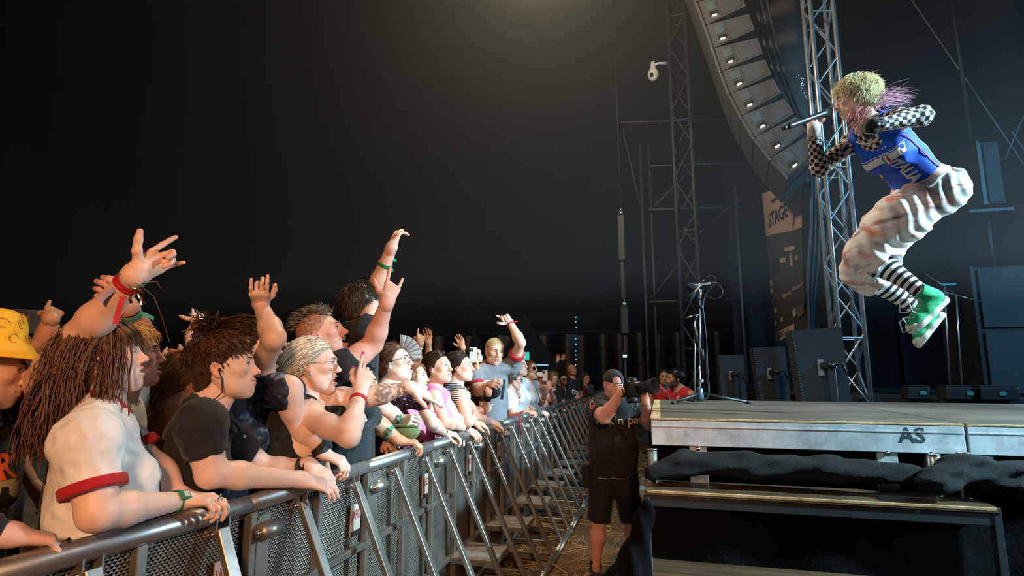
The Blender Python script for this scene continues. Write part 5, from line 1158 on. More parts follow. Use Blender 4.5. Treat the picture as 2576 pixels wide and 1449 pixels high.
t = thing('led_string', 'hanging string of tiny blue-green lights at the dark doorway', 'lights', onY(1449, 930, 18)); o = np.array(t.location)
obj('wire', g_tube([onY(1448, 760, 18) - o, (0, 0, 0)], .006, 5), CABLE, t); obj('post', g_tube([(.05, .05, -o[2]), (.05, .05, 2.6)], .02, 6), SCAF, t)
for py in (798, 810, 824, 852, 866, 883, 893, 904, 918): obj('bulb', sphere_geo(onY(1449 + rnd.uniform(-1, 1), py, 18) - o, .018, 8, 6), mat('led_cyan', (.2, .8, .9), .4, emit=((.2, .75, .9), 1.6)), t)
# pale tents outside the film wall, door beam
for i, (apex, l, r) in enumerate((((1191, 826), (1165, 905), (1235, 905)), ((1318, 785), (1240, 905), (1410, 905)))):
    Yt = 22.3; A, Lq, Rq = [onY(*p_, Yt) for p_ in (apex, l, r)]; bb = Lq*.5 + Rq*.5; t = thing('marquee_peak', ['smaller', 'larger'][i] + ' grey pointed tent gable against the back wall', 'tent', (bb[0], Yt, 0)); o = np.array(t.location)
    n = 10; pl = [Lq + (A - Lq)*(k/n)**1.0 + np.array((0, 0, -.35*math.sin(k/n*math.pi)*np.linalg.norm(A - Lq)*.35)) for k in range(n + 1)]; pr = [A + (Rq - A)*(k/n) + np.array((0, 0, -.35*math.sin(k/n*math.pi)*np.linalg.norm(A - Rq)*.35)) for k in range(1, n + 1)]
    bot = [np.array([Rq[0], Rq[1], 0]), np.array([Lq[0], Lq[1], 0])]; V = np.array(pl + pr + bot) - o; k = len(V); g_ = Geo().add(np.concatenate([V, V + np.array((0, .3, 0))]), [list(range(k))]); g_.f.append(np.array([[j, (j+1) % k, (j+1) % k + k, j + k] for j in range(k)])); g_.m.append(np.zeros(k)); g_.v.append(np.zeros((0, 3))); g_.c.append(np.zeros((0, 3)))
    obj('gable', g_, mat('marquee_grey', (.040, .042, .046), .8), t, False)
t = thing('door_canopy', 'lit blue-white beam of the doorway behind the crowd', 'beam', onY(1357, 918, 17)); obj('beam', g_bar((-.28, 0, 0), (.28, 0, 0), .05, .05), mat('beam_glow', (.5, .7, .9), .5, emit=((.30, .50, .75), .8)), t, False); obj('post', g_bar((.28, 0, -float(t.location[2])), (.28, 0, 0), .04, .04), SCAF, t, False)
# ------------------------------------------------------------------ the crowd
GR = 'audience members behind the barrier'
WTEE = cloth('white', (236, 234, 232)); RED = cloth('red', (176, 22, 34)); BTEE = cloth('black', (24, 24, 27)); CHAR = cloth('charcoal', (30, 29, 31)); GREY = cloth('grey', (124, 124, 128)); OATM = cloth('oatmeal', (196, 186, 168)); PINK = cloth('pink', (238, 134, 176)); OLIV = cloth('olive', (104, 100, 84)); CREAM = cloth('cream', (224, 218, 200)); DENIM = cloth('denim', (74, 92, 124)); NAVY = cloth('navy', (22, 24, 34)); MAROON = cloth('maroon', (96, 30, 44))
FAR = dict(vox=.017, hv=.0050, fv=.0050, q=.22)
BR, DBR, BLK_H, BLOND, DBLOND, GREYH, WHITEH, REDH = srgb(92, 62, 42), srgb(56, 38, 28), srgb(30, 24, 22), srgb(214, 172, 104), srgb(160, 122, 78), srgb(120, 108, 100), srgb(226, 214, 190), srgb(150, 88, 54)
def restwrist(px, py, Z=1.215): return onZ(px, py, Z)
PP = {}
# ---- person gripping the rail at the very left, body outside the picture
P = person('person outside the left picture edge whose hand with a dark ring grips the near handrail', (-330, 985), 1.42, 10, skin='fair', hair=('short', DBR), male=True, top=dict(mat=CHAR, sleeve=1.9, name='dark_jacket'), q=.3, hv=.006, vox=.014, group=GR,
    arms=(dict(E=onX(-190, 1330, -1.68), W=onX(22, 1345, -1.60), u=(.35, .85, -.30), n=(.15, .25, 1), pose='cup'), None)); PP['left'] = P
child(P, 'finger_ring', ring_geo(P.Wr[0] + unit(np.array((.35, .85, -.30)))*.105 + np.array((.01, .02, -.012)), (.3, .6, -.6), .0098, .006, .0015), mat('dark_ring', (.03, .03, .035), .3, .8))
# ---- yellow bucket hat
P = person('person in a yellow bucket hat stretching a bare arm over the brown-haired woman', (-42, 928), 1.92, 4, -4, skin='fair', hair=('none', DBR), byaw=52, sc=1.12, vox=.011, hv=.003, fv=.0028, group=GR, w=1.05, armr=1.22,
    top=dict(mat=BTEE, sleeve=0, arm=.05, off=.018, hem=.62, name='black_band_tee'), bust=.05, arms=(None, dict(spx=(70, 1000, 2.14), E=at(205, 846, 1.76), W=at(342, 690, 1.70), h=(440, 625, 1), nv=(-.2, .3, -.9), pose='horns', tune=((.08, .75, .85, .35), (1.35, .05), .35), ln=1.0))); PP['hat'] = P
YEL = mat('hat_yellow', srgb(250, 196, 40), .8, bump=(60, .2)); HB = [(.0, .135), (.05, .133), (.082, .118), (.094, .085), (.100, .045), (.104, .040), (.128, .010), (.150, -.012), (.152, -.016), (.126, .004), (.100, .030), (.094, .04)]
hatg = g_lathe(HB, (0, -.008, .0), (0, .03, 1), 28); hatg.xf(P.Mh*P.sc, P.H + np.array((0, 0, .062))); hat = child(P, 'bucket_hat', hatg, YEL)
for k in range(26):
    a_ = k*2.4; zz = .02 + (k % 5)*.022; r_ = np.interp(zz, [0, .04, .09, .12], [.142, .105, .096, .085]); c_ = np.array((math.cos(a_)*r_, math.sin(a_)*r_ - .008, zz)); n_ = np.array((math.cos(a_), math.sin(a_), .3)); u_, v_, _ = frame_from(n_)
    an = np.linspace(0, 5.2, 12); pts = c_ + n_*.0025 + np.outer(np.cos(an)*(.010 + .004*(k % 3)), u_) + np.outer(np.sin(an)*.014, v_); g_ = g_tube(pts, .0011, 4, False); g_.xf(P.Mh*P.sc, P.H + np.array((0, 0, .062))); obj('printed_line', g_, mat('hat_print', srgb(170, 120, 70) if True else (0, 0, 0), .8), hat)
f = Fld(.008); f.cone(loc(P, 0, 0, .005), loc(P, 0, .02, .075), .088, .074, .02); f.cone(loc(P, 0, .085, .0), loc(P, .01, .115, -.10), .075, .02, .03, flat=(P.fw, 2.0)); f.cone(loc(P, .05, .07, .0), loc(P, .10, .09, -.04), .05, .02, .03)
f.cone(loc(P, 0, 0, .03), P.H, .058, .062, .01, op='s')
bm, nt, b_, N_, ln_ = nodes_mat('bandana_print'); tc = N_('ShaderNodeTexCoord'); n1 = N_('ShaderNodeTexNoise'); n1.inputs['Scale'].default_value = 16; n1.inputs['Detail'].default_value = 1.5; n1.inputs['Distortion'].default_value = 1.2; ln_(tc.outputs['Object'], n1.inputs['Vector']); r_ = N_('ShaderNodeValToRGB'); r_.color_ramp.interpolation = 'CONSTANT'; ln_(n1.outputs[0], r_.inputs[0])
r_.color_ramp.elements[0].color = (*srgb(40, 92, 140), 1); r_.color_ramp.elements[1].position = .44; r_.color_ramp.elements[1].color = (*srgb(176, 208, 222), 1); e_ = r_.color_ramp.elements.new(.62); e_.color = (*srgb(222, 216, 196), 1); e_ = r_.color_ramp.elements.new(.70); e_.color = (*srgb(30, 60, 70), 1); ln_(r_.outputs[0], b_.inputs['Base Color']); b_.inputs['Roughness'].default_value = .85
child(P, 'neck_scarf', Geo().add(*f.mesh(wrinkle(.006, 70, 3))), bm)
bv = bvh_of(P.top); o_ = onX(38, 1055, -1.60); o_ = P.N + P.fw*.2 - P.ax*.20; uu, vv = -P.rt, P.ax
ORG = mat('print_orange', srgb(250, 96, 26), .7); DOR = mat('print_dull_orange', srgb(204, 74, 30), .7); GRN = mat('print_greygreen', srgb(150, 150, 120), .8); DRED = mat('print_red', srgb(130, 20, 26), .8); AMB = mat('print_amber', srgb(220, 110, 20), .8); INK = mat('print_ink', srgb(14, 13, 14), .8); DIMT = mat('print_dim', srgb(96, 84, 70), .8)
def rect(x0, x1, y0, y1, n=6): return g_grid(lambda u, v: np.stack([x0 + u*(x1 - x0), y0 + v*(y1 - y0), 0*u], 1), n, n)
def poly(pts): p_ = np.array([(x, y, 0) for x, y in pts]); c_ = p_.mean(0); n_ = len(p_); return Geo().add(np.concatenate([p_, [c_]]), np.stack([np.arange(n_), (np.arange(n_) + 1) % n_, np.full(n_, n_)], 1))
decal('band_name_print', text_geo('STORY', .115, 0, .004), bv, o_ + vv*.055, uu, vv, ORG, P.top, .004)
decal('picture_print', rect(-.16, .16, -.20, .015), bv, o_, uu, vv, GRN, P.top, .0025, .02)
for dx in (-.09, .055):
    s_ = poly([(dx - .010, -.005), (dx + .010, -.005), (dx + .012, -.028), (dx + .022, -.04), (dx + .065, -.055), (dx + .062, -.062), (dx + .022, -.072), (dx + .024, -.10), (dx + .062, -.185), (dx + .046, -.19), (dx + .004, -.115), (dx - .048, -.20), (dx - .064, -.195), (dx - .018, -.095), (dx - .026, -.045), (dx - .012, -.028)]); decal('guitarist_silhouette', s_, bv, o_, uu, vv, INK, P.top, .004, .02)
decal('amber_band_print', rect(-.16, .16, -.235, -.20), bv, o_, uu, vv, AMB, P.top, .003, .02); decal('red_band_print', rect(-.16, .16, -.275, -.235), bv, o_, uu, vv, DRED, P.top, .003, .02)
decal('title_print', text_geo('THE SLAUGHTERHOUSE', .032, 0, .0015), bv, o_ - vv*.295, uu, vv, DOR, P.top, .004); decal('tour_print', text_geo('MORE TOUR 2017', .022, 0, .0003), bv, o_ - vv*.325, uu, vv, DIMT, P.top, .004)
band(P, 1, .90, (190, 24, 40), wd=.022); band(P, 1, .97, (60, 130, 130), wd=.024, th=.005, name='teal_bracelet'); band(P, 1, .84, (196, 30, 44), wd=.008); band_tail(P, 1, .86, (196, 30, 44), (-.2, -1, .1), .075, .016); band_tail(P, 1, .88, (150, 140, 190), (-.8, -.6, .1), .05, .014)
GOLD = mat('gold_tinsel', srgb(216, 190, 130), .22, 1.); t0 = P.E[1] + (P.Wr[1] - P.E[1])*1.02; r_, tt_ = view_frame(t0)
fr = thing('tinsel_streamer', 'shiny gold tinsel streamer dangling from the pointing arm', 'streamer', t0 + np.array((0, 0, -.04)))
for k in range(9):
    rr = np.random.RandomState(k); pts = [np.array((0, 0, .02))]; d = unit(r_*(.5 + rr.randn()*.5) + tt_*rr.randn()*.4 + np.array((0, 0, -.9 + rr.randn()*.3)))
    for j in range(7): d = unit(d + rr.randn(3)*.55 + np.array((0, 0, -.15))); pts.append(pts[-1] + d*.012)
    obj('curl', g_tube(pts, .0042, 4, True, flat=.25), GOLD, fr, False)
pts = [r_*.015, r_*.05 + np.array((0, 0, -.03)), r_*.075 + np.array((0, 0, -.09)), r_*.10 + np.array((0, 0, -.165))]; obj('long_strip', g_tube(np.array(pts), .0055, 4, True, flat=.25), GOLD, fr, False)
# ---- brown-haired woman in the white ringer tee
P = person('long brown-haired woman in a white ringer tee with red sleeve trim leaning on the rail', (256, 900), 1.80, 6, 15, skin='pale', q=1.5, hair=('longfringe', srgb(104, 72, 48), .29), sc=1.03, w=1.04, armr=1.22, bust=.085, fat=.15, hips=.03, vox=.009, hv=.0026, fv=.0026, group=GR, eyes='closed', mouth='part',
    byaw=2, lean=(.02, 0), nf=(0, .05, 0), top=dict(mat=WTEE, trim=RED, sleeve=.70, off=.016, soff=.012, wr=.0065, wf=75, vox=.008, name='ringer_tee', hem=.62),
    arms=(dict(spx=(218, 1112, 1.55), E=at(245, 1290, 1.50), W=at(455, 1260, 1.80), u=(.80, .50, .00), n=(-.05, -.25, 1), pose='droop', tune=((.35, .45, .55, .62), (.25, .25), .12)), dict(E=onX(395, 1180, -1.70), W=onX(450, 1245, -1.62), u=(1, .2, -.1), n=(0, 0, 1), pose='relax'))); PP['ringer'] = P
watch(P, 0, .93, (28, 120, 92), (196, 204, 190), (0, .55, 1)); child(P, 'finger_ring', ring_geo(P.Wr[0] + unit(np.array((.8, .5, 0)))*.112 + np.array((0, .0, .004)), (.8, .45, -.35), .0100, .005, .002), CHROME)
stm = cloth('strap_black', (20, 19, 22)); strap(P, 'bag_strap', [loc(P, -.06, -.08, .0), loc(P, -.06, .08, -.01), loc(P, .0, .17, -.12), loc(P, .03, .20, -.25), loc(P, .08, .18, -.36)], .020, stm, P.top); strap(P, 'bag_strap', [loc(P, -.05, -.14, -.1), loc(P, .10, -.15, -.34), loc(P, .16, -.08, -.46), loc(P, .16, .08, -.50)], .026, stm, P.top)
c_ = loc(P, .02, .13, -.42); f = Fld(.007); f.box(c_, (.085, .035, .060), .03, .02, np.stack([P.rt, P.fw, P.ax], 1)); bg = child(P, 'crossbody_bag', Geo().add(*f.mesh(wrinkle(.004, 60, 2))), cloth('bag_plum', (82, 44, 66))); f = Fld(.007); f.box(c_ - P.ax*.060, (.087, .036, .025), .015, .02, np.stack([P.rt, P.fw, P.ax], 1)); obj('bag_base', Geo().add(*f.mesh()), cloth('bag_mustard', (150, 112, 30)), bg)
bv = bvh_of(P.top); o_ = loc(P, .0, .2, -.20); RP = mat('print_rose', srgb(190, 96, 96), .8)
for tx, dz, sz in (('Long', .035, .032), ('Summer', .0, .036), ('Tour', -.035, .036)): decal('tee_print', text_geo(tx, sz, 0, 0, shear=.2), bv, o_ + P.ax*dz + P.rt*.03, unit(P.rt*-.8 + P.fw*-.3), P.ax, RP, P.top, .003, .015)
an = np.linspace(0, 6.28, 30, endpoint=False); rg = Geo(); ri = np.stack([np.cos(an)*.034, np.sin(an)*.034, 0*an], 1); ro = ri*1.08; rg.add(np.concatenate([ri, ro]), np.stack([np.arange(30), (np.arange(30)+1) % 30, (np.arange(30)+1) % 30 + 30, np.arange(30) + 30], 1)); decal('tee_emblem', rg, bv, o_ - P.ax*.085 + P.rt*.03, unit(P.rt*-.8 + P.fw*-.3), P.ax, RP, P.top, .003, .02)
# ---- blond man in the oatmeal tee
P = person('curly blond man in an oatmeal tee right behind the brown-haired woman', (322, 893), 2.14, 8, 8, skin='pink', hair=('curly', BLOND, .055), male=True, sc=1.03, vox=.010, hv=.003, q=.9, byaw=15, top=dict(mat=OATM, off=.016, sleeve=.6), mouth='part', group=GR,
    arms=(None, dict(E=at(352, 842, 2.25), W=at(322, 772, 2.10), h=(252, 712, -1), nv=(-.2, .2, 1), pose='fist', tune=((.55, .6, .65, .7), (.6, .6), .1)))); PP['blond'] = P
band(P, 1, .92, (24, 22, 22), wd=.008); band(P, 1, .80, (40, 150, 140), wd=.016); band_tail(P, 1, .82, (60, 170, 160), (.9, -.1, .3), .05, .014)
# ---- bare shouldered woman
P = person('light brown-haired woman with bare shoulders turned away beside the black polo shirt', (470, 955), 2.50, -28, -6, skin='tan', hair=('lowpony', srgb(150, 108, 68), .16), sc=1.0, vox=.010, q=.9, group=GR, byaw=-20, top=dict(mat=BTEE, sleeve=0, drop=.19, name='strapless_top', off=.010), seed=5); PP['bare'] = P
g_ = Geo(); an = np.linspace(0, 6.28, 30, endpoint=False); rr = .066; ring = np.array([P.N + P.ax*.02 + (P.rt*math.cos(a_) + P.fw*math.sin(a_))*rr + P.ax*(-.022*math.sin(a_)) for a_ in an])
for p_ in ring: sphere_geo(p_, .006, 6, 5, g=g_)
o = child(P, 'bead_necklace', g_, CHROME); o['kind'] = 'stuff'
# ---- black tee man between, back row
P = person('person in a dark printed tee half hidden behind the bare-shouldered woman', (418, 958), 2.95, -40, 0, skin='tan', hair=('short', srgb(120, 92, 60)), group=GR, top=dict(mat=CHAR), **FAR); bv = bvh_of(P.top)
decal('skeleton_print', text_geo('8S', .07, 0, 0), bv, at(412, 1050, 2.8), view_frame(P.N)[0], (0, 0, 1), mat('print_bone', srgb(190, 186, 170), .8), P.top, .004)
# ---- person in the black polo
P = person('short dark-haired person in a black polo shirt resting both forearms on the rail', (562, 925), 2.20, 8, 9, skin='pale', hair=('fade', srgb(80, 54, 38), .044), sc=1.10, w=1.02, armr=1.18, bust=.045, fat=.0, vox=.009, hv=.0028, fv=.0028, mouth='smile', byaw=10, lean=(.13, 0), group=GR, q=1.3, brow=srgb(70, 50, 40), iris=(.10, .16, .22),
    top=dict(mat=BTEE, sleeve=.66, off=.014, soff=.012, wr=.006, wf=80, vox=.009, name='polo_shirt', neck=.074, scoop=.05, hem=.60),
    arms=(dict(spx=(506, 1066, 1.99), E=at(530, 1192, 1.97), W=at(760, 1207, 2.26), u=(.62, .72, -.30), n=(.0, -.55, .85), pose='droop', tune=((.15, .2, .25, .3), (.3, .3), .1)), dict(E=onX(672, 1182, -1.70), W=onX(778, 1172, -1.50), u=(.8, .2, -.55), n=(.4, -.5, .8), pose='droop', tune=((.2, .25, .3, .35), (.3, .3), .2)))); PP['polo'] = P
f = Fld(.006); up_ = P.ax
for s in (-1, 1):
    f.cone(loc(P, s*.055, -.05, .045), loc(P, s*.078, .03, .015), .030, .030, .01, flat=(unit(P.rt*s + up_*.5), 3.)); f.cone(loc(P, s*.078, .03, .015), loc(P, s*.050, .125, -.045), .030, .020, .01, flat=(unit(P.rt*s*.4 + P.fw*.9 + up_*.4), 3.))
f.cone(loc(P, -.05, -.062, .045), loc(P, .05, -.062, .045), .030, .030, .01, flat=(P.fw, 3.)); col_o = child(P, 'polo_collar', Geo().add(*f.mesh()), NAVY)
bv = bvh_of(P.top); h = bv.ray_cast(Vector(at(615, 1098, .8)), Vector(ray(615, 1098)))
if h[0]: k = obj('button', sphere_geo(np.array(h[0]), .0075, 10, 7, scale=(1, 1, 1)), mat('button_white', srgb(210, 225, 235), .3), P.top)
for j, off_ in enumerate((.0, .035)): strap(P, 'shoulder_stripe', [loc(P, .055 + off_, -.03, .03), loc(P, .062 + off_, .03, .015), loc(P, .05 + off_, .07, -.02)], .016, mat('stripe_pale', srgb(200, 204, 210), .8), P.top, .004)
earc = P.H + P.Mh @ np.array((.082, -.004, -.008))*P.sc; k = child(P, 'earphone', sphere_geo(earc + P.Mh @ np.array((.004, .004, 0)), .0065, 10, 7), BLK); obj('earphone_cable', g_tube(np.array([earc, earc + P.Mh @ np.array((.006, .008, -.03)), earc + P.Mh @ np.array((.0, .006, -.085)), earc + P.Mh @ np.array((-.012, -.02, -.105)), earc + P.Mh @ np.array((-.02, -.05, -.11))]), .0024, 6), CABLE, k)
band(P, 1, .92, (22, 22, 24), wd=.022, th=.004, name='watch_strap'); band(P, 1, .82, (60, 60, 64), wd=.018, th=.003, name='metal_bracelet')
# ---- laughing person with raised fist, dark tie-dye top
TD, nt, b_, N_, ln_ = nodes_mat('tie_dye'); tc = N_('ShaderNodeTexCoord'); n1 = N_('ShaderNodeTexNoise'); n1.inputs['Scale'].default_value = 7; n1.inputs['Detail'].default_value = 5; n1.inputs['Distortion'].default_value = 2.5; ln_(tc.outputs['Object'], n1.inputs['Vector']); r_ = N_('ShaderNodeValToRGB'); ln_(n1.outputs[0], r_.inputs[0]); r_.color_ramp.elements[0].position = .40; r_.color_ramp.elements[0].color = (*srgb(20, 24, 34), 1); r_.color_ramp.elements[1].position = .80; r_.color_ramp.elements[1].color = (*srgb(160, 174, 190), 1); e_ = r_.color_ramp.elements.new(.56); e_.color = (*srgb(32, 46, 70), 1); ln_(r_.outputs[0], b_.inputs['Base Color']); b_.inputs['Roughness'].default_value = .7
P = person('laughing person in a dark tie-dye tank top raising a bent arm over the face', (632, 872), 2.60, 2, 6, skin='pale', hair=('bun', srgb(64, 44, 32)), sc=1.12, vox=.010, fv=.003, mouth='laugh', byaw=14, group=GR, armr=1.12, top=dict(mat=TD, sleeve=0, off=.016, neck=.075, arm=.055, name='tank_top', hem=.64),
    arms=(dict(spx=(720, 985, 2.50), E=onX(748, 1068, -1.62), W=onX(812, 1140, -1.52), u=(.75, .30, -.35), n=(.1, -.2, 1), pose='cup'), dict(E=at(690, 850, 2.38), w=(655, 765, 1), h=(648, 715, -1), nv=(-.1, .1, 1), pose='claw', tune=((.25, .6, .75, .3), (.8, .4), .3)))); PP['fist'] = P
for t_, c_ in ((.80, (26, 26, 28)), (.90, (30, 26, 40)), (.98, (22, 22, 24))): band(P, 0, t_, c_, wd=.016, th=.005, name='bracelet')
P = person('person with a loose brown bun standing behind the black polo shirt', (572, 862), 2.95, 20, 0, skin='tan', hair=('bun', srgb(150, 104, 58)), group=GR, top=dict(mat=CHAR), **FAR)
# ---- white-haired woman with glasses
P = person('white-haired woman with round glasses and a black tank top pointing with both arms', (789, 916), 2.72, 10, 3, skin='pale', hair=('lowpony', srgb(244, 236, 216), .14), sc=1.09, w=1.08, armr=1.15, vox=.009, hv=.0028, fv=.0028, mouth='open', byaw=18, lean=(.10, 0), group=GR, bust=.07, q=1.3, brow=srgb(150, 130, 110), nails=(1, 1), nails_col=srgb(216, 50, 130),
    top=dict(mat=BTEE, sleeve=0, off=.010, neck=.095, scoop=.06, arm=.058, name='tank_top', drop=.035, hem=.62),
    arms=(dict(spx=(772, 1045, 2.60), e=(878, 1098, -1), w=(906, 985, 1), h=(930, 895, 1), nv=(.15, -.1, .95), pose='point', tune=((.0, .55, .65, .72), (.7, .5), .2)), dict(spx=(862, 1010, 2.80), E=at(930, 998, 2.72), W=at(1032, 975, 2.74), u=(.75, .62, -.42), n=(.1, -.45, .95), pose='point', tune=((.05, .25, .35, .4), (.7, .2), .3)))); PP['white'] = P
glasses(P, (70, 54, 60), .026, .024, .3, .0012); band(P, 0, .80, (196, 24, 44), wd=.018); band_tail(P, 0, .70, (230, 226, 224), (.55, -.8, .4), .05, .016); band(P, 1, .96, (60, 64, 70), wd=.016, th=.003, name='watch_strap')
for sx in (-1, 1): strap(P, 'top_strap', [loc(P, sx*.065, .12, -.10), loc(P, sx*.075, .06, -.02), loc(P, sx*.075, -.02, .01), loc(P, sx*.08, -.1, -.06)], .022 if sx > 0 else .010, stm, P.body)
strap(P, 'lanyard_strap', [loc(P, .03, -.06, .03), loc(P, .055, .05, .0), loc(P, .05, .13, -.10), loc(P, .02, .15, -.20)], .026, stm, P.body, .006)
child(P, 'earring', sphere_geo(P.H + P.Mh @ np.array((.080, -.002, -.045))*P.sc, .005, 8, 6), CHROME)
tattoo(P, 1, .05, 1.0, 3); tattoo(P, 0, .55, .75, 5, amt=.4)
# ---- woman with the ponytail and glasses seen from behind
P = person('woman with a grey-blond ponytail seen from behind left of the white-haired woman', (752, 955), 3.05, -62, 0, skin='tan', hair=('pony', srgb(150, 136, 112), .26), group=GR, top=dict(mat=BTEE, sleeve=0), **FAR); glasses(P, (190, 150, 90), .026, .022, .8)
P = person('round-faced reddish-haired woman in an olive top behind the tie-dye shirt', (722, 925), 3.30, 28, 0, skin='pink', hair=('lowpony', REDH), fat=.5, mouth='smile', group=GR, top=dict(mat=OLIV), **FAR); child(P, 'bead_strap', g_tube([loc(P, .06, .10, .0), loc(P, .07, .15, -.10), loc(P, .07, .16, -.2)], .008, 6), RED)
P = person('man with a flat cap raised behind the laughing person', (688, 918), 3.05, 12, 22, skin='tan', hair=('short', BLK_H), male=True, mouth='part', group=GR, top=dict(mat=BTEE), **FAR)
g_ = g_lathe([(0, .122), (.06, .118), (.085, .09), (.09, .055), (.088, .05)], (0, -.012, 0), (0, 0, 1), 20); g_.merge(g_lathe([(0, .0), (.072, .0), (.074, .004), (0, .008)], (0, .105, .058), (0, .15, 1), 18)); g_.xf(P.Mh*P.sc, P.H); child(P, 'cap', g_, cloth('cap_brown', (96, 66, 40)))
# ---- laughing man with the spiky hair
P = person('laughing man with shaved sides and spiky hair making a horns sign', (810, 842), 2.98, 14, 24, skin='pink', hair=('mohawk', srgb(116, 98, 82), .045), male=True, sc=1.10, vox=.010, fv=.003, hv=.003, mouth='laugh', byaw=20, group=GR, armr=1.12, lean=(.05, 0), top=dict(mat=BTEE, off=.012, sleeve=.22), beard=(*srgb(150, 112, 96), .35), brow=srgb(90, 66, 50),
    arms=(dict(spx=(872, 918, 2.92), E=at(938, 866, 2.98), W=at(974, 758, 2.90), h=(998, 690, 1), nv=(.2, -.1, .95), pose='horns', tune=((.03, .85, .9, .05), (.95, .1), .55), ln=1.05), None)); PP['mohawk'] = P
# ---- tall man in the black festival tee
P = person('tall dark-haired man in a black festival tee reaching one arm straight up', (915, 768), 3.30, -32, 8, skin='fair', hair=('short', srgb(70, 54, 42), .045), male=True, sc=1.10, vox=.011, fv=.0032, byaw=8, group=GR, top=dict(mat=BTEE, off=.022, sleeve=.30, hem=.66, name='festival_tee', wr=.009, wf=60), w=1.05,
    arms=(dict(spx=(925, 845, 3.12), e=(942, 735, 1), w=(985, 622, -1), h=(1003, 575, 1), nv=(-.8, .3, .5), pose='open', tune=((.05, .12, .30, .34), (.6, .2), .8), ln=1.12), None)); PP['tall'] = P
band(P, 0, .62, (20, 120, 84), wd=.020); band_tail(P, 0, .64, (40, 190, 160), (.8, .4, .4), .045, .020); band_tail(P, 0, .60, (40, 150, 130), (.7, -.4, .5), .035, .018)
bv = bvh_of(P.top); o_ = at(990, 925, 2.9); r_, t_ = view_frame(o_); LTB = mat('print_mint', srgb(196, 226, 226), .7); hitp = bv.ray_cast(Vector(at(966, 935, 1.0)), Vector(ray(966, 935)))
if hitp[0]:
    c_ = np.array(hitp[0]); uu, vv = unit(r_*.8 + t_*.0), np.array((0, 0, 1.)); an = np.linspace(0, 6.28, 26, endpoint=False)
    ov = poly([(.036*math.cos(a_), .085*math.sin(a_)) for a_ in an]); decal('oval_emblem', ov, bv, c_, uu, vv, LTB, P.top, .004, .02); ov = poly([(.031*math.cos(a_), .078*math.sin(a_)) for a_ in an]); decal('oval_field', ov, bv, c_, uu, vv, NAVY, P.top, .006, .02); decal('emblem_lettering', text_geo('FESTIVAL', .030, 0, .001).xf(np.array([[0, -1, 0], [1, 0, 0], [0, 0, 1]]), (0, 0, 0)), bv, c_, uu, vv, mat('print_rose2', srgb(196, 140, 160), .7), P.top, .008)
    def star(r): return poly([((r if i % 2 == 0 else r*.45)*math.sin(i*math.pi/5), (r if i % 2 == 0 else r*.45)*math.cos(i*math.pi/5)) for i in range(10)])
    decal('star_print', star(.018), bv, c_ + vv*.075 - uu*.035, uu, vv, mat('print_gold', srgb(226, 200, 110), .7), P.top, .004); decal('star_print', star(.016), bv, c_ + vv*.03 - uu*.05, uu, vv, mat('print_pinkstar', srgb(230, 130, 160), .7), P.top, .004)
# ---- tanned hand on the rail, person in dark clothes
P = person('person in dark clothes behind the white-haired woman whose tanned hand grips the rail', (900, 965), 3.10, 5, 0, skin='tan', hair=('short', BLK_H), male=True, sc=1.04, vox=.011, fv=.003, hv=.005, q=.3, group=GR, armr=1.1, top=dict(mat=CHAR, sleeve=.6, hem=.66), lean=(.02, 0),
    arms=(dict(spx=(905, 1030, 2.95), E=onX(945, 1062, -1.66), W=onX(1005, 1108, -1.52), u=(.68, .42, -.10), n=(.1, -.1, 1), pose='cup', ln=1.0), None)); watch(P, 0, .55, (38, 140, 110), (30, 34, 34), (0, .2, 1)); PP['tanhand'] = P
# ---- woman with glasses, sequin dress and olive bag
SEQ, nt, b_, N_, ln_ = nodes_mat('sequins'); tc = N_('ShaderNodeTexCoord'); v1 = N_('ShaderNodeTexVoronoi'); v1.inputs['Scale'].default_value = 110; ln_(tc.outputs['Object'], v1.inputs['Vector']); b_.inputs['Base Color'].default_value = (.05, .02, .03, 1); b_.inputs['Metallic'].default_value = .8; b_.inputs['Roughness'].default_value = .22; ge = N_('ShaderNodeNewGeometry'); s1 = N_('ShaderNodeVectorMath'); s1.operation = 'MULTIPLY_ADD'; s1.inputs[1].default_value = (1.1, 1.1, 1.1); s1.inputs[2].default_value = (-.55, -.55, -.55); ln_(v1.outputs['Color'], s1.inputs[0]); s2 = N_('ShaderNodeVectorMath'); s2.operation = 'ADD'; ln_(s1.outputs[0], s2.inputs[0]); ln_(ge.outputs['Normal'], s2.inputs[1]); s3 = N_('ShaderNodeVectorMath'); s3.operation = 'NORMALIZE'; ln_(s2.outputs[0], s3.inputs[0]); ln_(s3.outputs[0], b_.inputs['Normal'])
P = person('smiling woman with big glasses and a black sequin dress clasping an olive bag', (992, 912), 3.62, 24, 14, skin='pale', hair=('lowpony', srgb(120, 70, 46), .10), sc=1.06, vox=.010, fv=.003, hv=.003, mouth='grin', byaw=25, group=GR, top=dict(mat=SEQ, sleeve=0, arm=.036, neck=.08, drop=.03, off=.010, name='sequin_dress', hem=.7),
    arms=(dict(E=at(985, 1045, 3.45), W=at(1012, 1057, 3.42), h=(1050, 1062, -1), nv=(.0, .2, 1), pose='grip'), dict(spx=(1062, 1005, 3.60), E=at(1085, 1062, 3.62), W=onX(1117, 1088, -1.52), u=(.7, .3, -.15), n=(.1, -.2, 1), pose='cup'))); PP['sequin'] = P
glasses(P, (110, 60, 66), .028, .025, .2, .0016); watch(P, 0, .9, (28, 130, 98), (190, 206, 196), (0, .1, 1)); band(P, 1, .93, (54, 58, 40), wd=.012)
g_ = Geo()
for k in range(24): a_ = k/24*6.28; sphere_geo(P.N + P.ax*.015 + (P.rt*math.cos(a_) + P.fw*math.sin(a_))*.066 - P.ax*.03*math.sin(a_), .0055, 6, 5, g=g_)
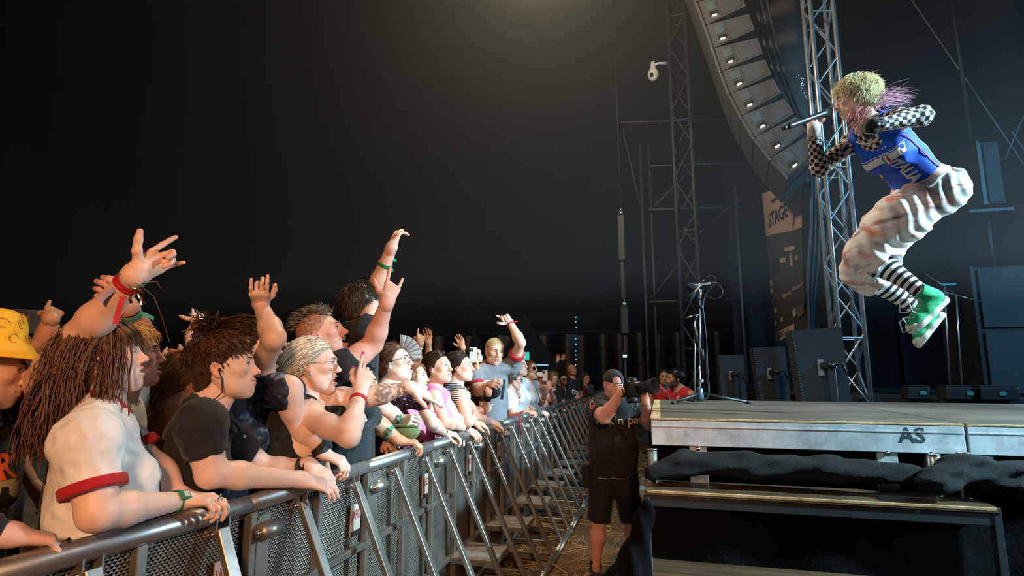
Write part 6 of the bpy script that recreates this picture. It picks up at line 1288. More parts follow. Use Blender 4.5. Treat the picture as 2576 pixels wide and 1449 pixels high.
o = child(P, 'pearl_necklace', g_, mat('pearl', srgb(232, 222, 206), .25)); o['kind'] = 'stuff'
c_ = at(1018, 1086, 3.38); f = Fld(.008); f.ell(c_, (.10, .05, .05), .02); f.box(c_ + np.array((0, 0, .052)), (.12, .1, .018), .0, .01, op='s'); o = obj('belt_bag', Geo().add(*f.mesh(wrinkle(.003, 60, 1))), cloth('bag_olive', (110, 122, 72))); 
bt_ = thing('shoulder_bag', 'olive green pouch bag held by the woman in the sequin dress', 'bag', c_); o.parent = bt_; o.matrix_parent_inverse = Matrix.Translation(-Vector(c_)); o.name = 'pouch'
o = obj('pouch_lid', g_lathe([(0, .012), (.085, .010), (.098, 0), (.085, -.004)], (0, 0, .034), (0, 0, 1), 24), cloth('bag_olive2', (96, 108, 62)), bt_); o.scale = (1, .5, 1)
# ---- folding fan
c_ = at(1008, 893, 4.3); r_, t_ = view_frame(c_); fan = thing('folding_fan', 'open white folding fan with blue print held up in the crowd', 'fan', c_); S_ = []
for k in range(14):
    a0, a1 = math.radians(92 - k*8.6), math.radians(92 - (k + 1)*8.6); am = (a0 + a1)/2
    def fp(a_, r0, dz): return r_*(math.cos(a_)*r0) + np.array((0, 0, 1.))*(math.sin(a_)*r0) + t_*dz
    V = [fp(a0, .06, 0), fp(am, .06, .006), fp(am, .155, .006), fp(a0, .155, 0), fp(a1, .06, 0), fp(a1, .155, 0)]; V2 = [v - t_*.0015 for v in V]
    obj('fan_leaf', Geo().add(V + V2, [[0, 1, 2, 3], [1, 4, 5, 2], [9, 8, 7, 6], [8, 11, 10, 7]]), mat('fan_white', srgb(226, 230, 236), .7) if k % 2 else mat('fan_blue', srgb(150, 172, 206), .7), fan, False); obj('fan_rib', g_tube([fp(a0, .0, .002), fp(a0, .155, .002)], .0022, 5), mat('fan_rib', srgb(214, 188, 150), .6), fan)
P = person('freckled woman in the second row below the folding fan', (1040, 950), 4.05, 20, 8, skin='pale', hair=('long', REDH, .2), mouth='grin', group=GR, top=dict(mat=PINK), **FAR, arms=(None, dict(E=at(1010, 960, 4.2), W=at(1006, 915, 4.25), u=(0, 0, 1), n=(0, -1, .2), pose='fist')))
P = person('dark-haired laughing woman with both hands raised under the fan', (1068, 938), 4.60, 36, 6, skin='olive', hair=('lowpony', DBR), mouth='laugh', eyes='closed', group=GR, top=dict(mat=OLIV, sleeve=.5), **FAR,
    arms=(dict(E=at(1045, 920, 4.45), W=at(1056, 862, 4.45), h=(1061, 830, 1), nv=(.2, 0, .9), pose='point', ln=1.1), dict(E=at(1080, 912, 4.75), W=at(1077, 862, 4.75), h=(1078, 836, 1), nv=(.2, 0, -.9), pose='wave', ln=1.1)))
band(P, 0, .88, (40, 140, 110), wd=.016); band(P, 0, .78, (220, 200, 40), wd=.012); band(P, 1, .92, (22, 22, 24), wd=.014, name='watch_strap')
P = person('person in a dark cap just right of the glasses woman', (1030, 905), 4.6, 15, 0, skin='fair', hair=('short', BLK_H), male=True, group=GR, top=dict(mat=CHAR), **FAR); g_ = g_lathe([(0, .122), (.06, .118), (.088, .09), (.094, .05)], (0, -.012, 0), (0, 0, 1), 20); g_.merge(g_lathe([(0, .0), (.075, .0), (.077, .004), (0, .008)], (0, .11, .05), (0, .1, 1), 18)); g_.xf(P.Mh*P.sc, P.H); child(P, 'cap', g_, cloth('cap_dark', (46, 42, 40)))
# ---- woman in the pink top
P = person('braided dark-haired woman in a pink high-neck sleeveless top looking up', (1102, 925), 4.22, 34, 10, skin='fair', hair=('braids', srgb(58, 40, 32)), sc=1.04, vox=.010, fv=.0032, hv=.003, byaw=28, lean=(.10, 0), group=GR, bust=.078, top=dict(mat=PINK, sleeve=0, arm=.034, neck=.054, scoop=.0, off=.008, name='high_neck_top', hem=.66), eyes='open',
    arms=(dict(spx=(1093, 1003, 4.08), E=at(1118, 1062, 3.98), W=onX(1172, 1078, -1.50), u=(.75, .30, -.45), n=(.0, -.5, .8), pose='droop'), dict(E=at(1150, 1055, 4.3), W=onX(1190, 1062, -1.50), u=(.8, .2, -.2), n=(0, -.3, 1), pose='relax'))); PP['pink'] = P
strap(P, 'cord_strap', [loc(P, .03, .14, -.06), loc(P, .04, .19, -.18), loc(P, .03, .18, -.30), loc(P, .05, .15, -.42)], .008, stm, P.top); band(P, 0, .86, (24, 22, 24), wd=.010); band(P, 0, .96, (176, 36, 62), wd=.024, name='red_wristband'); band_tail(P, 0, .92, (220, 214, 210), (.0, -1, .3), .085, .014)
P = person('bespectacled braided person peeking between the pink and the striped tops', (1137, 988), 4.75, 42, 0, skin='fair', hair=('braids', srgb(112, 76, 46)), mouth='open', group=GR, top=dict(mat=CHAR), **FAR); glasses(P, (190, 190, 196), .026, .024, .8)
# ---- woman in the striped top
STR, nt, b_, N_, ln_ = nodes_mat('black_white_stripes'); tc = N_('ShaderNodeTexCoord'); sx = N_('ShaderNodeSeparateXYZ'); ln_(tc.outputs['Object'], sx.inputs[0]); w1 = N_('ShaderNodeMath'); w1.operation = 'MULTIPLY'; w1.inputs[1].default_value = 62; ln_(sx.outputs['Z'], w1.inputs[0]); w2 = N_('ShaderNodeMath'); w2.operation = 'FRACT'; ln_(w1.outputs[0], w2.inputs[0]); w3 = N_('ShaderNodeMath'); w3.operation = 'GREATER_THAN'; w3.inputs[1].default_value = .45; ln_(w2.outputs[0], w3.inputs[0]); mx = N_('ShaderNodeMix'); mx.data_type = 'RGBA'; ln_(w3.outputs[0], mx.inputs[0]); mx.inputs[6].default_value = (*srgb(24, 24, 28), 1); mx.inputs[7].default_value = (*srgb(226, 228, 230), 1); ln_(mx.outputs[2], b_.inputs['Base Color']); b_.inputs['Roughness'].default_value = .85
P = person('dark-haired woman in a black and white striped sleeveless top with a shoulder strap', (1156, 922), 4.62, 12, 6, skin='fair', hair=('lowpony', srgb(52, 38, 32), .12), sc=1.06, vox=.010, fv=.0034, hv=.003, byaw=18, lean=(.08, 0), group=GR, top=dict(mat=STR, sleeve=0, arm=.036, neck=.070, off=.010, name='striped_top', hem=.66),
    arms=(dict(spx=(1160, 1000, 4.45), E=at(1178, 1062, 4.35), W=onX(1205, 1050, -1.62), h=(1208, 1022, -1), nv=(.2, .1, .9), pose='fist'), dict(E=at(1205, 1055, 4.8), W=onX(1232, 1060, -1.50), u=(.8, .3, -.35), n=(0, -.4, .9), pose='droop'))); PP['stripe'] = P
strap(P, 'bag_strap', [loc(P, .06, -.06, .02), loc(P, .07, .05, .0), loc(P, .03, .15, -.14), loc(P, -.04, .16, -.28), loc(P, -.10, .12, -.40)], .030, stm, P.top, .006); an = np.linspace(0, 6.28, 18, endpoint=False)
child(P, 'hoop_earring', g_tube([P.H + P.Mh @ np.array((.080, -.004 + .014*math.cos(a_), -.056 + .014*math.sin(a_))) for a_ in an], .0022, 5, False, closed=True), CHROME)
P = person('person with only a raised open hand showing above the striped woman', (1150, 940), 5.6, 20, 0, skin='tan', hair=('short', DBR), group=GR, top=dict(mat=CHAR), **FAR, arms=(None, dict(E=at(1160, 905, 5.55), W=at(1163, 874, 5.5), h=(1157, 850, 1), nv=(.2, 0, -.9), pose='wave')))
P = person('person filming with a pale phone behind the striped woman', (1200, 940), 5.75, -20, 0, skin='tan', hair=('short', DBR), group=GR, top=dict(mat=CREAM), **FAR, arms=(dict(E=at(1192, 985, 5.5), W=at(1199, 925, 5.5), h=(1196, 900, 1), nv=(.5, 0, -.8), pose='grip'), None))
def phone(label, px, z, hh=.075, tilt=0.):
    c_ = at(*px, z); r_, t_ = view_frame(c_); Mx = np.stack([r_*math.cos(tilt) + np.array((0, 0, 1.))*math.sin(tilt), t_, np.array((0, 0, 1.))*math.cos(tilt) - r_*math.sin(tilt)], 1); ph = thing('smartphone', label, 'phone', c_)
    b_ = obj('case', g_box((0, 0, 0), (.037, .005, hh), Mx, .004), mat('phone_case', srgb(214, 208, 200), .4), ph, False); obj('camera_bump', g_box(Mx @ np.array((-.015, .006, hh*.66)), (.015, .002, .017), Mx, .001), BLK, ph, False)
    for q_ in ((-.022, .78), (-.008, .66), (-.022, .56)): obj('lens', g_lathe([(0, 0), (.006, 0), (.006, .004), (0, .004)], Mx @ np.array((q_[0], .008, hh*q_[1])), t_, 10), mat('phone_lens', (.02, .02, .03), .1), ph)
phone('pale smartphone held up behind the striped woman', (1190, 893), 5.42)
# ---- buzz-cut man in the grey ringer tee
P = person('smiling blond buzz-cut man in a grey ringer tee with red trim raising one arm', (1244, 884), 5.65, 70, -6, 6, skin='fair', hair=('buzz', srgb(196, 170, 124)), male=True, sc=1.16, vox=.011, fv=.0034, hv=.003, mouth='smile', byaw=52, group=GR, top=dict(mat=GREY, trim=RED, sleeve=.55, off=.022, name='ringer_tee', hem=.72, wr=.009, wf=60), brow=srgb(150, 116, 74),
    arms=(dict(E=at(1203, 985, 5.45), W=at(1232, 968, 5.35), h=(1250, 958, -1), nv=(-.2, .5, .9), pose='grip'), dict(spx=(1290, 920, 5.70), e=(1310, 862, -1), w=(1283, 812, 1), h=(1258, 785, -1), nv=(.1, .3, -.9), pose='wave', tune=((.15, .5, .55, .5), (.8, .2), .4), ln=1.0))); PP['buzz'] = P
band(P, 1, .90, (186, 40, 60), wd=.016); band_tail(P, 1, .92, (186, 40, 60), (.8, .5, .2), .05, .014); bv = bvh_of(P.top); r_, t_ = view_frame(P.N); h = bv.ray_cast(Vector(at(1213, 962, 2.)), Vector(ray(1213, 962)))
if h[0]: decal('brand_print', text_geo('DIESEL', .052, 0, .002), bv, np.array(h[0]) + r_*.06, r_, (0, 0, 1), mat('print_white', srgb(220, 220, 222), .8), P.top, .006)
strap(P, 'bag_strap', [loc(P, -.05, -.05, .03), loc(P, -.07, .06, .0), loc(P, -.06, .15, -.15), loc(P, -.03, .16, -.28)], .036, stm, P.top, .006); c_ = at(1238, 985, 5.36)
f = Fld(.010); f.ell(c_, (.085, .06, .07), .02); bo = child(P, 'waist_bag', Geo().add(*f.mesh(wrinkle(.003, 50, 4))), BTEE)
P = person('second-row hand owner in a black wrist wrap beside the grey ringer tee', (1214, 1010), 5.5, 10, 0, skin='fair', hair=('lowpony', DBR), group=GR, sc=.92, top=dict(mat=BTEE), **FAR, arms=(dict(E=at(1218, 1040, 5.3), W=at(1229, 990, 5.2), h=(1233, 965, 1), nv=(.1, 0, .9), pose='fist'), None)); band(P, 0, .82, (18, 18, 20), wd=.06, th=.006, name='wrist_wrap')
# ---- row to the right
P = person('smiling woman with round glasses in a white tee right of the grey ringer tee', (1306, 921), 7.3, 38, 12, skin='pale', hair=('lowpony', srgb(120, 84, 60), .1), sc=1.10, mouth='grin', byaw=30, group=GR, top=dict(mat=WTEE, sleeve=.6, hem=.66, off=.018), vox=.016, hv=.0045, fv=.004, q=.4, arms=(dict(E=at(1300, 1010, 7.05), W=at(1303, 985, 6.95), h=(1296, 965, -1), nv=(0, 0, 1), pose='relax'), None)); glasses(P, (120, 84, 70), .027, .024, .4); band(P, 0, .6, (60, 36, 70), wd=.02)
P = person('man with dark glasses and a white graphic tee in profile leaning on the far rail', (1290, 955), 6.9, -12, -4, skin='pink', hair=('short', srgb(110, 84, 64), .02), male=True, sc=1.04, group=GR, top=dict(mat=WTEE, hem=.66), vox=.016, hv=.0042, fv=.004, q=.35, arms=(dict(spx=(1285, 1010, 6.75), E=at(1290, 1052, 6.65), W=onX(1322, 1038, -1.52), u=(.85, .2, 0), n=(0, -.4, .9), pose='pinch'), None)); glasses(P, (22, 22, 24), .026, .020, 0, .0022, False); band(P, 0, .9, (150, 70, 60), wd=.012)
P = person('laughing woman with sunglasses and curls in a white shirt at the far rail', (1334, 930), 8.0, 40, 12, skin='pale', hair=('long', srgb(110, 78, 56), .12), sc=1.08, mouth='laugh', group=GR, byaw=30, top=dict(mat=WTEE, hem=.66), vox=.016, hv=.0045, fv=.004, q=.35, arms=(dict(E=at(1330, 1030, 7.75), W=onX(1352, 1036, -1.52), u=(.85, .2, -.1), n=(0, -.4, .9), pose='relax'), None)); glasses(P, (30, 26, 26), .026, .024, .2, .0015, True, True); child(P, 'green_lanyard', g_tube([loc(P, .03, .13, -.05), loc(P, .02, .19, -.2), loc(P, -.02, .19, -.28)], .008, 6), mat('lanyard_green', srgb(30, 130, 80), .7))
P = person('person in a pale cap filming with a phone at the far rail', (1356, 958), 8.6, 62, 4, skin='pink', hair=('long', DBR, .18), sc=1.06, mouth='part', group=GR, byaw=40, top=dict(mat=WTEE, hem=.66), vox=.016, hv=.0045, fv=.004, q=.35, arms=(dict(E=at(1362, 1015, 8.30), W=at(1374, 985, 8.20), h=(1374, 958, 1), nv=(.3, 0, .9), pose='grip'), dict(E=at(1395, 1010, 8.50), W=at(1382, 975, 8.25), h=(1378, 948, 1), nv=(.3, 0, .9), pose='grip'))); band(P, 0, .5, (170, 40, 50), wd=.014)
g_ = g_lathe([(0, .13), (.06, .125), (.092, .09), (.098, .05)], (0, -.012, 0), (0, 0, 1), 20); g_.merge(g_lathe([(0, .0), (.075, .0), (.077, .004), (0, .008)], (0, .11, .052), (0, .05, 1), 18)); g_.xf(P.Mh*P.sc, P.H); child(P, 'baseball_cap', g_, CREAM)
phone('pale smartphone held up by the person in the pale cap', (1371, 945), 8.1)
P = person('fair-haired person looking down behind the phone at the far rail', (1391, 952), 10.0, 70, -12, skin='fair', hair=('long', DBLOND, .22), group=GR, eyes='closed', sc=1.03, top=dict(mat=CHAR), **FAR)
P = person('bearded man in sunglasses and a black tee at the far rail', (1416, 955), 10.6, 58, 4, skin='tan', hair=('short', BLK_H), male=True, sc=1.05, beard=(*srgb(60, 44, 36), .9), group=GR, byaw=40, top=dict(mat=BTEE, hem=.66), vox=.016, hv=.0045, fv=.0045, q=.45, arms=(dict(E=at(1420, 1030, 10.20), W=at(1452, 1000, 10.10), h=(1462, 992, 1), nv=(0, .5, .8), pose='relax'), None)); glasses(P, (14, 14, 15), .027, .020, 0, .002, False, True)
P = person('bald man with glasses and a printed black tee gazing up at the far rail', (1439, 932), 11.0, 62, 24, skin='tan', hair=('none', GREYH), male=True, sc=1.08, beard=(*srgb(110, 96, 84), .5), group=GR, byaw=45, top=dict(mat=BTEE, hem=.66, off=.02), vox=.016, hv=.0045, fv=.0045, w=1.1); glasses(P, (30, 28, 28), .026, .018, 0, .0018, False); bv = bvh_of(P.top); h = bv.ray_cast(Vector(at(1440, 985, 6.90)), Vector(ray(1440, 985))); r_, t_ = view_frame(P.N)
if h[0]: decal('chest_print', text_geo('LASTE', .10, 0, .006), bv, np.array(h[0]), unit(r_ - np.array((0, 0, .45))), unit(np.array((0, 0, 1.)) + r_*.45), mat('print_white', srgb(220, 220, 222), .8), P.top, .008)
P = person('grey-haired man in an open denim shirt, last in the row by the dark gap', (1474, 952), 12.6, 55, -8, skin='pink', hair=('short', GREYH), male=True, group=GR, byaw=50, top=dict(mat=DENIM, sleeve=1.8, name='denim_shirt'), **FAR)
P = person('person in a maroon top half hidden beside the bald man', (1456, 960), 12.2, 60, 0, skin='tan', hair=('short', DBR), group=GR, top=dict(mat=MAROON), **FAR)
P = person('person in a black jacket raising both open hands behind the far row', (1402, 945), 11.6, 40, 0, skin='tan', hair=('short', BLK_H), group=GR, top=dict(mat=CHAR, sleeve=1.9, name='black_jacket'), **FAR, arms=(dict(E=at(1396, 930, 11.30), W=at(1402, 908, 11.20), h=(1404, 893, 1), nv=(0, 0, -1), pose='open'), dict(E=at(1416, 925, 11.50), W=at(1415, 903, 11.40), h=(1420, 890, 1), nv=(0, 0, 1), pose='open')))
# ---- back row hands
for (hp, z, e, w_, h_, ps, sk_, lb, hr) in (
    ((62, 868), 2.55, (120, 850), (128, 800), (145, 762), 'point', 'tan', 'person in a black brimmed hat whose hand has green nails', BLK_H),
    ((520, 905), 3.6, (484, 850), (495, 808), (499, 778), 'horns', 'pale', 'person making a small horns sign behind the black polo shirt', DBR),
    ((455, 935), 3.2, (450, 930), (462, 895), (470, 866), 'claw', 'tan', 'person with silver nails raising curled fingers behind the bare shoulders', DBLOND),
    ((415, 930), 3.4, (412, 920), (418, 902), (432, 880), 'point', 'tan', 'person pointing a finger right of the curly blond man', DBR),
    ((735, 915), 3.9, (735, 900), (736, 880), (738, 856), 'wave', 'pink', 'person raising a hand with a green wristband behind the red-haired woman', REDH),
    ((715, 900), 4.3, (704, 872), (706, 855), (712, 834), 'two', 'tan', 'person showing two fingers above the laughing person in tie-dye', DBR),
    ((1215, 930), 6.6, (1204, 905), (1203, 885), (1204, 880), 'fist', 'fair', 'person hidden behind the phone of the striped woman', DBR)):
    P = person(lb, hp, z, 15, 0, skin=sk_, hair=('short', hr), group=GR, top=dict(mat=CHAR), **dict(FAR, fv=.0034 if z < 4 else .005), arms=(dict(E=at(*e, z - .1), W=at(*w_, z - .12), h=(*h_, 1), nv=(.1, 0, .95), pose=ps), None), nails=(1, 0) if ps in ('point', 'claw') and hp[0] in (62, 455) else (0, 0), nails_col=srgb(60, 200, 90) if hp[0] == 62 else srgb(210, 210, 214))
    if hp[0] == 62:
        g_ = g_lathe([(0, .16), (.07, .158), (.092, .14), (.096, .06), (.15, .050), (.152, .044), (.09, .05)], (0, -.012, 0), (0, 0, 1), 26); g_.xf(P.Mh*P.sc, P.H); child(P, 'brimmed_hat', g_, cloth('hat_black', (34, 32, 32)))
    if hp[0] in (735, 520): band(P, 0, .8, (50, 130, 96) if hp[0] == 735 else (22, 22, 24), wd=.02 if hp[0] == 735 else .008)
# red lanyard tied on the rail
c_ = onX(1308, 1060, -1.45); t = thing('lanyard', 'red lanyard tied around the handrail below the far row', 'lanyard', c_); RL = mat('lanyard_red', srgb(190, 24, 36), .7); an = np.linspace(0, 6.28, 16, endpoint=False)
ty = Y0J + 5*UL + .3; yl = c_[1]; obj('knot', g_tube([np.array((RX + .040*math.cos(a_), yl, RZ + .040*math.sin(a_))) - c_ for a_ in an], .006, 6, False, closed=True), RL, t); obj('tail', g_tube([np.array((RX + .04, yl, RZ)) - c_, np.array((RX + .05, yl + .02, RZ - .08)) - c_, np.array((RX + .04, yl + .05, RZ - .17)) - c_], .006, 6, flat=.3), RL, t); obj('tail', g_tube([np.array((RX + .04, yl, RZ)) - c_, np.array((RX + .055, yl - .02, RZ - .09)) - c_, np.array((RX + .05, yl + .04, RZ - .17)) - c_], .006, 6, flat=.3), RL, t)
# ------------------------------------------------------------------ the singer in mid-jump
def vaxes(P0): r_, t_ = view_frame(P0); return r_, np.array((0, 0, 1.)), t_
ZS = 3.38; N = at(2190, 320, ZS); pel = at(2322, 466, ZS + .03); r_, u_, t_ = vaxes(N); ax = unit(N - pel)
fw = unit((-r_*.74 - u_*.62)*.72 + t_*.70); fw = unit(fw - ax*fw.dot(ax)); rt = np.cross(fw, ax); lf = -rt
H = at(2152, 247, ZS - .02); sk = np.array(SK['pale'])
S = Person(); S.root = thing('person', 'singer in a blue sports vest and painted white trousers jumping above the stage', 'person', (pel[0], pel[1], DZ)); S.H, S.N, S.sc, S.ax, S.rt, S.fw = H, N, 1.0, ax, rt, fw
Mh = head_axes(H, 172, -6, 0); S.Mh = Mh
SH = [N + rt*.155 - ax*.035, N + lf*.155 - ax*.035]
El = [on_ray(SH[0], (2062, 424), .29, -1), on_ray(SH[1], (2318, 292), .28, -1)]
Wr = [on_ray(El[0], (2046, 330), .25, -1), on_ray(El[1], (2200, 316), .27, -1)]
hips = [pel + rt*.09, pel + lf*.09]
kn = [on_ray(hips[0], (2172, 682), .46, 1), on_ray(hips[1], (2180, 640), .47, -1)]; an = [on_ray(kn[0], (2312, 782), .40, 1), on_ray(kn[1], (2326, 738), .40, -1)]
S.E, S.Wr = El, Wr; ra = np.array([.046, .039, .036, .026]); S.ra = ra
def torso_s(f, o, k=.05, hem=.46):
    fl = (fw, 1.38)
    f.cone(N - ax*.10, N - ax*.26, .138 + o, .125 + o, k, flat=fl); f.cone(N - ax*.26, N - ax*hem, .125 + o, .135 + o, k, flat=fl); f.cone(SH[0], SH[1], .047 + o, .047 + o, k)
    for i in (0, 1): f.cone(N + ax*.03, SH[i], .040 + o*.6, .038 + o, .04); f.ell(SH[i], .050 + o, .03); f.ell(N - ax*.19 + fw*.072 + rt*(1 - 2*i)*.062, .058 + o, .05)
f = Fld(.009); torso_s(f, 0); f.cone(N - ax*.46, pel, .135, .15, .05, flat=(fw, 1.3)); hb = H + Mh @ np.array((0, -.022, -.055)); f.cone(N - ax*.02, hb, .049, .046, .035); f.cone(N + fw*.02, H + Mh @ np.array((0, .015, -.07)), .04, .034, .03)
for i in (0, 1):
    f.path([SH[i], El[i], Wr[i]], [ra[0], ra[1], ra[3]], .03); f.path([hips[i], kn[i], kn[i]*.65 + an[i]*.35, kn[i]*.1 + an[i]*.9], [.085, .056, .056, .036], .04)
g = Geo().add(*f.mesh(), sk); hd = head_geo(.0026, sk, 'part', False, srgb(60, 44, 36), 'closed', (.42, .12, .12)); hd.xf(Mh, H); g.merge(hd)
ux = unit(at(2050, 286, ZS) - Wr[0]); MIC_A, MIC_B = at(2089, 279, ZS - .02), at(1970, 323, ZS - .16); md = unit(MIC_B - MIC_A)
g.merge(hand_geo(Wr[0], unit(u_*.9 + r_*.15 - t_*.05), unit(-r_*.75 + t_*.35 - u_*.1), 1, 'wrap', sk, .0026, .95, srgb(200, 120, 130), ra[3])); g.merge(hand_geo(Wr[1], unit(at(2150, 322, ZS - .1) - Wr[1]), unit(u_*.5 + t_*.8), -1, 'relax', np.array((.012, .013, .015)), .003, .95, None, ra[3]))
child(S, 'body', g, SKIN)
# hair: blond crop, pink lengths flying
rng = np.random.RandomState(3); BL = srgb(250, 236, 190); gd = Mh.T @ np.array((0, 0, -1.)); hg = cap_geo(.018, np.array(BL)*.7, .006, .0, seed=2, rough=.2); p_, nr = scalp(2800, rng); cr = np.array((0, -.045, .105)); o_ = p_ - cr; o_ -= nr*(o_*nr).sum(1, keepdims=True); o_ /= np.linalg.norm(o_, axis=1, keepdims=True) + 1e-6
hg.merge(strands(p_, o_ + nr*.22 + rng.randn(*p_.shape)*.22, .055*(.6 + .6*rng.rand(len(p_))), rng, BL, 5, .14, gd, .0017, curl=.004, cf=90, noise=.12, pushr=.022, cvar=.2))
bk_ = Mh.T @ (r_*1.0 + u_*.10); rt0 = np.array((0, -.09, -.05)) + rng.randn(70, 3)*np.array((.04, .01, .02)); hg.merge(strands(rt0, np.tile(bk_, (70, 1)) + rng.randn(70, 3)*.22, .20*(.6 + .5*rng.rand(70)), rng, srgb(240, 190, 210), 9, .06, gd, .0022, curl=.006, cf=40, noise=.10))
rt1 = np.array((.0, .0, -.09)) + rng.randn(60, 3)*np.array((.05, .03, .015)); hg.merge(strands(rt1, np.tile(Mh.T @ (-u_*.9 - r_*.25 + t_*.3), (60, 1)) + rng.randn(60, 3)*.35, .14*(.6 + .5*rng.rand(60)), rng, srgb(226, 140, 140), 8, .06, gd, .0024, curl=.010, cf=40, noise=.2))
hg.xf(Mh, H); child(S, 'hair', hg, HAIR); earm = H + Mh @ np.array((-.080, -.004, -.006)); child(S, 'in_ear_monitor', sphere_geo(earm, .010, 10, 8), mat('monitor_silver', (.6, .65, .7), .15, .9))
# checkered undershirt
CHK, nt, b_, N_, ln_ = nodes_mat('checkered_knit'); at_ = N_('ShaderNodeAttribute'); at_.attribute_name = 'uvw'; ck = N_('ShaderNodeTexChecker'); ck.inputs['Scale'].default_value = 1.; ln_(at_.outputs['Vector'], ck.inputs['Vector']); ck.inputs['Color1'].default_value = (*srgb(226, 214, 208), 1); ck.inputs['Color2'].default_value = (*srgb(40, 32, 34), 1); ln_(ck.outputs['Color'], b_.inputs['Base Color']); b_.inputs['Roughness'].default_value = .85
f = Fld(.008); torso_s(f, .006, .05, .3)
for i in (0, 1): f.path([SH[i], El[i]], [ra[0] + .010, ra[1] + .011], .03); f.cone(El[i], El[i] + (Wr[i] - El[i])*.94, ra[1] + .011, ra[3] + .010, .03, clipb=True)
f.cone(N + fw*.02 - ax*.01, hb + ax*.05, .056, .062, .012, op='s')
V, Q = f.mesh(wrinkle(.005, 70, 4)); uv = np.zeros((len(V), 3)); best = np.full(len(V), 9.); cell = .0235
def limb_uv(V, a, b, v0, ref, uv, best, cell):
    d = unit(b - a); L = np.linalg.norm(b - a); x = unit(ref - d*d.dot(ref)); y = np.cross(d, x); q_ = V - a; t = np.clip(q_ @ d, 0, L); dist = np.linalg.norm(q_ - np.outer(t, d), axis=1); m = dist < best
    ang = np.arctan2(q_ @ y, q_ @ x); ncell = 12; uv[m, 0] = (ang[m]/(2*math.pi)*ncell); uv[m, 1] = (v0 + (q_ @ d)[m])/cell; uv[m, 2] = .5; best[m] = dist[m]; return v0 + L
for i in (0, 1): v0 = limb_uv(V, SH[i], El[i], 0, fw if i == 0 else -t_, uv, best, cell); limb_uv(V, El[i], Wr[i], v0, fw if i == 0 else -t_, uv, best, cell)
tq = V - N; inn = (np.abs(tq @ rt) < .135) & (tq @ ax < .05); uv[inn, 0] = (tq @ rt)[inn]/cell; uv[inn, 1] = (tq @ ax)[inn]/cell; uv[inn, 2] = .5
me = Geo().add(V, Q).mesh('checkered_sleeves'); a_ = me.attributes.new('uvw', 'FLOAT_VECTOR', 'POINT'); a_.data.foreach_set('vector', uv.astype(np.float32).ravel()); me.materials.append(CHK); o = bpy.data.objects.new('checkered_top', me); COL.objects.link(o); o.parent = S.root; o.matrix_parent_inverse = Matrix.Translation(-Vector(S.root.location))
# blue vest
BLUE = cloth('vest_blue', (0, 84, 214), .7); LBL = cloth('vest_side', (96, 130, 226), .7)
def vest(off, k=.05):
    f = Fld(.0075); torso_s(f, off, k, .50)
    for i in (0, 1): o_ = SH[i] + (SH[i] - N)*.42; f.cone(o_ - ax*.12 + (SH[i] - N)*.25, o_ + ax*.10 - (SH[i] - N)*.25, .080, .080, .010, op='s')
    f.cone(N - ax*.055 + fw*.06, hb + ax*.05, .070, .095, .012, op='s'); return f
VT = child(S, 'sports_vest', Geo().add(*vest(.015).mesh(wrinkle(.007, 36, 8))), BLUE); bv = bvh_of(VT)
nx = unit(hb - N); n1, n2, _ = frame_from(nx); nc = N - ax*.035 + fw*.05; strap(S, 'neck_trim', [nc + (n1*math.cos(a_) + n2*math.sin(a_))*.088 for a_ in np.linspace(0, 6.28, 26)], .014, cloth('trim_white', (230, 226, 226)), VT, .003, .003)
WB = mat('vest_print_white', srgb(226, 226, 228), .6, var=(30, .15)); oc = N - ax*.175 + fw*.14
decal('chest_band', rect(-.19, .19, -.021, .021, 12), bv, oc, lf, ax, WB, VT, .004, .02); decal('chest_line', rect(-.19, .19, .027, .032, 12), bv, oc, lf, ax, WB, VT, .004, .02)
decal('vest_lettering', text_geo('ITALIA', .074, 0, .003).xf(np.array([[.92, 0, 0], [0, 1.15, 0], [0, 0, 1]]), (0, 0, 0)), bv, N - ax*.300 + fw*.14 + lf*.060, -ax, lf, WB, VT, .004, .012)
cst = oc + lf*.045; GRNC, REDC = mat('crest_green', srgb(20, 120, 70), .6), mat('crest_red', srgb(190, 30, 50), .6)
decal('crest', poly([(-.026, .034), (.026, .034), (.028, -.005), (.018, -.030), (0, -.042), (-.018, -.030), (-.028, -.005)]), bv, cst, lf, ax, mat('crest_pale', srgb(214, 220, 236), .6), VT, .006, .012)
decal('crest_stripe', poly([(-.022, .018), (-.008, .018), (-.008, -.034), (-.016, -.026), (-.022, -.004)]), bv, cst, lf, ax, GRNC, VT, .008, .012); decal('crest_stripe', poly([(.022, .018), (.008, .018), (.008, -.034), (.016, -.026), (.022, -.004)]), bv, cst, lf, ax, REDC, VT, .008, .012); decal('crest_stripe', rect(-.008, .008, -.036, .018, 3), bv, cst, lf, ax, WB, VT, .008, .012); decal('crest_lettering', text_geo('ITALIA', .013, 0, .0004), bv, cst + ax*.026, lf, ax, mat('crest_ink', srgb(40, 50, 90), .6), VT, .008)
def star5(r): return poly([((r if i % 2 == 0 else r*.42)*math.sin(i*math.pi/5), (r if i % 2 == 0 else r*.42)*math.cos(i*math.pi/5)) for i in range(10)])
for k in range(4): decal('star_print', star5(.0075), bv, cst + ax*.062 + lf*(-.024 + .016*k), lf, ax, WB, VT, .005)
for kk, y0 in ((1, .14), (0, -.16)): strap(S, 'side_piping', [N + lf*.13 - ax*.10 + fw*.03, N + lf*.15 - ax*.20 + fw*.03, N + lf*.15 - ax*.32 + fw*.02, N + lf*.15 - ax*.44 + fw*.0], .005, mat('piping_magenta', srgb(196, 40, 130), .6), VT, .003) if kk else None
